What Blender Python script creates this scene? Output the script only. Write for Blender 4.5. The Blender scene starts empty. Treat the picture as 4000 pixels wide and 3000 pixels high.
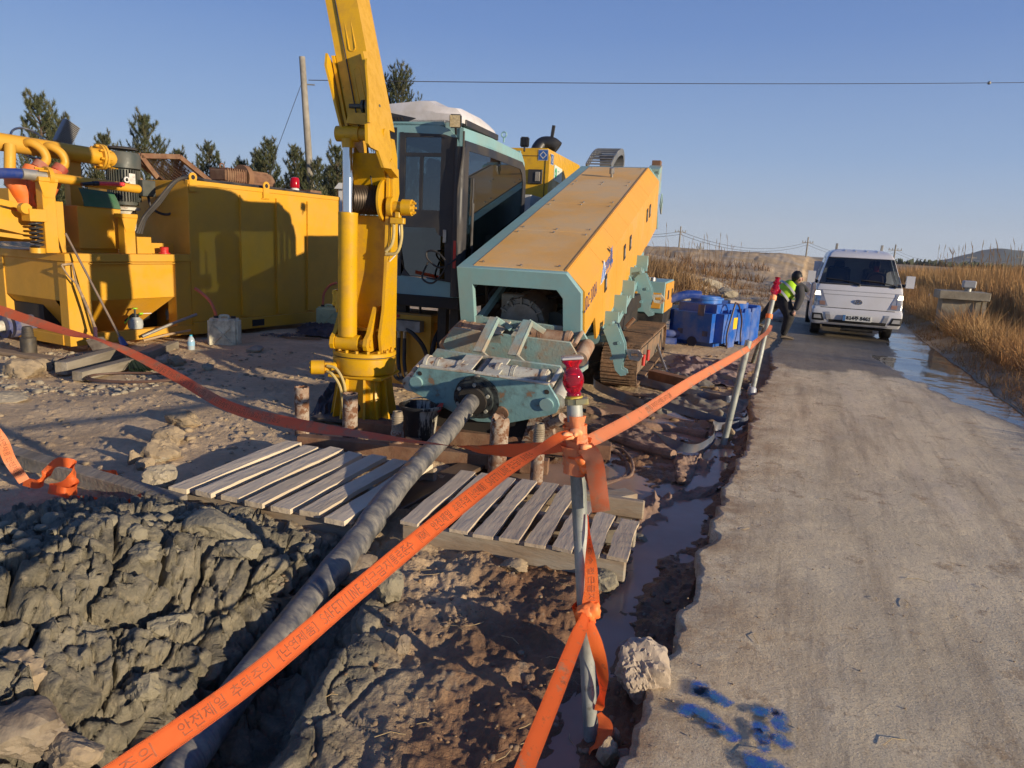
import bpy, bmesh, math, random
import numpy as np
from mathutils import Vector, Matrix
R_=math.radians
SC=bpy.context.scene
COL=SC.collection
# ---------------- camera ----------------
TH=R_(11.4); RO=R_(3.0); CAMH=1.65; FPX=2773.0
Fv=Vector((0,math.cos(TH),-math.sin(TH)))
R0=Vector((1,0,0)); U0=Vector((0,math.sin(TH),math.cos(TH)))
Rv=R0*math.cos(RO)+U0*math.sin(RO); Uv=U0*math.cos(RO)-R0*math.sin(RO)
cd=bpy.data.cameras.new('camera'); cam=bpy.data.objects.new('camera',cd); COL.objects.link(cam)
cd.sensor_width=36; cd.lens=FPX/4000*36; cd.clip_start=.05; cd.clip_end=9000
cam.matrix_world=Matrix(((Rv.x,Uv.x,-Fv.x,0),(Rv.y,Uv.y,-Fv.y,0),(Rv.z,Uv.z,-Fv.z,CAMH),(0,0,0,1)))
SC.camera=cam
# ---------------- light ----------------
SUN_EL=11.0; SUN_AZ=126.0      # degrees, azimuth clockwise from +Y
w=bpy.data.worlds.new("World"); SC.world=w; w.use_nodes=True
nt=w.node_tree; bg=nt.nodes['Background']; sk=nt.nodes.new('ShaderNodeTexSky')
sk.sky_type='NISHITA'; sk.sun_disc=False; sk.sun_elevation=R_(SUN_EL); sk.sun_rotation=R_(SUN_AZ)
sk.air_density=1.0; sk.dust_density=.1; sk.ozone_density=5.0; sk.altitude=0
# hand-picked sky colours mixed over the clear-sky model, by height above the horizon
def lin(c): return tuple(((v/255+.055)/1.055)**2.4/.12/1.28 for v in c)
tc=nt.nodes.new('ShaderNodeTexCoord'); sx=nt.nodes.new('ShaderNodeSeparateXYZ'); nt.links.new(tc.outputs['Generated'],sx.inputs[0])
cr=nt.nodes.new('ShaderNodeValToRGB'); nt.links.new(sx.outputs[2],cr.inputs[0]); els=cr.color_ramp.elements
els[0].position=0; els[0].color=(*lin((190,201,216)),1); els[1].position=1; els[1].color=(*lin((52,82,140)),1)
for p,c in ((.04,(177,192,215)),(.12,(149,174,212)),(.26,(114,145,200)),(.42,(86,120,184)),(.65,(60,93,160))):
    e_=els.new(p); e_.color=(*lin(c),1)
mxw=nt.nodes.new('ShaderNodeMix'); mxw.data_type='RGBA'; mxw.inputs[0].default_value=.86
nt.links.new(sk.outputs[0],mxw.inputs[6]); nt.links.new(cr.outputs[0],mxw.inputs[7]); nt.links.new(mxw.outputs[2],bg.inputs[0]); bg.inputs[1].default_value=.12
ld=bpy.data.lights.new('sun','SUN'); ld.energy=4.6; ld.angle=R_(.55); ld.color=(1,.83,.60)
sun=bpy.data.objects.new('sun',ld); COL.objects.link(sun)
sd=Vector((math.sin(R_(SUN_AZ))*math.cos(R_(SUN_EL)),math.cos(R_(SUN_AZ))*math.cos(R_(SUN_EL)),math.sin(R_(SUN_EL))))
sun.rotation_euler=sd.to_track_quat('Z','Y').to_euler()
SC.view_settings.view_transform='Standard'; SC.view_settings.look='None'
SC.view_settings.exposure=.36; SC.view_settings.gamma=1
SC.render.engine='CYCLES'; SC.cycles.max_bounces=6; SC.cycles.use_denoising=True
SC.cycles.caustics_reflective=False; SC.cycles.caustics_refractive=False
SC.render.resolution_x=1024; SC.render.resolution_y=768

# ---------------- pixel -> world survey helpers ----------------
def ray(px,py): return Fv+Rv*((px-2000)/FPX)-Uv*((py-1500)/FPX)
CP=Vector((0,0,CAMH))
def G(px,py,z=0.0): d=ray(px,py); return CP+d*((z-CAMH)/d.z)
def P(px,py,Y): d=ray(px,py); return CP+d*(Y/d.y)

# ---------------- materials ----------------
MATS={}
def newmat(name):
    m=bpy.data.materials.new(name); m.use_nodes=True; MATS[name]=m
    return m,m.node_tree,m.node_tree.nodes['Principled BSDF']
def nn(t,ty,**k):
    n=t.nodes.new(ty)
    for a,b in k.items(): setattr(n,a,b)
    return n
def mixc(t,fac,a,b,blend='MIX'):
    n=nn(t,'ShaderNodeMix',data_type='RGBA',blend_type=blend)
    for s,v in ((n.inputs[0],fac),(n.inputs[6],a),(n.inputs[7],b)):
        if hasattr(v,'links') or isinstance(v,bpy.types.NodeSocket): t.links.new(v,s)
        else: s.default_value=v if not isinstance(v,(tuple,list)) else (*v[:3],1)
    return n.outputs[2]
def rng(t,v,a,b,c=0.,d=1.,clamp=True):
    n=nn(t,'ShaderNodeMapRange'); n.clamp=clamp
    t.links.new(v,n.inputs[0])
    for i,x in enumerate((a,b,c,d)): n.inputs[i+1].default_value=x
    return n.outputs[0]
def noise(t,scale,detail=5,rough=.6,vec=None,dist=0.,stretch=None):
    n=nn(t,'ShaderNodeTexNoise'); n.inputs['Scale'].default_value=scale; n.inputs['Detail'].default_value=detail
    n.inputs['Roughness'].default_value=rough; n.inputs['Distortion'].default_value=dist
    if vec is None:
        vec=nn(t,'ShaderNodeTexCoord').outputs['Object']
    if stretch:
        mp=nn(t,'ShaderNodeMapping'); t.links.new(vec,mp.inputs[0]); mp.inputs['Scale'].default_value=stretch; vec=mp.outputs[0]
    t.links.new(vec,n.inputs['Vector']); return n.outputs[0]
def math_(t,op,a,b=None,c=None):
    n=nn(t,'ShaderNodeMath',operation=op)
    for i,v in enumerate((a,b,c)):
        if v is None: continue
        if isinstance(v,bpy.types.NodeSocket): t.links.new(v,n.inputs[i])
        else: n.inputs[i].default_value=v
    return n.outputs[0]
def bumpn(t,b,h,dist,strength=1.,prev=None):
    n=nn(t,'ShaderNodeBump'); n.inputs['Distance'].default_value=dist; n.inputs['Strength'].default_value=strength
    t.links.new(h,n.inputs['Height'])
    if prev is not None: t.links.new(prev,n.inputs['Normal'])
    t.links.new(n.outputs[0],b.inputs['Normal']); return n.outputs[0]
def pm(name,col,rough=.5,metal=0.,var=.12,vs=3.,bump=0.,bs=60.,dirt=None,da=.5,ds=4.,dth=.5,coat=0.,stretch=None,rust=None,rth=.62,rs=6.,emit=0.):
    """painted / plain surface: colour drift, dust patches, chips of rust, fine bump"""
    if name in MATS: return MATS[name]
    m,t,b=newmat(name)
    c=mixc(t,rng(t,noise(t,vs,5,.6,stretch=stretch),.3,.7),tuple(x*(1-var) for x in col),tuple(min(1,x*(1+var)) for x in col))
    r0=None
    if dirt:
        f=rng(t,noise(t,ds,8,.65,stretch=stretch),dth-.08,dth+.12,0,da)
        c=mixc(t,f,c,dirt); 
        r0=rng(t,noise(t,ds,8,.65,stretch=stretch),dth-.08,dth+.12,rough,min(1,rough+.3))
    if rust:
        f2=rng(t,noise(t,rs,9,.7),rth,rth+.04)
        c=mixc(t,f2,c,rust)
    t.links.new(c,b.inputs['Base Color'])
    if r0 is not None: t.links.new(r0,b.inputs['Roughness'])
    else: b.inputs['Roughness'].default_value=rough
    b.inputs['Metallic'].default_value=metal; b.inputs['Coat Weight'].default_value=coat
    if bump: bumpn(t,b,noise(t,bs,6,.6,stretch=stretch),bump)
    if emit: b.inputs['Emission Color'].default_value=(*col,1); b.inputs['Emission Strength'].default_value=emit
    return m
def glass(name,col,rough=.02,trans=.9):
    m,t,b=newmat(name); b.inputs['Base Color'].default_value=(*col,1); b.inputs['Roughness'].default_value=rough
    b.inputs['Transmission Weight'].default_value=trans; b.inputs['IOR'].default_value=1.3
    return m

# ---------------- mesh builder ----------------
class MB:
    def __init__(s): s.bm=bmesh.new(); s.M=Matrix.Identity(4)
    def _add(s,b2,M=None):
        M=s.M@(M or Matrix.Identity(4)); me=bpy.data.meshes.new('tmp'); b2.transform(M); b2.to_mesh(me); b2.free()
        s.bm.from_mesh(me); bpy.data.meshes.remove(me); return s
    def box(s,c,d,rot=(0,0,0),bev=.004,seg=1):
        b=bmesh.new(); bmesh.ops.create_cube(b,size=1); bmesh.ops.scale(b,vec=Vector(d),verts=b.verts)
        if bev and min(d)>bev*2.5: bmesh.ops.bevel(b,geom=b.edges[:],offset=bev,segments=seg,affect='EDGES')
        return s._add(b,Matrix.Translation(c)@Matrix.Rotation(rot[2],4,'Z')@Matrix.Rotation(rot[1],4,'Y')@Matrix.Rotation(rot[0],4,'X'))
    def bb(s,a,b,**k):   # box by two corners
        return s.box([(a[i]+b[i])/2 for i in range(3)],[abs(b[i]-a[i]) for i in range(3)],**k)
    def cyl(s,p0,p1,r,r1=None,n=20,cap=True):
        p0=Vector(p0);p1=Vector(p1);d=p1-p0;L=d.length; b=bmesh.new()
        bmesh.ops.create_cone(b,cap_ends=cap,segments=n,radius1=r,radius2=r if r1 is None else r1,depth=L)
        return s._add(b,Matrix.Translation((p0+p1)/2)@d.to_track_quat('Z','Y').to_matrix().to_4x4())
    def bar(s,p0,p1,w,h,up=(0,0,1),bev=.003):   # rectangular bar between points
        p0=Vector(p0);p1=Vector(p1);y=(p1-p0);L=y.length;y=y.normalized();x=y.cross(Vector(up)).normalized();z=x.cross(y)
        b=bmesh.new(); bmesh.ops.create_cube(b,size=1); bmesh.ops.scale(b,vec=(w,L,h),verts=b.verts)
        if bev and min(w,h)>bev*2.5: bmesh.ops.bevel(b,geom=b.edges[:],offset=bev,segments=1,affect='EDGES')
        M=Matrix(((x.x,y.x,z.x,0),(x.y,y.y,z.y,0),(x.z,y.z,z.z,0),(0,0,0,1)))
        return s._add(b,Matrix.Translation((p0+p1)/2)@M)
    def sph(s,c,r,sc=(1,1,1),u=16,v=10):
        b=bmesh.new(); bmesh.ops.create_uvsphere(b,u_segments=u,v_segments=v,radius=r); return s._add(b,Matrix.Translation(c)@Matrix.Diagonal((*sc,1)))
    def tube(s,pts,r,n=10,closed=False,cap=True,rs=None):
        pts=[Vector(p) for p in pts]; N=len(pts); b=bmesh.new(); rings=[]; up=None
        for i,p in enumerate(pts):
            if closed: t=(pts[(i+1)%N]-pts[i-1]).normalized()
            else: t=(pts[min(i+1,N-1)]-pts[max(i-1,0)]).normalized()
            if up is None: up=t.orthogonal().normalized()
            up=(up-t*up.dot(t)); up=up.normalized() if up.length>1e-6 else t.orthogonal().normalized()
            v=t.cross(up); rr=rs[i] if rs else r
            rings.append([b.verts.new(p+(up*math.cos(a)+v*math.sin(a))*rr) for a in [2*math.pi*k/n for k in range(n)]])
        for i in range(N if closed else N-1):
            A=rings[i];B=rings[(i+1)%N]
            for k in range(n): b.faces.new((A[k],A[(k+1)%n],B[(k+1)%n],B[k]))
        if cap and not closed: b.faces.new(rings[0][::-1]); b.faces.new(rings[-1])
        return s._add(b)
    def poly(s,pts,axis,a,b_,bev=0.):
        """extrude 2D polygon: axis 'x' -> pts are (y,z) from x=a to b; 'y' -> (x,z); 'z' -> (x,y)"""
        b=bmesh.new()
        f=(lambda p,k:(k,p[0],p[1])) if axis=='x' else ((lambda p,k:(p[0],k,p[1])) if axis=='y' else (lambda p,k:(p[0],p[1],k)))
        v0=[b.verts.new(f(p,a)) for p in pts]; v1=[b.verts.new(f(p,b_)) for p in pts]
        b.faces.new(v0);b.faces.new(v1[::-1]);n=len(pts)
        for i in range(n): b.faces.new((v0[i],v1[i],v1[(i+1)%n],v0[(i+1)%n]))
        bmesh.ops.recalc_face_normals(b,faces=b.faces[:])
        if bev: bmesh.ops.bevel(b,geom=b.edges[:],offset=bev,segments=1,affect='EDGES')
        return s._add(b)
    def lathe(s,prof,c=(0,0,0),n=24,M=None,cap=True):
        b=bmesh.new(); rings=[]
        for r,z in prof: rings.append([b.verts.new((r*math.cos(2*math.pi*k/n),r*math.sin(2*math.pi*k/n),z)) for k in range(n)])
        for A,B in zip(rings,rings[1:]):
            for k in range(n): b.faces.new((A[k],A[(k+1)%n],B[(k+1)%n],B[k]))
        if cap:
            b.faces.new(rings[0][::-1]); b.faces.new(rings[-1])
        return s._add(b,Matrix.Translation(c)@(M or Matrix.Identity(4)))
    def quad(s,*p):
        b=bmesh.new(); b.faces.new([b.verts.new(q) for q in p]); return s._add(b)
    def build(s,name,m,parent=None,smooth=35,sub=0,disp=None):
        me=bpy.data.meshes.new(name); s.bm.to_mesh(me); s.bm.free(); return mkobj(name,me,m,parent,smooth)
def mkobj(name,me,m,parent=None,smooth=35):
    for mm in (m if isinstance(m,(list,tuple)) else [m]): me.materials.append(mm)
    if smooth and len(me.polygons):
        me.shade_smooth(); me.set_sharp_from_angle(angle=R_(smooth))
    o=bpy.data.objects.new(name,me); COL.objects.link(o)
    if parent: o.parent=parent
    return o
def B(name,m,parent,a,b,**k):     # quick single box part
    return MB().bb(a,b,**k).build(name,m,parent)
def tag(o,label=None,cat=None,group=None,kind=None):
    if label: o['label']=label
    if cat: o['category']=cat
    if group: o['group']=group
    if kind: o['kind']=kind
    return o
def thing(name,label,cat,loc=(0,0,0),rz=0.,group=None,tilt=0.):
    o=bpy.data.objects.new(name,None); COL.objects.link(o); o.empty_display_size=.2
    o.matrix_world=Matrix.Translation(loc)@Matrix.Rotation(R_(rz),4,'Z')@Matrix.Rotation(R_(tilt),4,'X')
    return tag(o,label,cat,group)
def copytree(o,parent=None):
    c=o.copy(); COL.objects.link(c)
    if parent: c.parent=parent
    for ch in list(o.children): copytree(ch,c)
    return c
def pymesh(name,V,Fc,m,parent=None,smooth=35,attrs=None):
    """numpy verts (n,3) and faces (m,k) -> object"""
    V=np.asarray(V,dtype=np.float32); Fc=np.asarray(Fc,dtype=np.int32); k=Fc.shape[1]
    me=bpy.data.meshes.new(name); me.vertices.add(len(V)); me.vertices.foreach_set('co',V.ravel())
    me.loops.add(Fc.size); me.loops.foreach_set('vertex_index',Fc.ravel())
    me.polygons.add(len(Fc)); me.polygons.foreach_set('loop_start',np.arange(0,Fc.size,k,dtype=np.int32)); me.polygons.foreach_set('loop_total',np.full(len(Fc),k,dtype=np.int32))
    me.update(calc_edges=True)
    if attrs:
        for n,a in attrs.items():
            at=me.attributes.new(n,'FLOAT','POINT'); at.data.foreach_set('value',np.asarray(a,dtype=np.float32).ravel())
    for mm in (m if isinstance(m,(list,tuple)) else [m]): me.materials.append(mm)
    if smooth is True: me.polygons.foreach_set('use_smooth',np.ones(len(Fc),dtype=bool))
    elif smooth: me.shade_smooth(); me.set_sharp_from_angle(angle=R_(smooth))
    o=bpy.data.objects.new(name,me); COL.objects.link(o)
    if parent: o.parent=parent
    return o
def gridfaces(nr,nc):
    i=np.arange(nr*nc).reshape(nr,nc); return np.stack([i[:-1,:-1],i[:-1,1:],i[1:,1:],i[1:,:-1]],-1).reshape(-1,4)

# ---------------- numpy noise ----------------
def _h(ix,iy,s=0):
    n=(ix.astype(np.int64)*374761393+iy.astype(np.int64)*668265263+s*982451653)&0xffffffff
    n=((n^(n>>13))*1274126177)&0xffffffff; n=n^(n>>16); return n
def perlin(x,y,s=0):
    xi=np.floor(x);yi=np.floor(y);fx=x-xi;fy=y-yi;u=fx*fx*fx*(fx*(fx*6-15)+10);v=fy*fy*fy*(fy*(fy*6-15)+10)
    def g(dx,dy):
        a=_h(xi+dx,yi+dy,s)*(2*math.pi/4294967296.); return np.cos(a)*(fx-dx)+np.sin(a)*(fy-dy)
    a=g(0,0);b=g(1,0);c=g(0,1);d=g(1,1); return (a+(b-a)*u+(c-a)*v+(a-b-c+d)*u*v)*1.5
def fbm(x,y,o=5,g=.5,s=0,lac=2.03):
    r=0;a=1.
    for i in range(o): r=r+a*perlin(x,y,s+i*7); x=x*lac+11.3;y=y*lac+5.1;a*=g
    return r
def ridged(x,y,o=4,s=0):
    r=0;a=1.
    for i in range(o): r=r+a*(1-np.abs(perlin(x,y,s+i*3))*2); x=x*2.1+3.;y=y*2.1+7.;a*=.5
    return r
def worley(x,y,s=0):
    """F1, F2-F1 and cell hash"""
    xi=np.floor(x);yi=np.floor(y);f1=np.full(x.shape,9.);f2=np.full(x.shape,9.);hid=np.zeros(x.shape)
    for dx in (-1,0,1):
        for dy in (-1,0,1):
            h=_h(xi+dx,yi+dy,s);px=xi+dx+(h&0xffff)/65536.;py=yi+dy+((h>>16)&0xffff)/65536.
            d=np.hypot(x-px,y-py);m=d<f1
            f2=np.where(m,f1,np.minimum(f2,d)); hid=np.where(m,(h&0xfff)/4096.,hid); f1=np.where(m,d,f1)
    return f1,f2-f1,hid
def _h3(i,j,k,s): 
    n=(i.astype(np.int64)*374761393+j.astype(np.int64)*668265263+k.astype(np.int64)*2147483647+s*982451653)&0xffffffff
    n=((n^(n>>13))*1274126177)&0xffffffff; return n^(n>>16)
def worley3(x,y,z,s=0):
    xi=np.floor(x);yi=np.floor(y);zi=np.floor(z);f1=np.full(x.shape,9.);f2=np.full(x.shape,9.);hid=np.zeros(x.shape)
    for dx in (-1,0,1):
        for dy in (-1,0,1):
            for dz in (-1,0,1):
                h=_h3(xi+dx,yi+dy,zi+dz,s); d=np.sqrt((x-xi-dx-(h&1023)/1024.)**2+(y-yi-dy-((h>>10)&1023)/1024.)**2+(z-zi-dz-((h>>20)&1023)/1024.)**2); m=d<f1
                f2=np.where(m,f1,np.minimum(f2,d)); hid=np.where(m,(h%4099)/4099.,hid); f1=np.where(m,d,f1)
    return f1,f2-f1,hid
def pn3(x,y,z,s=0):
    return (perlin(x+.37*z,y-.61*z,s)+perlin(y+1.7+.43*x,z*1.0+.2*y,s+5)+perlin(z+3.1,x-.4*y,s+9))*.62
def sst(a,b,x): t=np.clip((x-a)/(b-a),0,1); return t*t*(3-2*t)
rnd=random.Random(7)
class Frame:
    """survey frame: pixel of the photograph + one known local coordinate -> local point of a thing"""
    def __init__(s,o,rz,tilt=0.): s.M=Matrix.Translation(o)@Matrix.Rotation(R_(rz),4,'Z')@Matrix.Rotation(R_(tilt),4,'X'); s.I=s.M.inverted()
    def on(s,px,py,x=None,y=None,z=None):
        a=s.I@CP; d=s.I.to_3x3()@ray(px,py); i,k=(0,x) if x is not None else ((1,y) if y is not None else (2,z))
        return a+d*((k-a[i])/d[i])
    def w(s,p): return s.M@Vector(p)
def bez(p0,p1,p2,p3,n=12):
    p0,p1,p2,p3=map(Vector,(p0,p1,p2,p3)); return [p0*(1-t)**3+p1*3*t*(1-t)**2+p2*3*t*t*(1-t)+p3*t**3 for t in [i/n for i in range(n+1)]]
def spl(pts,n=8,closed=False):
    pts=[Vector(p) for p in pts]; N=len(pts); out=[]
    for i in range(N if closed else N-1):
        a=pts[i-1] if (i>0 or closed) else pts[0]*2-pts[1]; b=pts[i]; c=pts[(i+1)%N]; d=pts[(i+2)%N] if (i+2<N or closed) else pts[-1]*2-pts[-2]
        for k in range(n):
            t=k/n; out.append(.5*((2*b)+(c-a)*t+(2*a-5*b+4*c-d)*t*t+(3*b-a-3*c+d)*t**3))
    if not closed: out.append(pts[-1])
    return out
def helix(p0,p1,r,turns,n=14):
    p0,p1=Vector(p0),Vector(p1); d=(p1-p0).normalized(); a=d.orthogonal().normalized(); b=d.cross(a); N=int(turns*n)
    return [p0+(p1-p0)*i/N+(a*math.cos(2*math.pi*i/n)+b*math.sin(2*math.pi*i/n))*r for i in range(N+1)]
DUST=(.33,.25,.16)
YEL=pm('skid_yellow',(.64,.325,.018),.42,var=.06,vs=1.2,dirt=(.50,.29,.06),da=.45,ds=2.2,dth=.5,bump=.002,bs=25)
YCR=pm('crane_yellow',(.62,.345,.006),.34,var=.06,vs=2,dirt=(.42,.23,.03),da=.6,ds=9,dth=.53,bump=.0007,bs=70,rust=(.16,.08,.03),rth=.67,rs=26)
YRG=pm('rig_orange',(.74,.35,.028),.36,var=.05,vs=1,dirt=(.5,.27,.08),da=.5,ds=1.8,dth=.52,bump=.001,bs=20)
YTOP=pm('rig_orange_dusty',(.80,.44,.11),.55,var=.10,vs=1.5,dirt=(.62,.45,.26),da=.8,ds=1.4,dth=.47,bump=.001,bs=30)
TEAL=pm('teal_paint',(.20,.37,.385),.42,var=.08,vs=2,dirt=(.24,.31,.29),da=.5,ds=3,dth=.5,bump=.001,bs=30,rust=(.18,.08,.03),rth=.74,rs=5)
TEALD=pm('teal_muddy',(.24,.38,.37),.55,var=.12,vs=4,dirt=(.36,.27,.18),da=.95,ds=3.4,dth=.52,bump=.004,bs=40,rust=(.20,.085,.035),rth=.62,rs=9)
TEALW=pm('teal_worn',(.50,.49,.41),.6,var=.12,vs=6,dirt=(.30,.17,.09),da=.8,ds=7,dth=.54,bump=.003,bs=60,rust=(.20,.09,.04),rth=.6,rs=14)
BLK=pm('black_rubber',(.018,.018,.02),.5,dirt=(.09,.075,.06),da=.5,ds=6,bump=.001,bs=80)
BLKP=pm('black_plastic',(.016,.017,.019),.35,dirt=(.05,.045,.04),da=.4,ds=4)
STEEL=pm('steel',(.45,.45,.44),.3,1.,dirt=(.2,.16,.12),da=.4,ds=8)
CHROME=pm('chrome_rod',(.62,.64,.67),.16,1.,stretch=(1,1,.2))
GREY=pm('galvanised',(.36,.36,.34),.45,.6,var=.18,vs=9,dirt=(.30,.26,.2),da=.6,ds=7,bump=.001,bs=60)
RUST=pm('rusty_steel',(.17,.085,.048),.85,var=.3,vs=9,dirt=(.24,.15,.09),da=.8,ds=6,bump=.004,bs=60)
RUSTP=pm('rusty_pipe',(.26,.165,.11),.8,var=.3,vs=7,dirt=(.40,.35,.28),da=.9,ds=9,dth=.48,bump=.006,bs=50,rust=(.17,.08,.04),rth=.5,rs=16)
DKM=pm('motor_dark_green',(.060,.070,.062),.45,var=.1,dirt=(.12,.11,.09),da=.5,ds=5)
GREYC=pm('cast_grey',(.34,.32,.28),.55,.3,dirt=(.22,.19,.15),da=.7,ds=6,bump=.002,bs=50)
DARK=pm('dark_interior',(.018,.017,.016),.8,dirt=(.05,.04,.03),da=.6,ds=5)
WHT=pm('white_paint',(.72,.72,.70),.3,var=.03,dirt=(.5,.45,.38),da=.25,ds=3,coat=.3)
RED=pm('red_plastic',(.55,.02,.02),.35,var=.1,dirt=(.3,.12,.08),da=.4,ds=6)
ORC=pm('orange_rubber',(.80,.16,.02),.5,var=.1,dirt=(.5,.2,.1),da=.5,ds=5)
BLUE=pm('blue_hose',(.012,.04,.22),.4,var=.15,dirt=(.1,.1,.14),da=.5,ds=5)
WOODG=pm('weathered_timber',(.20,.17,.125),.9,var=.25,vs=5,stretch=(1,.15,1),dirt=(.31,.275,.22),da=.8,ds=7,bump=.008,bs=34)
PAPER=pm('label_white',(.62,.61,.56),.6,dirt=(.3,.25,.2),da=.6,ds=20)
FONT=None
for fn in ('Noto Sans CJK Regular.woff2',):
    try:
        import os
        FONT=bpy.data.fonts.load(os.path.join(bpy.utils.system_resource('DATAFILES'),'fonts',fn))
    except Exception: FONT=None
def textverts(s,size=1.,bold=0.,n=3):
    """glyph outlines filled as a flat mesh; returns verts, faces, width"""
    cu=bpy.data.curves.new('txt','FONT'); cu.body=s; cu.size=size; cu.resolution_u=n; cu.offset=bold; cu.fill_mode='FRONT'
    if FONT: cu.font=FONT
    o=bpy.data.objects.new('txt',cu); COL.objects.link(o); bpy.context.view_layer.update()
    me=bpy.data.meshes.new_from_object(o.evaluated_get(bpy.context.evaluated_depsgraph_get()))
    V=[v.co.copy() for v in me.vertices]; Fc=[tuple(p.vertices) for p in me.polygons]
    bpy.data.objects.remove(o); bpy.data.curves.remove(cu); bpy.data.meshes.remove(me)
    return V,Fc
def textmesh(name,s,size,m,parent,fn,bold=0.):
    """fn maps glyph-plane (x,y) to parent-local Vector"""
    V,Fc=textverts(s,size,bold); me=bpy.data.meshes.new(name); me.from_pydata([fn(v.x,v.y) for v in V],[],Fc); me.update()
    return mkobj(name,me,m,parent,0)
# ================= TERRAIN =================
NX,NY=.928,-.372; UX,UY=.372,.928; EX,EY=.79,2.9; RW=2.82
def roadd(x,y): return (x-EX)*NX+(y-EY)*NY
def roads(x,y): return (x-EX)*UX+(y-EY)*UY
RC,RS=math.cos(R_(-17.25)),math.sin(R_(-17.25))
def rigl(x,y):
    dx=x+.561;dy=y-6.6; return dx*RC+dy*RS, -dx*RS+dy*RC
PLY=[-6.5,-5.2,-4.40,-4.14,-3.80,-3.59,-3.34,-3.0,-2.45,-1.43,-.84,.5]
PLZ=[-.56,-.30,-.165,-.13,-.098,-.078,-.045,-.025,.096,.238,.404,.79]
def pipez(ly): return np.interp(ly,PLY,PLZ)
def pipex(ly): return .55+.024*np.maximum(0,-(ly+.84))**2
def height(x,y,detail=True):
    d=roadd(x,y); lx,ly=rigl(x,y); r=np.hypot(x,y)
    right=sst(-2.2,-.2,x)
    z=-.055*right*sst(15,8,y)
    # strip beside the slab
    ch=np.exp(-((d+.28+.10*perlin(x*1.3,y*1.3,5))/.11)**2)*sst(5.0,4.2,y)*sst(1.3,1.8,y)
    z=z-.070*ch
    z=np.where(d>-.02,z*sst(.4,-.02,d)-.16*sst(-.02,.3,d),z)
    z=z-.03*np.exp(-(np.minimum(d+.06,0)/.10)**2)*(d<.05)*sst(25,12,y)
    # right verge and ditch
    v=d-RW
    ver=-.16+.14*sst(-.3,.15,v)-.75*sst(.9,2.4,v)*sst(3.9,2.6,v)*sst(30,22,y)+.12*sst(.1,.6,v)+.25*sst(4.2,7,v)
    z=np.where(v>-.3,ver,z)
    # far banks
    fl=sst(-2.0,-6.,d)
    z=z+fl*sst(24,30,y)*sst(46,36,y)*(.75+.35*perlin(x*.12,y*.12,9))
    dk=sst(42,62,y-.12*x)*sst(60,44,d)
    z=z+dk*(1.75+.12*perlin(x*.06,y*.05,4))*sst(0,-9.,d-6)
    # clay heap
    hx=(x+1.85)/1.25; hy=(y-2.35)/1.50
    rr=np.sqrt(hx*hx+hy*hy)+.12*perlin(x*2.1,y*2.1,31)
    heap=.36*sst(1.22,.15,rr)
    z=z+heap
    lump=sst(1.30,1.02,rr)
    # entry pit under the pipe
    dx=lx-pipex(ly)
    pz=pipez(ly)-.10-.10*sst(-2.8,-4.2,ly)
    wob=.10*perlin(x*3.1,y*3.1,17)
    act=sst(-2.2,-2.8,ly)
    tl=np.maximum(0,-dx-.09+.5*wob)
    zt=pz+np.where(dx>0,1.5*np.maximum(0,dx-.17+.8*wob),2.2*np.minimum(tl,.12)+.62*np.maximum(0,tl-.12))
    k=.05
    hh=np.clip(.5+.5*(z-zt)/k,0,1); zmin=z+(zt-z)*hh-k*hh*(1-hh)
    pit=act*sst(-.1,.12,z-zt)
    z=z+(zmin-z)*act
    out=dict(clay=np.clip(lump*1.0+pit*.9,0,1),pit=pit)
    if detail:
        near=sst(40,6,r)
        site=(1-right)*sst(3.6,4.3,y)
        z=z+.05*fbm(x*.35,y*.35,3,.5,3)*sst(1,5,r)*(d<-.3)
        z=z+near*(.008*fbm(x*3,y*3,5,.55,11))*np.where(d>0,.3,1)
        # stony dry dirt
        f1,_,hid=worley(x*9,y*9,2); st=np.maximum(0,.36-f1)*(hid>.72); z=z+site*near*.06*st
        f1,_,hid=worley(x*22,y*22,4); z=z+(d<0)*near*.014*np.maximum(0,.4-f1)*(hid>.5)*(1-out['clay'])
        # cracked clay
        wx=x+.10*fbm(x*2.2,y*2.2,3,.5,40); wy=y+.10*fbm(x*2.2+9,y*2.2,3,.5,44)
        f1,e,h1=worley(wx*3.1,wy*2.3,6); f1b,e2,h2=worley(wx*8.5+2*perlin(x*3,y*3,2),wy*6.5,8)
        lumps=(h1-.5)*.10+(h2-.5)*.030+.04*fbm(x*1.9,y*1.9,3,.5,41)-.11*sst(.06,.0,e)*(.3+h1)-.035*sst(.06,.0,e2)*(h2>.45)
        f3,e3,h4=worley(x*21+2*perlin(x*7,y*7,5),y*21,14)
        clod=ridged(x*4,y*4,3,50)*.016+.006*fbm(x*17,y*17,3,.6,60)+.010*(h4-.4)*sst(0,.3,e3)*sst(-.1,.5,perlin(x*2.7,y*2.7,91))
        c=np.clip(lump,0,1)*sst(-2.3,-1.0,dx*2.5+.2) if False else np.clip(lump,0,1)
        out['c3']=c; out['lside']=np.where(dx>0,1-.72*sst(-.05,.12,dx),1.)
        z=z+pit*(.02*fbm(x*6,y*6,4,.6,70))
        # churned mud, right foreground and around the pallets
        mud=sst(-1.3,-.4,x)*(d<.0)*sst(9,5.5,y)*(1-lump)*(1-pit)
        m1=fbm(x*4.2,y*4.2,4,.62,80); 
        f1,e,h3=worley(x*13+perlin(x*6,y*6,3),y*13,12)
        z=z+mud*(.028*m1+.030*(h3-.4)*sst(.0,.35,e)*sst(-.1,.5,perlin(x*2.4,y*2.4,90))*(1-ch*.7))
        out['mud']=mud
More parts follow.
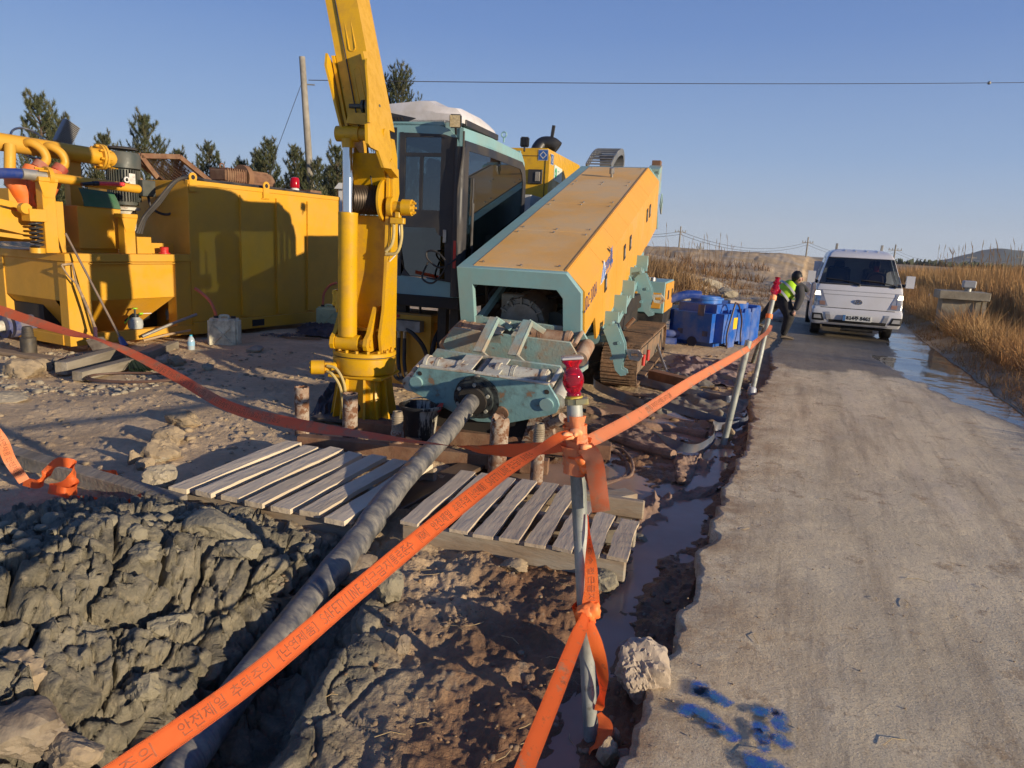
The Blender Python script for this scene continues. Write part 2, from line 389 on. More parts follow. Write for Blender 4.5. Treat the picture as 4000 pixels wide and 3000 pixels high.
        # small foot-churned puddle basin
        bas=sst(-2.0,-1.3,d)*sst(-.02,-.2,d)*sst(3.7,4.2,y)*sst(9.5,7.5,y)
        z=z+bas*(.028*fbm(x*2.2,y*2.2,4,.6,95)-.074)
        z=np.where(v>.1,z+.06*fbm(x*1.7,y*1.7,4,.6,97)*sst(.1,.8,v)*sst(60,20,y),z)
        z=z+sst(18,26,y)*(.10*fbm(x*.5,y*.5,5,.6,99))
        out['mud']=mud; out['bas']=bas
    out['z']=z; out['d']=d; out['v']=v; out['fl']=fl; out['dk']=dk
    return out
def hz(x,y):
    return float(height(np.array([float(x)]),np.array([float(y)]),True)['z'][0])

# radial grid, fine near the work site
rr_=np.concatenate([1.0*1.0047**np.arange(0,760),]); rr_=np.concatenate([rr_,rr_[-1]*1.022**np.arange(1,200)])
aa_=np.concatenate([np.radians(np.arange(-100,-38,.8)),np.radians(np.arange(-38,38,.085)),np.radians(np.arange(38,100.1,.8))])
Rg,Ag=np.meshgrid(rr_,aa_,indexing='ij'); X=Rg*np.sin(Ag); Y=Rg*np.cos(Ag)
H=height(X,Y)
far=sst(-.0,-9,H['d'])
veg=np.clip(sst(.05,.5,H['v'])+sst(20,27,Y)*sst(-.9,.6,perlin(X*.25,Y*.18,70))*.8,0,1)*(1-.0*far)
mudc=np.clip(H['mud']*sst(-.9,.3,X+.45*perlin(X*2,Y*2,8))+.9*sst(-.6,-.1,H['d'])*(H['d']<.05)*sst(20,8,Y),0,1)
wet=np.clip(H['bas']+sst(-.45,-.2,H['d'])*sst(7,3,Y)*(H['d']<.1)+.5*H['mud'],0,1)

# bare soil
m,t,b=newmat('soil')
def at(t,n): 
    a=nn(t,'ShaderNodeAttribute',attribute_name=n); return a.outputs['Fac']
n1=noise(t,1.1,8,.65); n2=noise(t,14,8,.7); n3=noise(t,90,4,.7)
dry=mixc(t,rng(t,n1,.35,.65),(.50,.36,.21),(.74,.56,.345))
dry=mixc(t,rng(t,n2,.35,.7,0,.6),dry,(.38,.28,.175))
dry=mixc(t,rng(t,n3,.58,.72,0,.5),dry,(.68,.58,.43))
clay=mixc(t,rng(t,noise(t,4,8,.65),.38,.62),(.135,.122,.088),(.27,.24,.172))
clay=mixc(t,rng(t,noise(t,30,6,.7),.5,.75,0,.5),clay,(.46,.38,.25))
red=mixc(t,rng(t,noise(t,3,7,.65),.4,.62),(.175,.088,.042),(.30,.175,.095))
red=mixc(t,rng(t,noise(t,25,6,.7),.5,.75,0,.5),red,(.15,.09,.05))
red=mixc(t,rng(t,noise(t,5.3,6,.7),.56,.66,0,.6),red,(.26,.24,.19))
vg=mixc(t,rng(t,noise(t,2,8,.7),.35,.65),(.30,.205,.105),(.46,.33,.18))
vg=mixc(t,rng(t,noise(t,11,6,.7),.5,.7,0,.7),vg,(.12,.095,.06))
grv=mixc(t,rng(t,noise(t,1.7,8,.75),.4,.6),(.28,.245,.19),(.50,.435,.34))
vg=mixc(t,math_(t,'MULTIPLY',rng(t,noise(t,.35,6,.6),.5,.58),at(t,'farl')),vg,grv)
c=mixc(t,at(t,'mudc'),dry,red); c=mixc(t,at(t,'clay'),c,clay); c=mixc(t,at(t,'veg'),c,vg)
wt=math_(t,'MULTIPLY',at(t,'wet'),rng(t,noise(t,3.3,5,.6),.35,.6))
c=mixc(t,math_(t,'MULTIPLY',wt,.45),c,(.055,.032,.02))
t.links.new(c,b.inputs['Base Color'])
t.links.new(rng(t,wt,0,1,.92,.32),b.inputs['Roughness'])
b.inputs['Specular IOR Level'].default_value=.35
hgt=math_(t,'ADD',math_(t,'MULTIPLY',noise(t,70,6,.7),1.),math_(t,'MULTIPLY',noise(t,18,6,.65),2.))
bumpn(t,b,hgt,.011,1.)
# torn clay blocks: displaced along the slope normal with solid noise, so steep flanks are not stretched
Pg=np.stack([X,Y,H['z']],-1); C3=np.clip(np.maximum(H['c3'],.75*H['pit']),0,1)*H['lside']; K3=(C3>.02)&(Rg<6)
dPr=np.gradient(Pg,axis=0); dPa=np.gradient(Pg,axis=1); Ng=np.cross(dPa,dPr); Ng/=np.linalg.norm(Ng,axis=-1)[...,None]+1e-9
for _ in range(3): Ng[1:-1,1:-1]=(Ng[1:-1,1:-1]+Ng[:-2,1:-1]+Ng[2:,1:-1]+Ng[1:-1,:-2]+Ng[1:-1,2:])/5
q=Pg[K3]; qx,qy,qz=q[:,0],q[:,1],q[:,2]*1.25
wx=qx+.10*pn3(qx*2.3,qy*2.3,qz*2.3,40);wy=qy+.10*pn3(qx*2.3+9,qy*2.3,qz*2.3,41);wz=qz+.08*pn3(qx*2.3,qy*2.3+5,qz*2.3,42)
f1,e1,h1=worley3(wx*4.2,wy*3.6,wz*4.2,6); f2_,e2,h2=worley3(wx*10.5,wy*9.,wz*10.5,8); f3,e3,h3=worley3(wx*26,wy*26,wz*26,9)
rg3=1-np.abs(pn3(qx*5,qy*5,qz*5,61))*2; rg4=1-np.abs(pn3(qx*13,qy*13,qz*13,62))*2
D3=.022*rg3+.012*rg4+(h1-.45)*.075-.085*sst(.10,.0,e1)+(h2-.5)*.036-.040*sst(.12,.0,e2)*(h2>.25)+.026*(h3-.5)*sst(-.2,.5,pn3(qx*3,qy*3,qz*3,50))+.020*pn3(qx*6,qy*6,qz*6,51)+.008*pn3(qx*19,qy*19,qz*19,52)+.006*pn3(qx*47,qy*47,qz*47,53)
Ng=Ng*np.sign(Ng[...,2:3]); Pg[K3]+=Ng[K3]*(D3*C3[K3])[:,None]
gr=pymesh('ground',Pg.reshape(-1,3),gridfaces(*X.shape),m,None,True,dict(clay=H['clay'],mudc=mudc,wet=wet,veg=veg,farl=(H['d']<0)*1.))
gr.data.flip_normals(); tag(gr,kind='structure')

# ---- concrete farm road ----
def concrete(name,base=(.76,.625,.40)):
    m,t,b=newmat(name)
    s1=noise(t,160,4,.8); s2=noise(t,1.3,8,.65); s3=noise(t,40,5,.75)
    c=mixc(t,rng(t,s2,.35,.65),tuple(x*.82 for x in base),tuple(x*1.1 for x in base))
    c=mixc(t,rng(t,s1,.5,.68,0,.65),c,(.34,.30,.24))
    c=mixc(t,rng(t,s1,.47,.30,0,.6),c,(.82,.69,.50))
    c=mixc(t,rng(t,s3,.62,.75,0,.5),c,(.29,.21,.13))
    return m,t,b,c
m,t,b,c=concrete('road_concrete')
cmb=nn(t,'ShaderNodeCombineXYZ'); t.links.new(at(t,'rs'),cmb.inputs[0]); t.links.new(at(t,'rt'),cmb.inputs[1]); RV=cmb.outputs[0]
c=mixc(t,rng(t,noise(t,1,7,.65,vec=RV,stretch=(.35,3.2,1)),.48,.66,0,.7),c,(.37,.275,.17))
c=mixc(t,rng(t,noise(t,1,8,.7,vec=RV,stretch=(1.1,14,1)),.54,.68,0,.5),c,(.30,.23,.15))
c=mixc(t,rng(t,noise(t,1,7,.6,vec=RV,stretch=(.5,2.2,1),dist=.5),.56,.70,0,.55),c,(.72,.60,.44))
c=mixc(t,rng(t,noise(t,2.6,9,.75),.56,.64,0,.65),c,(.30,.195,.105))
c=mixc(t,rng(t,noise(t,17,7,.75),.58,.66,0,.6),c,(.38,.28,.175))
vo=nn(t,'ShaderNodeTexVoronoi'); vo.inputs['Scale'].default_value=70; t.links.new(nn(t,'ShaderNodeTexCoord').outputs['Object'],vo.inputs['Vector'])
c=mixc(t,rng(t,vo.outputs['Distance'],.12,.28,.55,0),c,(.85,.74,.55))
vo2=nn(t,'ShaderNodeTexVoronoi'); vo2.inputs['Scale'].default_value=46; t.links.new(nn(t,'ShaderNodeTexCoord').outputs['Object'],vo2.inputs['Vector'])
c=mixc(t,rng(t,vo2.outputs['Distance'],.08,.20,.5,0),c,(.17,.135,.10))
c=mixc(t,rng(t,noise(t,38,4,.8),.58,.64,0,.5),c,(.24,.18,.125))
c=mixc(t,math_(t,'MULTIPLY',at(t,'edge'),rng(t,noise(t,2.4,8,.7),.40,.58,0,.85)),c,(.30,.18,.09))
c=mixc(t,math_(t,'MULTIPLY',at(t,'track'),rng(t,noise(t,6,6,.7),.3,.7,.2,.8)),c,(.27,.20,.12))
nw=math_(t,'MULTIPLY',math_(t,'SUBTRACT',noise(t,1.6,7,.6),.5),.9)
wm=rng(t,math_(t,'ADD',at(t,'wet'),nw),.42,.60); pm_=rng(t,math_(t,'ADD',at(t,'pool'),nw),.45,.56)
c=mixc(t,math_(t,'MULTIPLY',wm,.72),c,(.115,.09,.06)); c=mixc(t,math_(t,'MULTIPLY',pm_,.6),c,(.10,.085,.065))
t.links.new(c,b.inputs['Base Color'])
wp=math_(t,'MULTIPLY',rng(t,wm,.2,1,.95,.6),rng(t,pm_,0,1,1,.07)); t.links.new(wp,b.inputs['Roughness'])
bd=nn(t,'ShaderNodeBump'); bd.inputs['Distance'].default_value=.008
t.links.new(math_(t,'ADD',math_(t,'MULTIPLY',noise(t,110,6,.8),.6),math_(t,'ADD',math_(t,'MULTIPLY',noise(t,30,6,.75),.9),math_(t,'MULTIPLY',noise(t,7,5,.6),1.2))),bd.inputs['Height'])
t.links.new(rng(t,pm_,.3,1,1,.03),bd.inputs['Strength']); t.links.new(bd.outputs[0],b.inputs['Normal'])
ss=np.concatenate([np.arange(-3.2,9,.03),9*1.012**np.arange(0,205)])
tt=np.concatenate([[-1,-.5],np.arange(0,.35,.01),np.linspace(.35,1,60),[1.5,2]])
S,T=np.meshgrid(ss,tt,indexing='ij')
eo=.05*fbm(S*1.9,S*0+3,6,.68,5)+.006*fbm(S*16,S*0+2,3,.7,9)+.10*perlin(S*.45,S*0,6)
eo2=.03*fbm(S*1.1,S*0+9,4,.6,15)
Tc=np.clip(T,0,1); tm=eo*(1-Tc)**3+Tc*RW+eo2*Tc**8
tm=np.where(T<0,tm+.012+(T*.02),tm); tm=np.where(T>1,tm+(T-1)*.02,tm)
# the far end swings gently right
bend=.0035*np.maximum(0,S-20)**2
Xr=EX+UX*S+NX*(tm-bend*0)+0; Yr=EY+UY*S+NY*tm
Zr=.0+.006*fbm(Xr*1.2,Yr*1.2,4,.6,21)
Zr=np.where(T<0,-.075-.10*(-T-.5),Zr); Zr=np.where(T>1,-.10*(T-1)-.01,Zr)
trk=np.exp(-((tm-.78)/.10)**2)+np.exp(-((tm-2.12)/.10)**2)+.8*np.exp(-((tm-2.55)/.08)**2)
trk=trk*(.5+.5*np.sin(S*60+tm*30)*sst(3,6,S)*sst(14,10,S)*.5)*sst(.5,3,S)
wetv=np.zeros_like(S)
pw=fbm(S*.35,tm*1.1,3,.5,33)*.35
wetv=sst(7.4,9.0,S+pw*2-.25*tm)*sst(17.5,14.5,S)
strip=sst(4.3,5.2,S+pw)*sst(-.15,.25,tm-(2.78-.24*(S-4.8))+pw*.8)
wetv=np.maximum(wetv,strip*sst(15,12,S))
pool=np.maximum(strip*sst(12.5,9.5,S),wetv*sst(1.5,2.3,tm+pw)*.75)
edg=np.exp(-np.maximum(tm,0)/.35)
rd=pymesh('road',np.stack([Xr,Yr,Zr],-1).reshape(-1,3),gridfaces(*Xr.shape),m,None,True,dict(wet=wetv,track=trk,edge=edg,pool=pool,rs=S,rt=tm))
tag(rd,kind='structure')
# ---- muddy water ----
m,t,b=newmat('muddy_water')
c=mixc(t,rng(t,noise(t,1.5,4,.6),.35,.65),(.30,.18,.12),(.38,.26,.19)); t.links.new(c,b.inputs['Base Color'])
b.inputs['Roughness'].default_value=.16; b.inputs['Specular IOR Level'].default_value=.18
bumpn(t,b,noise(t,3.5,3,.5),.004,.35)
def pud(name,poly,z):
    me=bpy.data.meshes.new(name); bm=bmesh.new(); bm.faces.new([bm.verts.new((x,y,z)) for x,y in poly]); bm.to_mesh(me); bm.free()
    return tag(mkobj(name,me,m,None,0),kind='structure')
def rp(s,d): return (EX+UX*s+NX*d,EY+UY*s+NY*d)
pud('puddle_water',[rp(-1.1,-.42),rp(-1.1,-.0),rp(7.6,-.0),rp(7.6,-2.2),rp(1.5,-2.2),rp(.8,-1.3),rp(.3,-.55)],-.106)
# ---- distant hill ----
hm=pm('hill_wood',(.035,.05,.045),.95,var=.3,vs=.01)
def hill(name,cx,D,wid,hh,seed):
    n=90;k=14;xs=np.linspace(-1,1,n);ys=np.linspace(0,1,k);Xh,Yh=np.meshgrid(xs,ys,indexing='ij')
    prof=np.exp(-(xs*2.2)**2)[:,None]*(1-.0)+.25*np.exp(-((xs-.5)*3)**2)[:,None]
    Z=prof*np.sin(Yh*math.pi)*hh*(1+.10*fbm(Xh*4,Yh*2,4,.5,seed))
    o=pymesh(name,np.stack([cx+Xh*wid,D+Yh*wid*.8,Z-2],-1).reshape(-1,3),gridfaces(n,k),hm,None,True)
    tag(o,kind='structure'); return o
hill('hill',1135,1600,250,44,3)
hill('hill',1560,2100,420,42,5)
# ================= YELLOW MUD TANK SKID =================
SK=Frame((-5.43,8.58,0),62.87)
sk=thing('mud_tank_skid','yellow container tank with cyclone pipework, agitator motor and hopper, behind the jerrycans','mud tank',(-5.43,8.58,0),62.87)
S=SK.on
# container half
m=MB(); cx0,cx1=1.75,4.86; cd=2.25; ct=2.235
m.bb((cx0,0,.26),(cx1,cd,ct),bev=.006)
for px in (962,1100,1219):
    xx=S(px,800,y=0).x; m.poly([(xx-.14,0.002),(xx-.135,-.03),(xx,-.03),(xx+.004,0.002)],'z',.30,ct-.12)
m.build('container',YEL,sk)
rl=MB(); rl.bb((cx0-.01,-.035,.09),(cx1+.01,.06,.262),bev=.006)
rl.bb((cx0-.01,.06,.09),(cx0+.1,cd,.262)); rl.build('bottom_rail',YEL,sk)
for px,py in ((1010,1275),):
    q=S(px,py,y=-.04); B('fork_pocket',DARK,sk,(q.x-.12,-.042,.125),(q.x+.12,-.033,.225))
B('top_rail',YEL,sk,(cx0-.004,-.012,ct-.05),(cx1+.004,.05,ct+.012))
for px,py in ((753,720),(1040,775)):
    q=S(px,py,y=-.02); z0=ct-.14
    lg=MB(); lg.bb((q.x-.06,-.03,z0),(q.x+.06,-.013,ct+.05),bev=.003); lg.cyl((q.x,-.031,ct+.05),(q.x,-.014,ct+.05),.065,n=24); lg.bb((q.x-.08,-.02,z0-.012),(q.x+.08,0,z0+.004),bev=0)
    l=lg.build('lifting_lug',YEL,sk); MB().cyl((q.x,-.033,ct+.05),(q.x,-.0135,ct+.05),.032,n=20).build('lug_hole',DARK,l)
q=S(1152,752,y=.25)
MB().lathe([(.07,0),(.07,.07),(.055,.08),(.055,.085)],(q.x,.25,ct+.01)).build('beacon_base',WHT,sk)
RG=glass('red_lens',(.7,.01,.03),.15,.5)
MB().lathe([(.075,0),(.078,.03),(.075,.13),(.06,.165),(.02,.175)],(q.x,.25,ct+.095)).build('beacon_lens',RG,sk)
q=S(1220,755,y=.3); B('junction_box',RUST,sk,(q.x-.15,.2,ct+.013),(q.x+.12,.45,ct+.09))
# rusty shaker on the roof
a=S(850,705,y=.9); c_=S(1010,730,y=.9)
sh=MB(); sh.bb((a.x-.15,.65,ct+.012),(a.x+.75,1.2,ct+.10)); sh.bb((a.x,.7,ct+.10),(a.x+.42,1.1,ct+.30),bev=.03)
for i in range(9): sh.bb((a.x+.02+i*.045,.69,ct+.11),(a.x+.035+i*.045,1.11,ct+.315),bev=0)
sh.build('shaker_housing',RUST,sk)
MB().cyl((a.x+.46,.9,ct+.20),(a.x+.56,.9,ct+.20),.21,n=28).build('shaker_flywheel',pm('brown_steel',(.23,.12,.06),.7,bump=.002),sk)
mo=MB(); mo.cyl((a.x+.57,.9,ct+.17),(a.x+1.05,.9,ct+.17),.15,n=24); mo.cyl((a.x+1.05,.9,ct+.17),(a.x+1.12,.9,ct+.17),.15,.10,n=24)
for i in range(20):
    an=2*math.pi*i/20; mo.bar((a.x+.6,.9+.15*math.cos(an),ct+.17+.15*math.sin(an)),(a.x+1.0,.9+.15*math.cos(an),ct+.17+.15*math.sin(an)),.012,.03,bev=0)
mo.build('shaker_motor',RUST,sk)
e=MB(); e.tube([(a.x+.05+.04*math.cos(t),.85,ct+.34+.04*math.sin(t)) for t in [i*math.pi/6 for i in range(12)]],.012,6,closed=True); e.build('lifting_eye',RUST,sk)
MB().tube(spl([(1.72,.05,ct+.05),(2.2,.12,ct+.03),(3.0,.10,ct+.03),(3.9,.15,ct+.03),(4.6,.2,ct+.02)],6),.028,8).build('roof_hose',BLK,sk)
# rusty mesh guard above the container edge
p0=S(548,608,y=.9);p1=S(700,612,y=.9);p2=S(832,700,y=.9)
gm=MB(); A=Vector((p0.x,.9,p0.z));Bq=Vector((p1.x,.9,p1.z));Cq=Vector((p2.x,.9,ct+.05));Dq=Vector((p0.x+.25,.9,ct+.05))
off=Vector((0,1.1,.0))
for u,v in ((A,Bq),(Bq,Cq),(Bq,Bq+off),(Cq,Cq+off),(A,A+off),(A+off,Bq+off),(Bq+off,Cq+off),(A,Dq)): gm.bar(u,v,.05,.07)
gm.build('mesh_guard_frame',RUST,sk)
ms=MB()
for i in range(1,26):
    f=i/26; u=Bq.lerp(Cq,f); ms.tube([u,u+off],.006,4,cap=False)
for i in range(1,12):
    f=i/12; ms.tube([Bq+off*f,Cq+off*f],.006,4,cap=False)
for i in range(1,22):
    f=i/22; u=A.lerp(Bq,f); ms.tube([u,u+off],.005,4,cap=False)
ms.build('mesh_guard',RUST,sk)
# lower tank
TW=1.74; TT=1.225
t1=MB(); t1.bb((.02,.02,.64),(TW,1.9,TT-.1),bev=.004); t1.build('tank_body',YEL,sk)
MB().bb((-.01,-.02,TT-.1),(TW+.02,1.92,TT),bev=.006).build('tank_deck',YEL,sk)
B('tank_lip',YEL,sk,(.28,-.03,TT-.125),(TW-.1,-.004,TT-.112),bev=0)
for nme,a_,b_ in (('corner_post',(0,0,.1),(.30,.17,TT-.1)),('corner_post',(TW-.25,-.008,.1),(TW,.17,TT-.1)),('corner_post',(.006,1.35,.1),(.17,1.6,TT-.1))): B(nme,YEL,sk,a_,b_,bev=.006)
B('bottom_beam',YEL,sk,(-.02,-.03,.1),(TW+.02,.10,.235),bev=.006)
B('bottom_beam',YEL,sk,(-.03,.10,.102),(.09,2.2,.232),bev=.006)
hp=MB(); hp.quad((.31,.03,.64),(TW-.25,.03,.64),(TW-.62,.62,.10),(.40,.62,.10)); hp.quad((TW-.25,.03,.64),(TW-.25,1.3,.64),(TW-.62,1.0,.1),(TW-.62,.62,.1)); hp.quad((.31,.03,.64),(.31,1.4,.64),(.40,1.2,.1),(.40,.62,.1))
hp.quad((.03,.31,.64),(.03,1.35,.64),(.45,1.1,.1),(.45,.45,.1)); hp.quad((.02,.02,.639),(TW,.02,.639),(TW,1.8,.639),(.02,1.8,.639))
o=hp.build('hopper',YEL,sk,0)
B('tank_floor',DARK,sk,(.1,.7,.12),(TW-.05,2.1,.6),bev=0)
# fittings low on the end: valve and pipe stub
q=S(75,1270,x=-.05)
vv=MB(); vv.cyl((.1,q.y,q.z),(-.10,q.y,q.z),.13,n=24); vv.cyl((-.10,q.y,q.z),(-.16,q.y,q.z),.15,n=24); vv.cyl((-.2,q.y,q.z),(-.24,q.y,q.z),.15,n=24)
vv.build('outlet_valve',pm('valve_blue',(.03,.05,.18),.5,dirt=(.3,.25,.18),da=.7),sk)
MB().cyl((-.24,q.y,q.z),(-.50,q.y+.04,q.z-.01),.075,n=24,cap=True).build('outlet_pipe',TEALW,sk)
# feed box and frame posts
B('feed_box',YEL,sk,(.36,.28,TT+.05),(.935,.95,1.80),bev=.006)
B('feed_box_foot',YEL,sk,(.40,.33,TT),(.9,.9,TT+.05),bev=0)
gs=MB(); g0=S(303,735,y=.27);g1=S(432,748,y=.27)
for i in range(8):
    f0,f1=i/8,(i+1)/8
    def gp(f,w_): 
        b0=Vector((.44,.262-.01,1.80));b1=Vector((.92,.262-.01,1.79)); c0=Vector((.44,.36,2.02)); c1=Vector((.90,.36,2.0))
        lo=b0.lerp(b1,w_);hi=c0.lerp(c1,w_); v=lo.lerp(hi,f); v.y-=.015*math.sin(f*math.pi); return v
    gs.quad(gp(f0,0),gp(f0,1),gp(f1,1),gp(f1,0))
gs.build('green_flap',pm('green_sheet',(.035,.12,.055),.6,dirt=(.12,.16,.11),da=.5,ds=5),sk)
for px,py0 in ((196,705),(500,845)):
    q=S(px,980,y=.12); zt=S(px,py0,y=.12).z
    mb=MB(); mb.bb((q.x-.075,.06,TT),(q.x+.075,.19,zt),bev=.005); mb.bb((q.x-.11,.04,zt-.02),(q.x+.11,.21,zt+.03)); mb.poly([(q.x-.11,zt-.02),(q.x+.11,zt-.02),(q.x+.06,zt-.2),(q.x-.06,zt-.2)],'y',.052,.06)
    mb.build('frame_post',YEL,sk)
q=S(282,700,y=.9); B('frame_post',YEL,sk,(q.x-.08,.82,TT),(q.x+.08,.95,2.45),bev=.005)
q=S(242,900,y=.22); B('frame_upright',YEL,sk,(q.x-.07,.19,TT),(q.x+.02,.25,1.83),bev=.004)
# lower manifold
a=S(182,690,y=.14);b_=S(536,738,y=.14)
MB().cyl((a.x,.14,a.z),(b_.x,.14,b_.z),.056,n=24).sph((b_.x,.14,b_.z),.056).build('lower_manifold_pipe',YEL,sk)
fl=MB(); fl.cyl((a.x-.02,.14,a.z),(a.x+.03,.14,a.z),.115,n=28)
for i in range(6):
    an=2*math.pi*i/6+.3; fl.cyl((a.x-.12,.14+.088*math.cos(an),a.z+.088*math.sin(an)),(a.x+.04,.14+.088*math.cos(an),a.z+.088*math.sin(an)),.012,n=8)
f_=fl.build('manifold_flange',YEL,sk)
MB().cyl((a.x-.28,.14,a.z+.005),(a.x-.02,.14,a.z),.062,n=24).build('hose_coupling',GREY,sk)
# top manifold + flange + elbow
a=S(-60,545,y=.75);b_=S(385,612,y=.75)
MB().cyl((a.x,.75,a.z),(b_.x,.75,b_.z),.105,n=28).build('top_manifold_pipe',YEL,sk)
fl=MB(); fl.cyl((b_.x-.01,.75,b_.z),(b_.x+.02,.75,b_.z),.165,n=32); fl.cyl((b_.x+.03,.75,b_.z),(b_.x+.06,.75,b_.z),.165,n=32)
for i in range(8):
    an=2*math.pi*i/8+.2; fl.cyl((b_.x-.05,.75+.138*math.cos(an),b_.z+.138*math.sin(an)),(b_.x+.10,.75+.138*math.cos(an),b_.z+.138*math.sin(an)),.016,n=8)
fl.build('manifold_flange',YEL,sk)
MB().tube(spl([(b_.x+.06,.75,b_.z),(b_.x+.2,.76,b_.z-.02),(b_.x+.28,.82,b_.z-.2),(b_.x+.28,.9,b_.z-.75)],6),.10,16).build('down_pipe',YEL,sk)
MB().tube(spl([(b_.x+.1,1.0,b_.z+.1),(b_.x+.5,1.1,b_.z-.02),(b_.x+.9,1.1,b_.z-.3),(b_.x+1.25,1.1,b_.z-.62)],6),.055,12).build('tan_hose',pm('tan_hose',(.36,.22,.13),.7),sk)
for px,py in ((106,560),(183,575)):
    q=S(px,py,y=.64); zz=q.z
    MB().tube(spl([(q.x,.72,zz-.02),(q.x+.02,.60,zz+.01),(q.x+.10,.52,zz-.06),(q.x+.13,.50,zz-.17),(q.x+.06,.5,zz-.26)],6),.052,14).build('elbow',YEL,sk)
    cl=MB(); cl.cyl((q.x+.08,.5,zz-.23),(q.x+.02,.5,zz-.30),.085,n=18); cl.build('clamp_ring',pm('red_clamp',(.35,.05,.03),.6,dirt=(.35,.2,.13),da=.8),sk)
    MB().lathe([(.10,0),(.115,-.06),(.11,-.18),(.045,-.62),(.04,-.66)],(q.x-.02,.5,zz-.28),20,Matrix.Rotation(.35,4,'Y')).build('cyclone',ORC,sk)
q=S(35,600,y=.64)
MB().cyl((q.x,.6,q.z+.1),(q.x-.06,.55,q.z-.25),.06,n=16).build('elbow',YEL,sk)
MB().lathe([(.09,0),(.115,-.06),(.11,-.2),(.045,-.62)],(q.x-.06,.5,q.z-.25),20,Matrix.Rotation(-.42,4,'Y')).build('cyclone',ORC,sk)
# hand wheel ring and flood light behind the pipe
q=S(115,535,y=1.3); rw=MB(); rw.tube([(q.x+.22*math.cos(t),1.3+.12*math.sin(t),q.z-.08+.19*math.sin(t)) for t in [i*math.pi/16 for i in range(32)]],.014,8,closed=True); rw.build('handwheel',STEEL,sk)
q=S(258,517,y=1.2)
lt=MB(); Mx=Matrix.Translation((q.x,1.2,q.z-.02))@Matrix.Rotation(R_(28),4,'Y'); lt.M=Mx; lt.box((0,0,0),(.20,.09,.34),bev=.01)
for i in range(14): lt.box((0,-.055,-.15+i*.023),(.19,.03,.008),bev=0)
lt.build('flood_light',pm('light_grey_alu',(.25,.25,.25),.5,.4),sk)
# agitator motor
q=S(480,640,y=.8); zt=S(480,582,y=.8).z; zb=zt-.70
mo=MB(); mo.lathe([(.20,0),(.225,.01),(.225,.17),(.205,.22),(.19,.225)],(q.x,.8,zt-.27),32); mo.build('fan_cover',DKM,sk)
MB().lathe([(.02,0),(.17,.0),(.19,-.02),(.19,-.03)][::-1],(q.x,.8,zt+.02),28).build('rain_cap',BLK,sk)
mb=MB(); mb.cyl((q.x,.8,zt-.75),(q.x,.8,zt-.27),.17,n=28)
for i in range(36):
    an=2*math.pi*i/36; mb.bar((q.x+.185*math.cos(an),.8+.185*math.sin(an),zt-.70),(q.x+.185*math.cos(an),.8+.185*math.sin(an),zt-.28),.008,.05,up=(math.cos(an),math.sin(an),0),bev=0)
mb.build('motor_body',DKM,sk)
tb=MB(); tb.bb((q.x+.07,.50,zt-.62),(q.x+.27,.66,zt-.40),bev=.008); tb.build('terminal_box',DKM,sk)
B('rating_plate',PAPER,sk,(q.x-.07,.578,zt-.47),(q.x+.02,.60,zt-.33),bev=0)
MB().lathe([(.19,-.02),(.19,.02),(.13,.03),(.13,-.26),(.19,-.27),(.19,-.3)],(q.x,.8,zt-.80),24).build('motor_lantern',TEALW,sk)
MB().cyl((q.x,.8,TT),(q.x,.8,zt-1.05),.09,n=20).build('gear_drive',GREYC,sk)
e=MB(); e.tube([(q.x-.12+.032*math.cos(t),.56,zt-.42+.032*math.sin(t)) for t in [i*math.pi/6 for i in range(12)]],.011,6,closed=True); e.build('lifting_eye',WHT,sk)
MB().tube(spl([(q.x+.18,.55,zt-.62),(q.x+.2,.5,zt-.78),(q.x+.36,.42,zt-.85),(q.x+.5,.3,zt-.75)],6),.018,8).build('motor_cable',BLK,sk)
# hydraulic hoses over the container edge
for i in range(3):
    a=S(533+i*9,912,y=.22+i*.02); b1=S(560+i*6,850,y=.2); b2=S(610+i*8,790,y=.1); b3=S(680+i*3,710,y=.0); b4=S(738,692,y=.02)
    MB().tube(spl([a,b1,b2,b3,b4,(b4.x+.3,.1,ct+.04)],6),.021,8).build('hydraulic_hose',BLK,sk)
q=S(550,945,y=.2); B('hose_block',YEL,sk,(q.x-.11,.12,TT),(q.x+.1,.3,TT+.22),bev=.004)
q=S(640,970,y=.2); B('bracket_plate',YEL,sk,(q.x-.28,.26,TT),(q.x+.2,.28,TT+.14),bev=0)
q=S(642,985,y=.1)
MB().lathe([(.075,0),(.075,.015),(.055,.02),(.055,.075),(.06,.09),(.045,.095)],(q.x,.1,TT+.002)).build('red_cap',RED,sk)
# shaker trough at the left end with spring
tr=MB(); tr.bar(S(-120,760,y=.35),S(172,830,y=.35),.05,.07,bev=.003); tr.bar(S(-120,830,y=.5),S(180,905,y=.5),.5,.24); tr.bar(S(-120,900,y=.3),S(150,935,y=.3),.08,.05)
tr.bb((-.3,.5,1.5),(.1,1.2,1.95)); tr.build('shaker_trough',YEL,sk)
q=S(145,925,y=.05)
MB().tube(helix((q.x,.06,TT+.06),(q.x,.06,TT+.36),.062,6),.012,6).build('coil_spring',BLK,sk)
MB().cyl((q.x,.06,TT),(q.x,.06,TT+.06),.08,n=18).build('spring_seat',YEL,sk)
ss_=MB(); ss_.bb((q.x-.1,-.02,TT+.36),(q.x+.09,.15,TT+.50)); ss_.cyl((q.x-.12,.0,TT+.5),(q.x-.12,.08,TT+.5),.06,n=18); ss_.build('spring_bracket',YEL,sk)
for k in (0,1):
    q=S(60+40*k,905,y=.9); B('deck_rail',YEL,sk,(-.6,.85+.3*k,TT+.1),(.25,.95+.3*k,TT+.2))
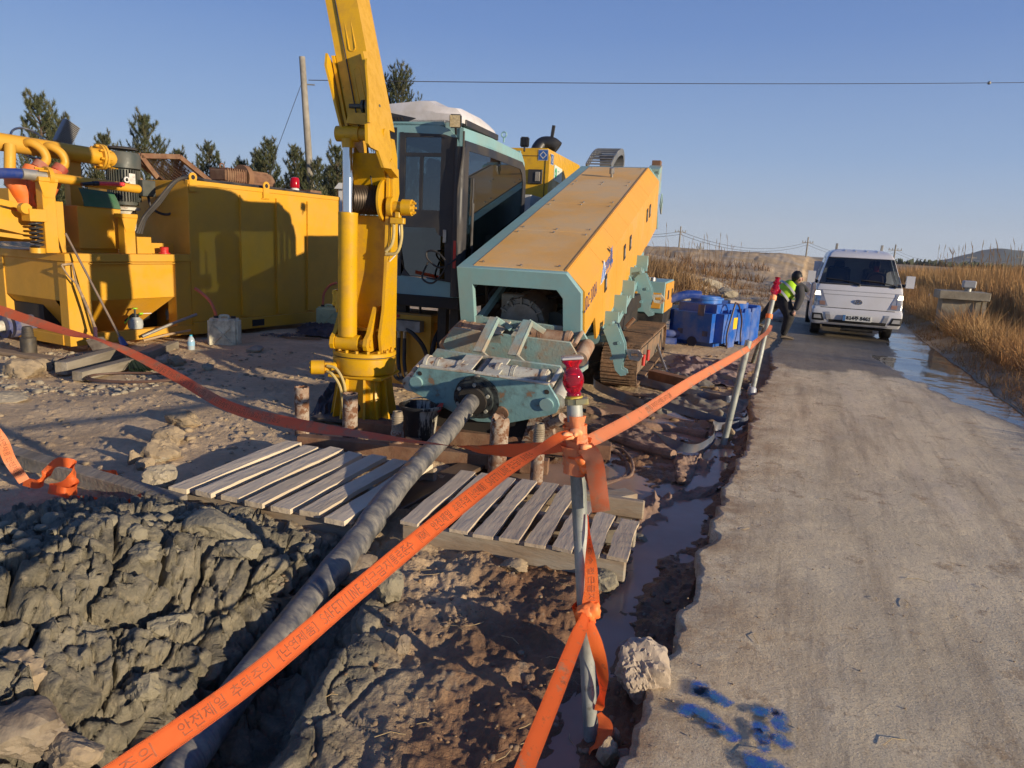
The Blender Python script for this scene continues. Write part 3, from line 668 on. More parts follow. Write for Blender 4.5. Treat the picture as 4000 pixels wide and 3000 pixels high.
# blue hose from the coupling
a=S(120,690,y=.12)
bh=tag(MB().tube([SK.w(v) for v in spl([(a.x+.02,.14,a.z+.02),(a.x-.15,.16,a.z+.02),(a.x-.5,.1,a.z-.02),(a.x-1.1,0,a.z-.1),(a.x-1.7,.1,a.z-.3)],8)],.058,16).build('blue_suction_hose',BLUE),'blue ribbed hose joined to the lower yellow pipe at the far left','hose')
# baton hung on the pipe
a=SK.w(S(318,720,y=.02));b1=SK.w(S(375,716,y=0.02));c1=SK.w(S(480,720,y=.02))
tw=thing('traffic_baton','red traffic baton with a black grip lying along the lower yellow pipe','baton')
MB().cyl(a,b1,.022,n=16).cyl(a.lerp(b1,.8),b1.lerp(c1,.08),.03,n=16).build('grip',BLKP,tw)
MB().cyl(b1,c1,.025,n=16).sph(c1,.027).build('light_tube',pm('baton_red',(.75,.06,.06),.3),tw)
# site cabinet behind the container
wc=thing('electric_cabinet','narrow white electric cabinet standing past the far end of the yellow container','cabinet',P(1345,1260,14.0).to_tuple(),-15)
wc.location.z=0
MB().bb((-.14,0,.55),(.14,.4,2.45),bev=.006).build('cabinet_body',WHT,wc); MB().poly([(-.2,2.45),(.2,2.45),(.14,2.56),(-.1,2.56)],'y',-.06,.46).build('roof',WHT,wc)
B('plinth',YEL,wc,(-.14,-.02,.45),(.14,.4,.55)); B('leg',GREY,wc,(-.13,0,0),(-.09,.05,.45)); B('leg',GREY,wc,(.09,0,0),(.13,.05,.45))
# ================= YELLOW COLUMN CRANE =================
CRN=Frame((-1.28,6.25,0),-10)
cr=thing('column_crane','tall yellow column crane with chrome lifting cylinder and winch, bolted to a steel sheet','crane',(-1.28,6.25,0),-10)
K=CRN.on
bp=MB(); bp.bb((-.42,-.30,.02),(.40,.42,.045),bev=0); bp.build('base_plate',pm('dark_plate',(.07,.06,.05),.7,bump=.003,dirt=(.2,.15,.1),da=.7),cr)
# flared pedestal
pd=MB(); cx_=-.05; b0,b1_,z0,z1=.262,.205,.045,.41
pd.bm.faces.ensure_lookup_table()
def octv(r,z,cut=.3): 
    c=r*(1-cut); return [(cx_-r,-c,z),(cx_-c,-r,z),(cx_+c,-r,z),(cx_+r,-c,z),(cx_+r,c,z),(cx_+c,r,z),(cx_-c,r,z),(cx_-r,c,z)]
lo=octv(.20,z0);hi=octv(.19,z1); b=bmesh.new(); L_=[b.verts.new(p) for p in lo];H_=[b.verts.new(p) for p in hi]
for i in range(8): b.faces.new((L_[i],L_[(i+1)%8],H_[(i+1)%8],H_[i]))
b.faces.new(H_); pd._add(b)
pd.build('pedestal',YCR,cr)
rb=MB()
for an in (-45,-20,20,45,90,135,-90-22,-90+22,180-22,180+22,225,):
    c_,s_=math.cos(R_(an)),math.sin(R_(an)); 
    b=bmesh.new(); t_=.010; nx,ny=-s_*t_,c_*t_
    pts=[(.15,z0),(.295,z0),(.235,z1),(.15,z1)]
    A_=[b.verts.new((cx_+r*c_+nx,r*s_+ny,z)) for r,z in pts];B_=[b.verts.new((cx_+r*c_-nx,r*s_-ny,z)) for r,z in pts]
    b.faces.new(A_);b.faces.new(B_[::-1])
    for i in range(4): b.faces.new((A_[i],B_[i],B_[(i+1)%4],A_[(i+1)%4]))
    bmesh.ops.recalc_face_normals(b,faces=b.faces[:]); rb._add(b)
rb.build('gusset',YCR,cr)
MB().box((cx_,0,.415),(.50,.46,.03),bev=.008).build('pedestal_top_plate',YCR,cr)
MB().cyl((cx_,-.19,.14),(cx_,-.206,.14),.045,n=20).build('hose_hole',DARK,cr)
MB().lathe([(.25,.43),(.268,.44),(.275,.46),(.275,.575),(.262,.585)],(cx_,0,0),48).build('slew_housing',YCR,cr)
MB().lathe([(.262,.585),(.262,.596)],(cx_,0,0),48).build('slew_seal',BLK,cr)
MB().lathe([(.277,.597),(.277,.622),(.270,.63)],(cx_,0,0),48).build('turntable',YCR,cr)
bt=MB()
for i in range(16):
    an=2*math.pi*i/16+.1; bt.cyl((cx_+.245*math.cos(an),.245*math.sin(an),.63),(cx_+.245*math.cos(an),.245*math.sin(an),.652),.016,n=6)
bt.build('bolt_ring',YCR,cr)
# column: U-shaped, cheeks either side
cl=MB(); cl.bb((-.20,.09,.63),(.125,.24,1.80),bev=.004); cl.build('column',YCR,cr)
for x0,x1 in ((.125,.150),(-.225,-.20)):
    MB().poly([(-.10,.63),(-.14,.78),(-.06,1.0),(-.02,1.35),(.0,1.8),(.01,2.30),(.05,2.44),(.12,2.44),(.20,2.3),(.25,1.7),(.25,.63)] if x0>0 else [(-.10,.63),(-.10,.9),(0.02,1.1),(.05,1.8),(.05,2.3),(.1,2.4),(.2,2.3),(.25,1.7),(.25,.63)],'x',x0,x1).build('cheek_plate',YCR,cr)
for x0 in (-.275,.03):
    MB().poly([(-.23,.66),(-.25,.70),(-.23,.76),(-.17,.80),(-.02,1.02),(.1,1.02),(.1,.64),(-.17,.64)],'x',x0,x0+.035,).build('clevis_lug',YCR,cr)
MB().cyl((-.285,-.16,.71),(.075,-.16,.71),.035,n=20).build('clevis_pin',YCR,cr)
MB().bb((-.23,-.03,.80),(.1,.1,.83)).build('stiffener',YCR,cr)
# cylinder
CXC=-.145
MB().cyl((CXC-.09,-.16,.71),(CXC+.115,-.16,.71),.07,n=28).build('cylinder_eye',YCR,cr)
MB().lathe([(.078,.765),(.0815,.78),(.0815,1.785),(.083,1.79),(.083,1.81),(.06,1.815)],(CXC,-.16,0),32).build('cylinder_barrel',YCR,cr)
MB().cyl((CXC,-.16,1.80),(CXC,-.16,2.36),.047,n=32).build('piston_rod',CHROME,cr)
MB().cyl((CXC,-.16,2.33),(CXC,-.16,2.40),.052,.06,n=24).cyl((CXC-.10,-.16,2.44),(CXC+.10,-.16,2.44),.062,n=28).build('rod_eye',YCR,cr)
# boom: box section rising steeply, leaning left
P0=K(1447,500,y=-.02); P1=K(1352,0,y=.05)
ax=(P1-P0).normalized(); 
def bx(o,u,v): return (o[0]+u,o[1]+v)
bo=MB(); top=P1+ax*2.2
wl,wr=-.165,.165; 
def ring(c,w0,w1,d0,d1): return [(c.x+w0,c.y+d0,c.z),(c.x+w1,c.y+d0,c.z),(c.x+w1,c.y+d1,c.z),(c.x+w0,c.y+d1,c.z)]
b=bmesh.new(); r0=[b.verts.new(v) for v in ring(P0,-.135,.135,-.13,.22)]; r1=[b.verts.new(v) for v in ring(top,-.14,.14,-.10,.15)]
for i in range(4): b.faces.new((r0[i],r0[(i+1)%4],r1[(i+1)%4],r1[i]))
b.faces.new(r0[::-1]);b.faces.new(r1); bo._add(b); bo.build('boom',YCR,cr)
def onb(u,f,dy): c=P0.lerp(P1,f); return Vector((c.x+u,c.y+dy,c.z))
for f0,f1 in ((.15,.42),(.60,.92)):
    c0=onb(.02,f0,-.129+.01*f0);c1=onb(.02,f1,-.126+.02*f1)
    sl=MB(); pts=[]
    for k in range(13): a_=math.pi*k/12; pts.append(c1+Vector((.028*math.cos(a_),-.003,.028*math.sin(a_))))
    for k in range(13): a_=math.pi+math.pi*k/12; pts.append(c0+Vector((.028*math.cos(a_),-.003,.028*math.sin(a_))))
    sl.tube(pts,.007,6,closed=True); s_o=sl.build('boom_slot_rim',YCR,cr)
MB().tube([onb(-.045,-.05,-.15),onb(-.045,.5,-.138),onb(-.05,1.5,-.12)],.006,6).build('cable_line',BLK,cr)
# boom side cheeks at the foot: sheared plates following the lean of the boom
shk=(P1.x-P0.x)/(P1.z-P0.z)
SHM=Matrix(((1,0,shk,-shk*P0.z),(0,1,0,0),(0,0,1,0),(0,0,0,1)))
def side(pts,off,th,name):
    out=[]
    for px,py in pts:
        z=K(px,py,y=.1).z
        for _ in range(3): q=K(px,py,x=P0.x+off+th+shk*(z-P0.z)); z=q.z
        out.append((q.y,q.z))
    m=MB(); m.M=SHM; m.poly(out,'x',P0.x+off,P0.x+off+th); return m.build(name,YCR,cr)
FP=[(1438,560),(1436,480),(1440,400),(1432,262),(1418,200),(1462,200),(1480,290),(1503,380),(1512,440),(1532,590),(1531,660),(1500,655),(1478,590),(1448,575)]
side(FP,.142,.024,'boom_foot_plate')
out=[(-.16,2.40),(-.17,2.6),(-.13,3.05),(.1,3.1),(.25,2.6),(.2,2.32),(.05,2.25)]
m=MB(); m.M=SHM; m.poly(out,'x',P0.x-.166,P0.x-.142); m.build('boom_foot_plate',YCR,cr)
side([(1443,478),(1440,350),(1432,255),(1434,228),(1458,262),(1469,330),(1464,400),(1454,478)],.175,.016,'guide_plate')
m=MB(); m.M=SHM; m.poly([(-.20,2.45),(-.24,2.95),(-.16,3.06),(-.10,3.0),(-.09,2.45)],'x',P0.x-.20,P0.x-.18); m.build('guide_plate',YCR,cr)
q=K(1480,590,x=P0.x+.16)
MB().poly([(q.y,2.20),(q.y+.25,2.12),(q.y+.26,2.16),(q.y+.1,2.26)],'x',P0.x+.17,P0.x+.24).build('step_plate',YCR,cr)
MB().poly([(P0.x-.14,2.52),(P0.x+.14,2.50),(P0.x+.12,2.60),(P0.x-.12,2.60)],'y',-.20,-.14).build('boom_cross_plate',YCR,cr)
MB().poly([(P0.x-.13,2.60),(P0.x+.13,2.60),(P0.x+.11,2.47),(P0.x-.11,2.47)],'y',-.14,-.13).build('boom_face_plate',YCR,cr)
MB().cyl((P0.x-.19,-.16,2.44),(P0.x+.19,-.16,2.44),.05,n=24).build('boom_pin',YCR,cr)
sv=MB(); sv.cyl((P0.x-.02,-.15,2.66),(P0.x+.0,-.15,2.66),.05,n=20).cyl((P0.x+.015,-.15,2.66),(P0.x+.035,-.15,2.66),.05,n=20).cyl((P0.x-.13,-.15,2.66),(P0.x+.13,-.15,2.66),.018,n=12); sv.build('cable_sheave',DKM,cr)
MB().poly([(-.08,2.22),(-.12,2.30),(.15,2.30),(.2,2.0),(.1,1.98)],'x',-.20,.12).build('throat_box',YCR,cr)
MB().cyl((-.2,.1,2.14),(.155,.1,2.14),.045,n=20).build('foot_pin',YCR,cr)
MB().poly([(.02,2.16),(.08,2.22),(.17,2.20),(.2,2.0),(.12,1.86),(.04,1.9)],'x',.151,.175).build('cover_plate',YCR,cr)
# winch
MB().cyl((-.19,.05,1.93),(.10,.05,1.93),.115,n=32).build('winch_drum',DARK,cr)
wr=MB()
for i in range(17): wr.lathe([(.117,-.007),(.124,0),(.117,.007)],(-.17+i*.015,.05,1.93),32,Matrix.Rotation(R_(90),4,'Y'),cap=False)
wr.build('wire_rope',pm('wire_rope',(.085,.065,.05),.45,.6),cr)
MB().cyl((.085,.05,1.93),(.105,.05,1.93),.175,n=40).build('winch_flange',YCR,cr)
MB().cyl((-.205,.05,1.93),(-.19,.05,1.93),.175,n=40).build('winch_flange',YCR,cr)
MB().tube([(0,.0,2.04),(-.03,-.02,2.3),(-.045,-.1,2.62)],.006,6).build('winch_cable',BLK,cr)
wm=MB(); wm.cyl((.15,.02,1.88),(.19,.02,1.88),.085,n=24).cyl((.19,.02,1.88),(.27,.02,1.88),.048,n=24).cyl((.27,.02,1.88),(.355,.02,1.88),.068,n=28)
for i in range(7):
    an=2*math.pi*i/7; wm.cyl((.35,.02+.05*math.cos(an),1.88+.05*math.sin(an)),(.378,.02+.05*math.cos(an),1.88+.05*math.sin(an)),.010,n=6)
wm.bb((.18,-.04,1.74),(.30,.02,1.79)); wm.bb((.22,-.03,1.79),(.26,.03,1.84)); wm.build('winch_motor',YCR,cr)
hs=MB(); hs.tube(spl([(.205,-.01,1.75),(.205,-.01,1.64),(.19,-.02,1.56),(.14,-.02,1.50)],6),.014,8).tube(spl([(.27,-.01,1.75),(.275,-.01,1.62),(.24,-.02,1.50),(.14,-.02,1.48)],6),.014,8); hs.build('motor_hose',pm('painted_hose',(.55,.42,.14),.5,dirt=(.3,.26,.18),da=.6),cr)
MB().tube(spl([(.24,.02,1.74),(.25,.03,1.6),(.23,.02,1.50),(.17,.0,1.42)],6),.005,6).build('white_wire',WHT,cr)
# slew motor on the left with two hoses
q=K(1250,1428,y=-.30)
ax_=(Vector((-.9,-.42,-.0))).normalized(); c0=Vector((q.x+.04,-.30,.50)); c1=c0+ax_*.11
sm=MB(); sm.cyl(c0,c1,.062,n=28)
a1=ax_.orthogonal().normalized();a2=ax_.cross(a1)
for i in range(7):
    an=2*math.pi*i/7; o_=a1*math.cos(an)*.044+a2*math.sin(an)*.044; sm.cyl(c1+o_,c1+o_+ax_*.012,.009,n=6)
sm.cyl(c1,c1+ax_*.012,.014,n=12); sm.box(c0-ax_*.03,(.06,.07,.09),rot=(0,0,.43)); sm.cyl(c0-ax_*.03,(-.2,-.1,.5),.035,n=16)
sm.build('slew_motor',YCR,cr)
h2=MB(); h2.tube(spl([c0+Vector((.04,-.03,.02)),c0+Vector((.13,-.04,.0)),c0+Vector((.20,-.04,-.13)),c0+Vector((.215,-.02,-.36))],7),.013,8).tube(spl([c0+Vector((.04,-.03,-.03)),c0+Vector((.10,-.05,-.05)),c0+Vector((.165,-.04,-.16)),c0+Vector((.185,-.02,-.36))],7),.013,8)
h2.build('slew_hose',MATS['painted_hose'],cr)
v=MB(); q=K(1338,1128,y=-.10); v.bb((-.285,-.16,1.02),(-.25,-.08,1.16)); v.bb((-.26,-.17,.995),(-.225,-.10,1.15)); v.cyl((-.27,-.175,1.13),(-.27,-.16,1.13),.014,n=12).cyl((-.27,-.175,1.04),(-.27,-.16,1.04),.014,n=12).cyl((-.26,-.12,1.0),(-.26,-.12,.96),.01,n=10); v.build('valve_block',YCR,cr)
MB().tube(spl([(-.245,-.12,1.15),(-.24,-.12,1.5),(-.235,-.1,1.78)],6),.007,6).tube(spl([(-.245,-.12,1.02),(-.24,-.12,.85),(-.23,-.15,.8)],6),.007,6).build('steel_line',YCR,cr)
# ================= DRILLING RIG =================
RGF=Frame((-.561,6.6,0),-17.25); BXF=Frame((-.561,6.6,1.394),-17.25,16.3)
rg=thing('drilling_rig','teal and orange horizontal drilling rig on crawler tracks with operator cab and long sloping cowl','drilling rig',(-.561,6.6,0),-17.25)
Q=RGF.on
def ringpanel(mb,outer,inner,axis,a,b):
    """plate with a hole: outer and inner outlines with equal vertex counts"""
    bm=bmesh.new(); f=(lambda p,k:(k,p[0],p[1])) if axis=='x' else ((lambda p,k:(p[0],k,p[1])) if axis=='y' else (lambda p,k:(p[0],p[1],k)))
    n=len(outer); vs=[[bm.verts.new(f(p,k)) for p in L] for k in (a,b) for L in (outer,inner)]
    o0,i0,o1,i1=vs
    for k in range(n):
        j=(k+1)%n
        for q in ((o0[k],o0[j],i0[j],i0[k]),(o1[k],i1[k],i1[j],o1[j]),(o0[k],o1[k],o1[j],o0[j]),(i0[k],i0[j],i1[j],i1[k])): bm.faces.new(q)
    bmesh.ops.recalc_face_normals(bm,faces=bm.faces[:]); return mb._add(bm)
def rrect(x0,z0,x1,z1,r,n=4):
    out=[]
    for cx,cz,a0 in ((x1-r,z1-r,0),(x0+r,z1-r,90),(x0+r,z0+r,180),(x1-r,z0+r,270)):
        for k in range(n+1): a=R_(a0+90*k/n); out.append((cx+r*math.cos(a),cz+r*math.sin(a)))
    return out
def thinglass(name,tint,ref=.08,rough=.02):
    m=bpy.data.materials.new(name); m.use_nodes=True; t=m.node_tree; t.nodes.remove(t.nodes['Principled BSDF'])
    o=t.nodes['Material Output']; tr=nn(t,'ShaderNodeBsdfTransparent'); tr.inputs[0].default_value=(*tint,1)
    g=nn(t,'ShaderNodeBsdfGlossy'); g.inputs['Roughness'].default_value=rough; g.inputs[0].default_value=(.9,.95,1,1)
    lw=nn(t,'ShaderNodeLayerWeight'); lw.inputs[0].default_value=.35; mx=nn(t,'ShaderNodeMixShader')
    t.links.new(rng(t,lw.outputs['Fresnel'],0,1,ref,.75),mx.inputs[0]); t.links.new(tr.outputs[0],mx.inputs[1]); t.links.new(g.outputs[0],mx.inputs[2]); t.links.new(mx.outputs[0],o.inputs[0]); return m
GLS=thinglass('cab_glass',(.23,.29,.29),.08); GLSD=thinglass('cab_glass_dark',(.10,.13,.14),.05)
# ---- crawler tracks ----
def track(x0,x1,y0,y1,h):
    tr=MB(); r=h/2; prof=[]
    ys=np.linspace(y0+r,y1-r,22)
    for y in ys: prof.append((y,h,0))
    for a in np.linspace(90,-90,9)[1:-1]: prof.append((y1-r+r*math.cos(R_(a)),r+r*math.sin(R_(a)),90-a))
    for y in ys[::-1]: prof.append((y,0,180))
    for a in np.linspace(270,90,9)[1:-1]: prof.append((y0+r+r*math.cos(R_(a)),r+r*math.sin(R_(a)),90-a))
    for y,z,an in prof:
        tr.box(((x0+x1)/2,y,z),(x1-x0,.135,.022),rot=(-R_(an),0,0),bev=0)
        n=Vector((0,math.sin(R_(an)),math.cos(R_(an)))); t=Vector((0,math.cos(R_(an)),-math.sin(R_(an))))
        for k in (-.045,0,.045): tr.box(Vector(((x0+x1)/2,y,z))+n*.02+t*k,(x1-x0,.012,.022),rot=(-R_(an),0,0),bev=0)
    return tr
TRK=pm('track_steel_muddy',(.12,.085,.06),.8,var=.2,dirt=(.27,.16,.09),da=.95,ds=5,dth=.45,bump=.01,bs=30)
for x0 in (.99,-.75):
    tk=track(x0,x0+.44,2.28,5.6,.46).build('crawler_track',TRK,rg,0)
    fr=MB(); fr.bb((x0+.05,2.5,.09),(x0+.39,5.4,.37)); fr.cyl((x0+.04,2.51,.23),(x0+.40,2.51,.23),.19,n=28); fr.cyl((x0+.04,5.37,.23),(x0+.40,5.37,.23),.19,n=28); fr.build('track_frame',pm('track_frame_mud',(.10,.10,.085),.7,dirt=(.27,.17,.10),da=.95,ds=5,dth=.45,bump=.008,bs=30),tk)
    if x0>0:
        for yy in (2.75,3.2): MB().cyl((x0+.45,yy,.2),(x0+.45,yy,.34),.022,n=12).build('red_marker',RED,tk)
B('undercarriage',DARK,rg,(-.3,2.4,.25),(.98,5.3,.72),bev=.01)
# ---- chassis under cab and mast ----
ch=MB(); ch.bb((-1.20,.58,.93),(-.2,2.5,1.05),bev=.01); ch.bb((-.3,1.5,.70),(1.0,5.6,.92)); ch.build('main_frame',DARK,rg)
for x,y in ((-1.02,1.0),(-.52,.95),(-.36,.9)): B('support_leg',BLK,rg,(x-.05,y-.05,.30),(x+.05,y+.05,.95))
B('rear_wall',TEALD,rg,(-.15,1.9,.7),(1.05,1.95,1.7),bev=0)
# ---- cab ----
cb=MB()
oF=[(-1.13,1.05),(-.7,1.05),(-.245,1.05),(-.235,1.4),(-.235,2.40),(-.25,2.52),(-.30,2.62),(-.38,2.69),(-.5,2.725),(-1.13,2.75)]
iF=[(-.905,1.24),(-.7,1.23),(-.30,1.20),(-.29,1.4),(-.29,2.36),(-.305,2.46),(-.35,2.55),(-.42,2.61),(-.52,2.635),(-.905,2.655)]
ringpanel(cb,oF,iF,'y',.60,.64)
# roof shell
rf=MB(); rf.bb((-1.15,.60,2.70),(-.42,2.62,2.775),bev=.02,seg=2); rf.poly([(-.222,2.58),(-.232,2.64),(-.27,2.71),(-.34,2.755),(-.43,2.774),(-.43,2.58)],'y',.62,2.62); rf.build('cab_roof',TEAL,rg)
# side facing the mast
s0=[(.60,1.05),(1.4,1.05),(2.55,1.05),(2.72,1.5),(2.71,2.42),(2.66,2.6),(2.52,2.70),(1.4,2.72),(.60,2.70)]
s1=[(.72,1.15),(1.4,1.15),(2.45,1.15),(2.62,1.5),(2.61,2.38),(2.56,2.52),(2.45,2.60),(1.4,2.62),(.72,2.60)]
ringpanel(cb,s0,s1,'x',-.265,-.225); ringpanel(cb,s0,s1,'x',-1.15,-1.11)
ringpanel(cb,[(-1.13,1.05),(-.24,1.05),(-.24,2.73),(-1.13,2.73)],[(-1.03,1.7),(-.34,1.7),(-.34,2.6),(-1.03,2.6)],'y',2.5,2.54)
cb.bb((-1.14,.61,1.04),(-.23,2.55,1.08)); cab=cb.build('cab',TEAL,rg)
# teal post left of the door
# black door with windows (hole outlines)
dr=MB()
wTop=[(1590,597),(1713,601),(1706,548),(1690,536),(1600,532),(1588,540)]
def pz(L,y): return [(Q(px,py,y=y).x,Q(px,py,y=y).z) for px,py in L]
yF=.605
dr.bb((-.903,yF-.012,1.235),(-.866,yF+.012,2.655),bev=0)
def cc(*pts): return pts
xl,xr=-.903,-.287
uL,uR=Q(1583,700,y=yF).x,Q(1640,700,y=yF).x; rL,rR=Q(1652,700,y=yF).x,Q(1722,700,y=yF).x
zt0,zt1=Q(1650,597,y=yF).z,Q(1650,536,y=yF).z; zu0,zu1=Q(1650,820,y=yF).z,Q(1650,612,y=yF).z
def slab(x0,z0,x1,z1): dr.bb((x0,yF-.012,z0),(x1,yF+.012,z1),bev=0)
slab(-.866,zt1,xr,2.655) if False else dr.poly([(-.866,zt1),(xr,zt1),(xr,2.48),(-.32,2.575),(-.42,2.635),(-.866,2.652)] if zt1<2.45 else [(-.866,zt1),(-.33,zt1),(-.42,2.635),(-.866,2.652)],'y',yF-.012,yF+.012)
slab(-.866,zt0-.03,uL,zt1); slab(uL,zu1,xr,zt0); slab(rR,zt0,xr,zt1-.0); slab(-.866,zu0,uL,zt0-.03); slab(uR,zu0,rL,zu1); slab(rR,zu0,xr,zu1); 
lw=pz([(1562,886),(1700,890),(1712,915),(1738,930),(1738,1092),(1600,1075),(1580,1050),(1548,965)],yF)
zl1=max(p[1] for p in lw)+.03
slab(-.866,zl1,xr,zu0)
lo_o=[(-.866,zl1),(-.55,zl1),(-.45,zl1),(xr,zl1),(xr,1.20),(-.62,1.235),(-.866,1.24),(-.866,1.5)]
ringpanel(dr,lo_o,lw,'y',yF-.012,yF+.012)
BKF=pm('cab_black',(.022,.023,.027),.45,dirt=(.07,.06,.05),da=.5,ds=3)
door=dr.build('cab_door',BKF,rg)
gl=MB(); gl.bb((uL-.01,yF-.003,zu0-.01),(rR+.01,yF+.003,zt1+.01),bev=0); gl.build('door_glass',GLS,door)
gl=MB(); gl.poly(lw,'y',yF-.003,yF+.003); gl.build('lower_glass',GLSD,door)
hd=MB(); q=Q(1735,925,y=.58); hd.bb((q.x-.015,.575,q.z-.06),(q.x+.02,.595,q.z+.07)); hd.build('door_handle',STEEL,door)
B('cab_window_bar',BKF,rg,(-1.125,.598,1.95),(-.94,.606,2.70),bev=0)
# mast-side windshield: black border and glass
wf=MB(); o_=[(.60,1.06),(1.4,1.06),(2.55,1.06),(2.71,1.5),(2.70,2.40),(2.64,2.54),(2.52,2.60),(1.4,2.60),(.62,2.585)]
i_=[(.73,1.22),(1.4,1.22),(2.42,1.22),(2.59,1.5),(2.58,2.36),(2.53,2.46),(2.44,2.51),(1.4,2.515),(.73,2.50)]
ringpanel(wf,o_,i_,'x',-.224,-.208); wsf=wf.build('windshield_frame',BKF,rg)
MB().poly(i_,'x',-.218,-.214).build('windshield_glass',GLS,wsf)
wp=MB(); wp.tube([(-.19,.86,1.30),(-.185,.83,1.75),(-.19,.85,2.0)],.012,6); wp.bb((-.20,.82,1.55),(-.185,.85,2.25)); wp.build('wiper',BLK,wsf)
pl=MB(); pl.cyl((-.25,.60,1.06),(-.25,.60,2.52),.055,n=18); pl.build('corner_pillar',BKF,rg)
MB().tube(spl([(-.205,.56,2.66),(-.20,.54,2.45),(-.235,.53,2.1),(-.225,.53,1.7),(-.22,.53,1.45)],6),.011,8).build('conduit',BLK,rg)
B('reflector_strip',RED,rg,(-.265,.536,1.35),(-.235,.543,1.62),bev=0)
MB().tube(spl([(-.22,.53,1.45),(-.35,.45,1.35),(-.5,.46,1.42),(-.52,.48,1.5),(-.4,.45,1.5),(-.3,.45,1.38),(-.42,.43,1.2),(-.55,.44,1.24),(-.5,.46,1.4)],6),.010,6).build('loose_cable',BLK,rg)
# seat and console inside
st=MB(); st.box((-.72,1.5,1.5),(.45,.45,.14),bev=.03); st.box((-.93,1.5,1.95),(.14,.45,.75),rot=(0,-.1,0),bev=.04,seg=2); st.box((-.93,1.5,2.4),(.1,.26,.2),bev=.03); st.box((-.7,1.5,1.25),(.3,.3,.3)); st.build('seat',BLKP,rg)
MB().box((-.42,1.4,1.45),(.22,1.3,.22),rot=(0,.3,0),bev=.02).box((-.45,.85,1.75),(.06,.3,.2)).build('console',BLKP,rg)
# air conditioner
ac=MB(); zc=2.79
prof=[(-1.19,zc+.02),(-1.16,zc+.14),(-1.05,zc+.17),(-.72,zc+.20),(-.62,zc+.195),(-.52,zc+.14),(-.34,zc+.12),(-.27,zc+.05),(-.25,zc-.0),(-.25,zc-.04),(-1.19,zc-.04)]
b=bmesh.new(); secs=[]
for yy,sc_ in ((.62,.5),(.66,.88),(.80,1.0),(1.35,1.0),(1.62,.86),(1.72,.5)):
    secs.append([b.verts.new((-.72+(x+.72)*(.94+.06*sc_),yy,zc-.04+(z-zc+.04)*sc_)) for x,z in prof])
for A_,B_ in zip(secs,secs[1:]):
    for i in range(len(prof)): b.faces.new((A_[i],A_[(i+1)%len(prof)],B_[(i+1)%len(prof)],B_[i]))
b.faces.new(secs[0][::-1]);b.faces.new(secs[-1]); bmesh.ops.recalc_face_normals(b,faces=b.faces[:]); ac._add(b)
aco=ac.build('air_conditioner',pm('ac_white',(.62,.60,.60),.5,var=.08,dirt=(.40,.37,.33),da=.5,ds=4),rg,24)
vb=MB(); vb.bb((-1.17,.63,zc-.05),(-.30,.70,zc+.0)); 
vb.poly([(-1.19,zc-.04),(-.85,zc-.04),(-.74,zc+.0),(-1.1,zc+.065),(-1.19,zc+.06)],'y',.615,.70); vb.bb((-.28,.7,zc-.06),(-.235,1.66,zc-.0)); v_=vb.build('vent_band',BKF,aco)
for i in range(6): MB().bar((-1.08+i*.035,.612,zc+.01),(-1.06+i*.035,.612,zc-.02),.016,.004,up=(0,1,0),bev=0).build('vent_slot',DARK,v_)
def worklight(x,y,z,rz,parent,m):
    lm=MB(); lm.M=Matrix.Translation((x,y,z))@Matrix.Rotation(R_(rz),4,'Z')@Matrix.Rotation(R_(8),4,'X'); lm.box((0,0,0),(.115,.05,.125),bev=.012,seg=2); 
    for i in range(5): lm.box((-.04+i*.02,.035,0),(.006,.03,.11),bev=0)
    lm.cyl((0,0,-.06),(0,.02,-.12),.012,n=8); o=lm.build('work_light',BLKP,parent)
    l2=MB(); l2.M=Matrix.Translation((x,y,z))@Matrix.Rotation(R_(rz),4,'Z')@Matrix.Rotation(R_(8),4,'X'); l2.box((0,-.028,0),(.098,.006,.108),bev=.008); l2.build('light_lens',m,o); return o
LENS=pm('lamp_lens',(.40,.33,.20),.25,var=.35,vs=60,coat=.6)
q=Q(1780,473,y=.50); worklight(q.x,.50,q.z,10,rg,LENS)
q=Q(2050,555,x=-.32); worklight(q.x,q.y,q.z,195,rg,LENS)
for px,py in ((1695,450),(1960,530)):
    q=Q(px,py,x=-.42) ; q=Vector((-.45,.66,2.80)) if px<1800 else Vector((-.27,1.95,2.80))
    e=MB(); e.tube([q+Vector((.03*math.cos(t),0,.035+.03*math.sin(t))) for t in [i*math.pi/6 for i in range(12)]],.008,6,closed=True); e.cyl(q-Vector((0,0,.05)),q,.01,n=8); e.build('lifting_eye',TEAL,rg)
# ---- engine housing behind the cab ----
eh=MB(); ex0,ex1,ey0,ey1=-1.15,-.30,3.3,5.9
b=bmesh.new()
def er(y,zt,z0=1.5): return [b.verts.new(v) for v in ((ex0,y,z0),(ex1,y,z0),(ex1,y,zt-.12),(ex1-.04,y,zt),(ex0,y,zt))]
A_=er(4.1,2.97);B_=er(6.2,2.97)
for i in range(5): b.faces.new((A_[i],A_[(i+1)%5],B_[(i+1)%5],B_[i]))
b.faces.new(A_[::-1]);b.faces.new(B_); bmesh.ops.recalc_face_normals(b,faces=b.faces[:]); eh._add(b); ehb=eh.build('engine_housing',YCR,rg)
B('engine_housing_panel',pm('pale_grey_panel',(.42,.43,.42),.5),rg,(-1.1,3.2,1.05),(-.28,5.9,2.26))
q=Q(2092,690,y=4.09); lk=MB(); lk.bb((q.x-.11,4.075,q.z-.10),(q.x+.10,4.098,q.z+.10),bev=.004); l_=lk.build('door_lock',BLKP,ehb)
B('lock_lever',GREYC,l_,(q.x-.0,4.06,q.z-.065),(q.x+.07,4.074,q.z+.065))
for zz in (2.72,2.42): MB().poly([(-1.0,zz-.04),(-.86,zz-.03),(-.86,zz+.03),(-1.0,zz+.04)],'y',4.07,4.09).build('hinge',BLKP,ehb)
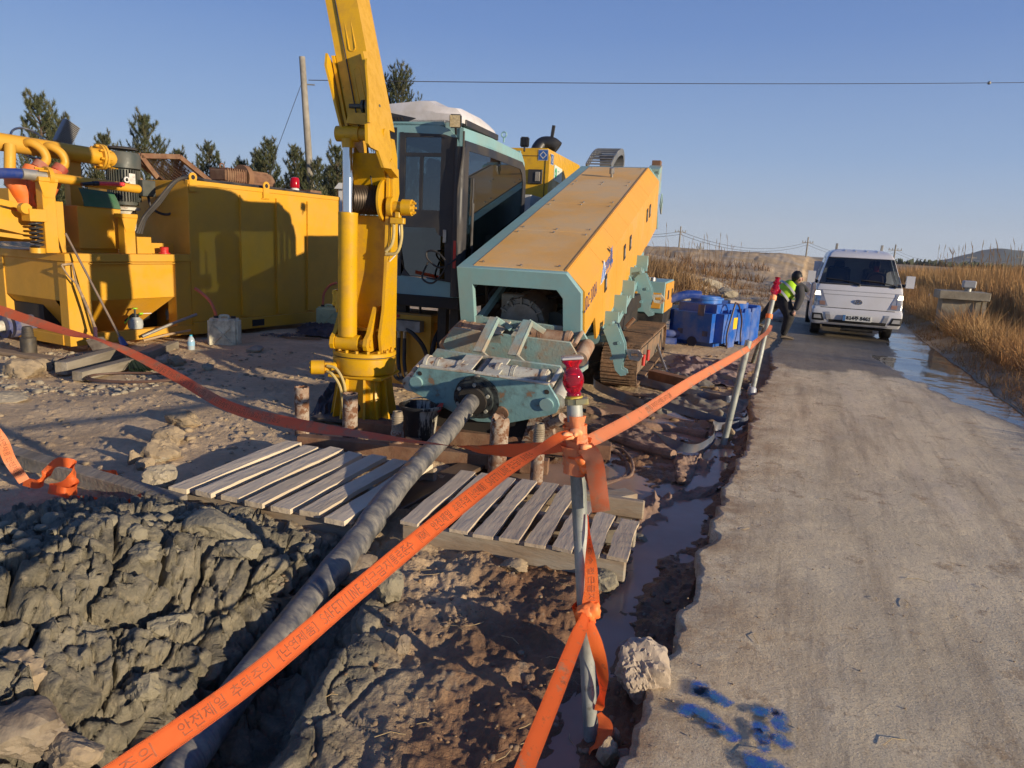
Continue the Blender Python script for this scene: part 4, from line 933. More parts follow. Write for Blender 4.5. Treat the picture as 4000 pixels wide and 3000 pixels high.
for a_,b_ in (((2040,608),(2140,612)),): 
    u=Q(*a_,y=4.095);v=Q(*b_,y=4.095); B('door_seam',DARK,ehb,(-1.1,4.094,u.z-.004),(v.x-.03,4.0985,u.z+.004),bev=0); B('door_seam',DARK,ehb,(v.x-.035,4.094,1.9),(v.x-.027,4.0985,u.z),bev=0)
mf=MB(); mf.tube(spl([(-.62,4.55,2.95),(-.61,4.55,3.02),(-.55,4.6,3.10),(-.42,4.62,3.10),(-.33,4.63,3.04)],6),.10,16); mf.bar((-.42,4.6,3.18),(-.40,4.6,3.36),.02,.05); mf.build('exhaust_elbow',BLKP,rg)
# stickers
STB=pm('sticker_blue',(.03,.10,.32),.4); STG=pm('sticker_green',(.02,.30,.14),.4)
def decal(name,m,par,c,u,v,w,h):  # flat rectangle
    c=Vector(c);u=Vector(u)*w/2;v=Vector(v)*h/2; return MB().quad(c-u-v,c+u-v,c+u+v,c-u+v).build(name,m,par,0)
for c,u in (((-.395,4.095,2.875),(1,0,0)),((-.296,4.24,2.83),(0,1,0))):
    s_=decal('diamond_sticker',PAPER,ehb,c,u,(0,0,1),.15,.15); n_=Vector((0,-.002,0)) if u[0] else Vector((.002,0,0))
    decal('sticker_field',STB,s_,Vector(c)+n_,u,(0,0,1),.135,.135)
    d=Vector(c)+n_*2; uu=Vector(u)*.055; vv=Vector((0,0,.055)); mm=MB(); ins=.72
    for p,q2 in ((d+uu,d+vv),(d+vv,d-uu),(d-uu,d-vv),(d-vv,d+uu)): mm.quad(p,q2,d+(q2-d)*ins,d+(p-d)*ins)
    mm.build('sticker_diamond',PAPER,s_,0)
c=Vector((-.296,4.62,2.66)); s_=decal('notice_sticker',pm('sticker_pale',(.60,.66,.56),.4),ehb,c,(0,1,-.04),(0,0,1),.48,.22)
dd=MB(); 
for k in range(20):
    a0,a1=2*math.pi*k/20,2*math.pi*(k+1)/20; o_=c+Vector((.003,-.14,0)); dd.quad(o_+Vector((0,.06*math.cos(a0),.08*math.sin(a0))),o_+Vector((0,.06*math.cos(a1),.08*math.sin(a1))),o_+Vector((0,.02*math.cos(a1),.03*math.sin(a1))),o_+Vector((0,.02*math.cos(a0),.03*math.sin(a0))))
dd.build('green_emblem',STG,s_,0)
textmesh('notice_text','环保数字\n区域·H1',.075,pm('ink_green',(.05,.22,.12),.5),s_,lambda x,y:c+Vector((.003,-.04+x*.95,.03+y*.9)))
# ---- drag chain ----
dc=MB(); p0=Vector((-.05,6.3,2.85)); 
arc=[Vector((0.0,6.2+.0,2.95)),Vector((0,6.75,3.22)),Vector((0,7.25,3.32)),Vector((0,7.45,3.18)),Vector((0,7.40,2.95)),Vector((0,7.2,2.8))]
path=spl(arc,5)
for k in range(len(path)-1):
    a_,b_=path[k],path[k+1]; d=(b_-a_).normalized(); nrm=Vector((0,-d.z,d.y))
    for x in (-.22,.20): dc.bar(a_+Vector((x,0,0)),b_+Vector((x,0,0))+d*.02,.02,.11,bev=0)
    for o_ in (-.05,.05): dc.bar(a_+nrm*o_+Vector((-.22,0,0)),a_+nrm*o_+Vector((.20,0,0)),.035,.012,up=nrm,bev=0)
dc.build('drag_chain',pm('chain_grey',(.17,.18,.19),.5,.3,dirt=(.3,.29,.27),da=.5,ds=8),rg,0)
# ---- small power box at the rear right ----
rb_=MB(); rb_.bb((.62,5.5,.62),(1.36,6.9,1.125),bev=.012); pb=rb_.build('power_box',TEAL,rg)
MB().bb((1.358,5.52,.64),(1.372,6.88,1.10),bev=0).build('power_box_side',YRG,pb)
u=Q(2530,1163,y=5.49); B('orange_panel',YRG,pb,(u.x-.0,5.485,.70),(u.x+.21,5.499,.95),bev=.002); B('orange_panel',YRG,pb,(.62,5.485,.68),(.92,5.499,.95),bev=.002)
for yy in (5.85,6.5): B('hatch_latch',BLKP,pb,(1.373,yy,.83),(1.382,yy+.14,.98),bev=.002)
MB().cyl((1.12,5.7,1.12),(1.12,5.7,1.18),.06,n=16).build('filler_cap',STEEL,pb); B('white_canister',WHT,pb,(.95,5.6,1.125),(1.05,5.7,1.21))
B('power_box_skid',BLK,pb,(.7,5.55,.42),(1.36,6.9,.62))
# ---- cowl (tilted box) as its own parts ----
tb=Matrix.Rotation(R_(16.3),4,'X'); tb.translation=(0,0,1.394)
def cm(): m=MB(); m.M=tb; return m
CH=[(1.034,0),(1.17,-.172)]
# front frame portal
o1=[(0,0),(1.034,0),(1.17,-.172),(1.17,-.60),(1.0,-.60),(1.0,-.235),(.945,-.16),(.145,-.16),(.145,-.60),(0,-.60)]
c=cm(); c.poly(o1,'y',-.012,.055,bev=.004)
fo=c.build('cowl_front_frame',TEAL,rg)
c=cm(); c.bb((0,.055,-.028),(.135,5.0,0),bev=.003); c.bb((0,.055,-.32),(.03,5.0,-.028),bev=0); c.poly([(0,0),(1.034,0),(1.17,-.172),(1.2,-.9),(1.12,-.9),(1.12,-.2),(1.0,-.05),(0,-.05)],'y',5.0,5.06); c.build('cowl_edge_rail',TEAL,rg)
# top panels
for i,(y0,y1) in enumerate(((.058,1.33),(1.335,2.60),(2.605,3.80),(3.805,4.99))):
    c=cm(); c.bb((.139,y0,-.02),(1.0,y1,.004),bev=.002); o=c.build('top_panel',YTOP,rg)
    for bx_,by in ((.2,y0+.1),(.58,y0+.06),(.93,y0+.1),(.2,y1-.1),(.58,y1-.06),(.93,y1-.1)):
        c=cm(); c.cyl((bx_,by,0),(bx_,by,.016),.012,n=6); c.build('bolt',STEEL,o)
c=cm(); c.bb((1.002,.058,-.02),(1.028,4.99,.010),bev=.002); c.build('top_edge_strip',YRG,rg)
# side panels with chamfer, segment by segment
segs=((.058,.88,-.60),(.884,1.62,-.86),(1.624,2.35,-.86),(2.354,3.15,-.86),(3.154,3.95,-.86),(3.954,4.99,-.88))
for i,(y0,y1,zb) in enumerate(segs):
    c=cm(); c.poly([(1.03,-.004),(1.187,-.178),(1.187,zb),(1.165,zb),(1.165,-.19),(1.03,-.035)],'y',y0,y1)
    if i==0: c.poly([(.058,-.60),(.40,-.86),(.88,-.86),(.88,-.60)],'x',1.165,1.187) if False else c.poly([(.52,-.598),(.60,-.86),(.88,-.86),(.88,-.598)],'x',1.165,1.187)
    o=c.build('side_panel',YRG,rg)
    for hy in {1:(1.0,),2:(2.10,),3:(2.50,),4:(3.86,),5:(4.12,)}.get(i,()):
        c=cm(); c.bb((1.187,hy-.05,-.50),(1.196,hy+.06,-.33),bev=.002); l_=c.build('recessed_latch',BLKP,o)
        c=cm(); c.bb((1.196,hy-.02,-.46),(1.200,hy+.035,-.37),bev=0); c.build('latch_lever',GREYC,l_)
# lettering on the side
INK=pm('ink_navy',(.02,.03,.16),.4)
def side_text(s,y,z,h,m,par,bold=0.,name='side_lettering',L=1.,sk=0.):
    V,Fc=textverts(s,1.,bold); x0=min(v.x for v in V);x1=max(v.x for v in V);y0=min(v.y for v in V);y1=max(v.y for v in V)
    me=bpy.data.meshes.new(name); me.from_pydata([tb@Vector((1.1905,y+(v.x-x0)/(x1-x0)*L,z+(v.y-y0)/(y1-y0)*h)) for v in V],[],Fc); me.update()
    return mkobj(name,me,m,par,0)
side_text('JDZ-100A',.03,-.375,.135,INK,rg,.0,L=.54)
c=cm(); c.quad((1.1890,.80,-.36),(1.1890,1.48,-.36),(1.1890,1.48,-.155),(1.1890,.80,-.155)); 
lgo=MB(); 
def lq(pts,m,nm,off=.0): mm=MB(); mm.M=tb; mm.poly(pts,'x',1.1885,1.1900+off); return mm.build(nm,m,rg,0)
LB=pm('logo_blue',(.03,.12,.42),.4); LW=pm('logo_white',(.62,.66,.72),.4)
lq([(.74,-.35),(.90,-.14),(1.0,-.22),(1.0,-.35)],LW,'logo_backing',-.0006)
lq([(.77,-.34),(.885,-.17),(.90,-.20),(.82,-.34)],LB,'logo_peak'); lq([(.86,-.34),(.925,-.20),(.96,-.34),(.93,-.34),(.92,-.28),(.89,-.34)],LB,'logo_peak')
side_text('晋鼎重科',.95,-.30,.115,LB,rg,.004,'logo_lettering',L=.28); side_text('DL',1.24,-.31,.19,LB,rg,.015,'logo_letters',L=.14)
side_text('JINDING HEAVY',.95,-.345,.03,LB,rg,.0,'logo_small_lettering',L=.42)
# breather on top
c=cm(); c.cyl((.62,4.25,0),(.62,4.25,.07),.018,n=10).cyl((.62,4.25,.05),(.62,4.25,.13),.036,n=8); c.build('breather',STEEL,rg)
# tail bracket
c=cm(); c.bb((1.0,5.06,-.10),(1.18,5.35,-.02)); c.bb((1.10,5.06,-.45),(1.16,5.50,-.05)); c.tube([(1.2+.0,5.35,-.45+.0),(1.2,5.42,-.6),(1.2,5.36,-.75),(1.19,5.28,-.6)],.012,6,closed=True); c.build('tail_bracket',TEALD,rg)
B('tail_rust_block',RUST,rg,(1.02,5.15,2.75),(1.15,5.3,2.95))
# inside of the cowl
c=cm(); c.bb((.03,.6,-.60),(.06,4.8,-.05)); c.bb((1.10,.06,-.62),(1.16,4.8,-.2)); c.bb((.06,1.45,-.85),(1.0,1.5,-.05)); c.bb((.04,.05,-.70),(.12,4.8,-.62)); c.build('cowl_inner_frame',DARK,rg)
for x,ya in ((.02,.06),(1.05,.20)):
    c=cm(); ringpanel(c,[(x,-.70),(x+.09,-.70),(x+.09,-.61),(x,-.61)],[(x+.012,-.688),(x+.078,-.688),(x+.078,-.622),(x+.012,-.622)],'y',ya,1.9); c.build('square_tube',TEAL,rg)
c=cm(); c.bar((.10,.15,-.62),(.35,1.2,-.15),.05,.06); c.bar((.95,.2,-.66),(.95,1.3,-.66),.06,.06); c.build('brace',TEAL,rg)
# drive gearbox seen through the portal
gb=MB(); gb.M=Matrix.Translation((.52,.62,.93))@Matrix.Rotation(R_(10),4,'X')@Matrix.Scale(1.15,4)
gb.cyl((0,-.16,0),(0,.14,0),.19,n=32); gb.cyl((0,-.19,0),(0,-.16,0),.15,n=28); gb.cyl((0,.14,0),(0,.4,0),.16,n=24)
for i in range(12):
    an=2*math.pi*i/12; gb.box((.17*math.cos(an),-.15,.17*math.sin(an)),(.012,.09,.07),rot=(0,-an+math.pi/2,0),bev=0)
for i in range(16):
    an=2*math.pi*i/16; gb.cyl((.178*math.cos(an),-.175,.178*math.sin(an)),(.178*math.cos(an),-.15,.178*math.sin(an)),.009,n=6)
go=gb.build('gearbox',GREYC,rg)
cv=MB(); cv.M=Matrix.Translation((.40,.50,1.02))@Matrix.Rotation(R_(10),4,'X')
cv.poly([(-.12,-.08),(-.08,-.16),(.08,-.16),(.12,-.06),(.12,.12),(-.12,.12)],'y',0,.09,bev=.01); co=cv.build('gearbox_cover',pm('cover_grey',(.38,.35,.30),.5,.3,dirt=(.3,.26,.2),da=.6,ds=6),rg)
for x,z in ((-.10,.10),(.0,.105),(.10,.10),(-.105,0),(.105,0.01),(-.08,-.135),(.07,-.14)):
    cv=MB(); cv.M=Matrix.Translation((.40,.50,1.02))@Matrix.Rotation(R_(10),4,'X'); cv.cyl((x,-.012,z),(x,0,z),.008,n=6); cv.build('bolt',STEEL,co)
decal('cover_label',PAPER,co,(.385,.488,1.05),(1,0,0),(0,0,1),.09,.045)
MB().tube(spl([(.20,.6,1.0),(.1,.7,1.1),(.3,.8,1.28),(.6,1.0,1.36)],6),.03,10).build('hose',BLK,rg)
MB().tube(spl([(.62,.8,1.1),(.8,.9,1.15),(.9,.8,1.25),(.95,1.2,1.4)],6),.022,8).build('hose',BLK,rg)
MB().cyl((.52,.55,.94),(.58,.52,.94),.012,n=8).cyl((.57,.52,.94),(.61,.5,.95),.014,n=8).build('yellow_tap',pm('tap_yellow',(.7,.55,.03),.4),rg)
MB().cyl((.60,.35,.72),(.80,1.0,.92),.075,n=20).build('tilt_cylinder',TEAL,rg)
MB().cyl((.80,.62,.86),(.80,.66,.86),.13,n=28).build('drive_flange',DKM,rg)
lv=MB(); lv.poly([(.55,.60),(.95,.72),(1.08,.80),(1.10,.66),(.98,.60)],'y',.5,.56); lv.cyl((1.02,.47,.72),(1.02,.60,.72),.06,n=20).cyl((1.02,.46,.72),(1.02,.47,.72),.03,n=16); lv.build('lever_plate',TEALD,rg)
B('front_crossbeam',TEALD,rg,(.2,.35,.45),(1.15,.7,.60))
# ---- pipe handling arms on the right ----
am=MB(); am.cyl((1.13,.95,.72),(1.13,3.8,1.56),.065,n=20); am.bar((1.24,1.0,.72),(1.24,3.6,1.46),.10,.08)
for k in range(7):
    y=1.05+k*.40; am.cyl((1.13,y,.72+(y-.95)*.295),(1.13,y+.03,.729+(y-.95)*.295),.10,n=20)
am.build('arm_shaft',TEAL,rg)
hk=[(2358,1290),(2385,1262),(2410,1265),(2439,1341),(2443,1388),(2430,1424),(2428,1440),(2445,1450),(2447,1464),(2425,1468),(2403,1444),(2394,1399),(2387,1366),(2369,1316)]
h2=[(Q(px,py,y=.95).x,Q(px,py,y=.95).z) for px,py in hk]
for dy in (0,1.75):
    am=MB(); am.M=Matrix.Translation((.0 if dy==0 else .02,dy,dy*.262)); am.poly(h2,'y',.93,.95); am.poly(h2,'y',1.05,1.07); am.poly([(h2[0][0]+.02,h2[0][1]),(h2[2][0]-.01,h2[2][1]-.01),(h2[3][0]-.02,h2[3][1]),(h2[11][0]+.02,h2[11][1])],'y',.95,1.05)
    for i in (1,3,11): am.cyl((h2[i][0]*.6+.4*h2[12][0],.915,h2[i][1]),(h2[i][0]*.6+.4*h2[12][0],1.085,h2[i][1]),.018,n=10)
    ao=am.build('gripper_arm',TEAL,rg)
    c=MB(); c.M=Matrix.Translation((.02,dy,dy*.262)); x0,z0=h2[4]; ringpanel(c,[(x0-.02,z0+.05),(x0+.10,z0+.06),(x0+.15,z0+.0),(x0+.12,z0-.05),(x0+.02,z0-.04)],[(x0+.02,z0+.02),(x0+.09,z0+.03),(x0+.115,z0+.0),(x0+.09,z0-.01),(x0+.03,z0-.01)],'y',.96,1.03); c.build('claw',TEALW,ao)
MB().cyl((1.45,1.0,.36+.5),(1.52,1.0,.95),.02,n=10).build('arm_bolt',RUST,rg)
for k in range(5): 
    y=1.2+k*.5; B('arm_bracket',TEAL,rg,(1.16,y,.60+(y-.55)*.283),(1.33,y+.03,.80+(y-.55)*.283))
# ================= BREAKOUT VISE, DRILL PIPE AND ANCHORS =================
VF=Frame((-.286,5.631,.404),-17.25,16.3)
vs=thing('breakout_vise','muddy teal double clamp vise with round cylinders gripping the drill pipe','pipe vise',(-.286,5.631,.404),-17.25,tilt=16.3)
TEALS=pm('teal_scuffed',(.19,.35,.365),.45,var=.1,vs=3,dirt=(.075,.10,.10),da=.75,ds=7,dth=.56,bump=.002,bs=40,rust=(.24,.15,.09),rth=.60,rs=7)
def plate(y0,y1,name,dz=0,dx=0,cut=False,m=TEALS):
    o=[(-.60,.03),(-.575,.085),(-.478,.216),(-.2,.20),(.2,.187),(.616,.175),(.687,.054),(.70,.0),(.676,-.062),(.60,-.10),(.27,-.215),(.0,-.24),(-.19,-.19),(-.56,-.035)]
    o=[(x+dx,z+dz) for x,z in o]
    mb=MB(); mb.poly(o,'y',y0,y1,bev=.003); return mb.build(name,m,vs)
p1=plate(-.012,.012,'front_plate'); plate(.335,.36,'middle_plate',m=TEALD)
plate(.80,.825,'rear_plate',.01,-.03,m=TEALD); plate(1.10,1.125,'rear_plate',.02,0,m=TEALD)
B('edge_strip',TEALW,vs,(-.475,-.016,.203),(.0,.016,.222),bev=.002); 
MB().bar((0,0,.209),(.617,0,.181),.034,.016).build('edge_strip',TEALW,vs)
for x,z in ((-.515,.07),(.60,.01)): MB().cyl((x,-.035,z),(x,0,z),.055,n=28).build('pin_cap',TEAL,vs)
for x,z in ((-.48,.15),(.60,.115)): MB().cyl((x,-.016,z),(x,-.011,z),.02,n=14).build('bolt_hole',DARK,vs)
mb=MB(); mb.cyl((.215,-.014,-.125),(.215,-.02,-.125),.055,n=24); mb.build('port_hole',DARK,vs)
MB().lathe([(.055,0),(.062,0),(.062,.02),(.055,.02)],(.215,-.012,-.125),28,Matrix.Rotation(R_(90),4,'X')).build('port_ring',RUST,vs)
# clamp cylinders lying between the plates
for y,zz,mm in ((.17,.0,TEALW),(.96,.01,pm('rusty_barrel',(.30,.17,.10),.75,var=.2,vs=8,dirt=(.42,.38,.3),da=.5,ds=8,bump=.003))):
    for sx in (-1,1):
        mb=MB(); xa,xb=(.13,.56) if sx>0 else (-.50,-.16)
        mb.cyl((xa,y,.13+zz),(xb,y,.115+zz),.085,n=28); mb.cyl((xa,y,.13+zz),(xa+.03,y,.13+zz),.095,n=28); mb.cyl((xb-.05,y,.116+zz),(xb-.01,y,.115+zz),.095,n=28)
        for k in (.3,.33,.36): mb.cyl((xa+(xb-xa)*k,y,.127+zz),(xa+(xb-xa)*k+.008,y,.127+zz),.088,n=28)
        mb.build('clamp_cylinder',mm,vs)
        q_=.62 if sx>0 else -.55
        MB().cyl((q_,y-.14,.15+zz),(q_,y+.14,.15+zz),.022,n=14).build('tie_rod',mm,vs)
        MB().cyl((q_+.05*sx,y-.15,.02+zz),(q_+.05*sx,y+.15,.02+zz),.07,n=24).build('roller',mm,vs)
    for sx in (-1,1):
        b_=MB(); x0=.045 if sx>0 else -.20
        b_.bb((x0,y-.16,.185+zz),(x0+.15,y+.16,.20+zz)); b_.bb((x0,y-.16,.10+zz),(x0+.15,y-.145,.19+zz)); b_.cyl((x0+.06,y-.02,.2+zz),(x0+.06,y-.02,.203+zz),.026,n=16)
        b_.build('cover_bracket',TEALW,vs)
# raised angle brackets
for x in (-.13,.18):
    b_=MB(); b_.bar((x,.40,.20),(x+.02,.80,.36),.075,.018); b_.bar((x+.045,.40,.185),(x+.065,.80,.345),.012,.05); b_.bar((x+.05,.37,.21),(x+.16,.36,.12),.02,.05); b_.bar((x+.03,.80,.35),(x+.16,.86,.24),.02,.05); b_.build('angle_bracket',TEALD,vs)
# black flange with studs around the pipe
MB().cyl((0,-.04,0),(0,-.075,0),.165,n=40).build('flange',pm('oily_black',(.02,.02,.022),.25,dirt=(.07,.09,.09),da=.7,ds=14,bump=.003,bs=40),vs)
MB().lathe([(.075,0),(.12,0),(.12,.03),(.075,.03)],(0,-.07,0),36,Matrix.Rotation(R_(90),4,'X')).build('wiper_ring',DARK,vs)
MB().cyl((.02,-.014,0),(.02,-.04,0),.19,n=40).build('back_flange',MATS['oily_black'],vs)
for k in range(6):
    an=R_(20+60*k); x,z=.14*math.cos(an),.14*math.sin(an)
    MB().cyl((x,-.09,z),(x,-.07,z),.016,n=8).build('stud',STEEL if False else pm('pale_bolt',(.42,.42,.36),.5,.3),vs)
    if k in (0,1,5): MB().cyl((x*1.15,-.03,z*1.15),(x*1.15,.06,z*1.15),.038,n=16).build('spacer',GREYC,vs)
MB().cyl((0,.02,.0),(0,.34,.0),.066,n=28).cyl((0,.02,.12),(0,.34,.13),.05,n=20).build('pipe_guide',GREYC,vs)
# feet and hanging lugs under the vise
b_=MB(); b_.bb((-.4,.05,-.42),(.5,.3,-.2)); b_.build('vise_base',DARK,vs)
b_=MB(); b_.poly([(.36,-.42),(.44,-.16),(.50,-.13),(.56,-.16),(.54,-.24),(.46,-.44)],'y',.02,.06); b_.cyl((.50,-.06,-.26),(.50,.08,-.26),.045,n=20); b_.build('anchor_lug',RUSTP,vs)
b_=MB(); b_.bar((.56,.05,-.12),(.62,.05,-.42),.06,.10); b_.cyl((.60,.05,-.22),(.72,.02,-.12),.045,n=18); b_.build('rear_strut',RUSTP,vs)
# ---- drill pipe ----
m,t,b=newmat('drill_pipe_steel')
n_=noise(t,1,8,.75,stretch=(5.,9,5.),dist=.15); n2=noise(t,2.5,6,.65)
c=mixc(t,rng(t,n_,.40,.62),(.095,.10,.11),(.29,.27,.23)); c=mixc(t,rng(t,noise(t,1,7,.7,stretch=(6,60,6)),.5,.62,0,.6),c,(.10,.10,.11)); c=mixc(t,rng(t,n2,.62,.70),c,(.22,.20,.15)); t.links.new(c,b.inputs['Base Color'])
t.links.new(rng(t,n_,.44,.56,.32,.8),b.inputs['Roughness']); b.inputs['Metallic'].default_value=.35; bumpn(t,b,n_,.0015,.6)
dp=thing('drill_pipe','long grey mud-smeared drill pipe running from the vise down into the trench','drill pipe',(-.561,6.6,0),-17.25)
ys=np.linspace(-.80,-5.6,90); pts=[Vector((float(pipex(y)),float(y),float(pipez(y)))) for y in ys]
for _ in range(6): pts=[pts[0]]+[(pts[i-1]+pts[i]*2+pts[i+1])/4 for i in range(1,len(pts)-1)]+[pts[-1]]
rs_=[.066+float(np.interp(-y,[2.3,2.5,2.75,2.8,2.85,2.9,3.2,3.3],[0,.009,.010,.003,.003,.010,.010,0])) for y in ys]
MB().tube(pts,.066,32,rs=rs_).build('pipe_body',m,dp,60)
# ---- anchor stubs ----
def stub(px,py,h,r,label,thread=False,lean=(0,0),z=None,torn=False):
    g=G(px,py,-.05); o=thing('anchor_pipe',label,'steel pipe',(g.x,g.y,-.10),0,'steel anchor pipes driven in along the machine'); H=h+.10
    mb=MB(); T=Vector((lean[0],lean[1],H))
    rot=T.to_track_quat('Z','Y').to_matrix().to_4x4()
    if thread:
        mb.lathe([(0.004,0),(r,0),(r,H-.17),(r*.92,H-.16),(r*.92,H-.15)],(0,0,0),24,rot); mb.build('pipe_body',RUSTP,o)
        pr=[(r*.9,H-.15)]; 
        for k in range(8): pr+=[(r*.88,H-.15+k*.016),(r*.80,H-.142+k*.016)]
        pr+=[(r*.72,H-.01),(r*.72,H),(r*.45,H),(r*.45,H-.05)]; m2=MB(); m2.lathe(pr,(0,0,0),24,rot); m2.build('thread',pm('thread_steel',(.33,.28,.20),.6,.3,dirt=(.2,.15,.1),da=.6,ds=12),o)
    else:
        b=bmesh.new(); n=28; prof=[(r,0),(r,H*.5),(r,H),(r-.009,H),(r-.009,H-.12),(0.004,H-.12)]; rings=[]
        for i,(rr,z_) in enumerate(prof):
            rings.append([b.verts.new((rr*math.cos(2*math.pi*k/n)*(1+(.12*math.sin(3*2*math.pi*k/n) if torn and i in(2,3) else 0)),rr*math.sin(2*math.pi*k/n),z_+((.02*math.sin(2*2*math.pi*k/n+1)+.012*math.sin(5*k)) if (torn and i in (2,3)) else (.004*math.sin(4*k) if i in (2,3) else 0)))) for k in range(n)])
        for A_,B_ in zip(rings,rings[1:]):
            for k in range(n): b.faces.new((A_[k],A_[(k+1)%n],B_[(k+1)%n],B_[k]))
        b.faces.new(rings[-1]); mb._add(b,rot); mb.build('pipe_body',RUSTP,o)
    return o
stub(1180,1720,.40,.058,'open rusty pipe end standing behind the left pallet, furthest left of the row')
stub(1367,1740,.385,.060,'open rusty pipe end standing in front of the yellow crane pedestal')
stub(1550,1775,.30,.052,'rusty pipe with a threaded pin top, left of the black bucket',True)
stub(1940,1840,.36,.070,'torn rusty pipe end standing under the teal vise',False,(.01,.0),None,True)
stub(2095,1870,.37,.048,'thin pipe with a long threaded top, between the vise and the red lamp post',True)
g=G(115,1390)
o=thing('tool_joint','short dark pipe joint with a threaded top, standing by the tank at far left','pipe joint',(g.x,g.y,0),0)
MB().lathe([(.0,0),(.085,0),(.085,.20),(.075,.205),(.062,.215)],(0,0,0.02),28).build('joint_body',pm('dark_scale_steel',(.07,.065,.06),.5,.5,dirt=(.2,.16,.1),da=.5,ds=9),o)
MB().lathe([(.064,.215)]+[(.062-.001*k+(.004 if k%2 else 0),.22+k*.012) for k in range(9)]+[(.045,.335),(.01,.335)],(0,0,.02),28).build('thread',MATS['dark_scale_steel'],o)
# steel base beams under the vise and crane
bs=thing('steel_base_frame','dark rusty steel beams lying on the ground beneath the crane and vise','steel frame',(-.62,5.35,0),-9)
B('long_beam',RUST,bs,(-1.05,-.12,-.06),(.95,-.02,.05)); B('long_beam',RUST,bs,(-.9,.42,-.06),(1.4,.55,.06)); B('cross_beam',RUST,bs,(-.25,-.01,-.055),(-.12,.41,.045)); B('cross_beam',RUST,bs,(.7,-.01,-.055),(.83,.41,.045))
# black bucket
g=G(1640,1715); bk=thing('bucket','black rubber bucket splashed with pale mud, beside the crane pedestal','bucket',(g.x,g.y-.0,-.04),0)
m,t,b=newmat('bucket_splashed'); dr_=noise(t,9,7,.7,stretch=(1,1,.18)); t.links.new(mixc(t,rng(t,dr_,.54,.60),(.014,.014,.015),(.42,.39,.32)),b.inputs['Base Color']); b.inputs['Roughness'].default_value=.45
MB().lathe([(.02,0),(.115,0),(.155,.31),(.178,.315),(.178,.335),(.150,.335),(.145,.30),(.112,.06),(.02,.05)],(0,0,0),36,cap=False).build('bucket_body',m,bk)
MB().tube([(.165*math.cos(t),.165*math.sin(t)*.9-.0,.33+.03*math.sin(t)**2) for t in [math.pi*i/14 for i in range(15)]],.005,6).build('handle',STEEL,bk)
MB().poly([(.10,.25),(.17,.30),(.19,.36),(.165,.36),(.09,.28)],'y',-.04,-.01).build('red_scraper',RED,bk) 
# ================= THINGS AROUND THE TANK AND CRANE =================
def GT(px,py,it=4):
    z=0.
    for _ in range(it):
        g=G(px,py,z); z=hz(g.x,g.y)
    g=G(px,py,z); return g
# hydraulic power unit
hp=thing('hydraulic_power_unit','yellow hydraulic power unit with grey manifold, lever valves and black hoses, behind the crane','power unit',(-.561,6.6,0),-17.25)
hb=MB(); ringpanel(hb,[(.90,.02),(.90,.80),(1.34,.80),(1.34,.40),(1.25,.02)],[(.98,.46),(.98,.72),(1.27,.72),(1.27,.52),(1.2,.46)],'x',-.665,-.645)
hb.bb((-1.25,.90,.02),(-.70,.92,.80),bev=0); hb.poly([(.90,.02),(.90,.80),(.98,.80),(.98,.02)],'x',-.70,-.665); hb.bb((-1.25,1.3,.05),(-.67,1.33,.8)); hb.build('housing',YEL,hp)
MB().poly([(-1.25,.89),(-.64,.89),(-.64,1.36),(-1.25,1.36)],'z',.80,.82).build('top_cover',pm('dusty_cover',(.23,.17,.10),.7,dirt=(.38,.24,.08),da=.8,ds=4,dth=.5),hp)
B('manifold_block',pm('block_grey',(.26,.26,.25),.45,.5,dirt=(.2,.18,.15),da=.5,ds=8),hp,(-1.2,.78,.63),(-.72,.89,.75))
B('red_label',RED,hp,(-1.12,.885,.765),(-1.02,.892,.795),bev=0)
for i,x in enumerate((-1.06,-.99,-.92)):
    MB().cyl((x,.83,.63),(x,.83,.55),.018,n=10).build('hose_fitting',STEEL,hp)
    MB().tube(spl([(x,.83,.55),(x+.005,.82,.42),(x+.03,.78,.26),(x+.1,.74,.12),(x+.3,.75,.10),(-.60,.80,.25),(-.60,.9,.5)],6),.021,8).build('hose',BLK,hp)
MB().tube(spl([(-.88,.80,.66),(-.78,.78,.60),(-.68,.80,.48),(-.64,.84,.30),(-.66,.9,.05)],6),.024,8).build('hose',BLK,hp)
MB().tube(spl([(-.62,1.1,.6),(-.58,1.0,.66),(-.60,.88,.5),(-.63,.86,.2),(-.66,.88,.03)],6),.026,8).build('hose',BLK,hp)
for i in range(4):
    x=-1.15+i*.035+(.03 if i==3 else 0); l=MB(); l.cyl((x,.99,.82),(x,.99,.90),.016,n=8).cyl((x,.99,.88),(x+.012,.99,1.13),.008,n=8).cyl((x+.012,.99,1.12),(x+.013,.99,1.18),.013,n=8); l.build('lever',BLKP,hp)
g_=MB(); g_.cyl((-.80,.93,1.02),(-.80,.97,1.02),.052,n=24).cyl((-.80,.95,.82),(-.80,.95,.98),.014,n=10); g_.build('pressure_gauge',BLKP,hp)
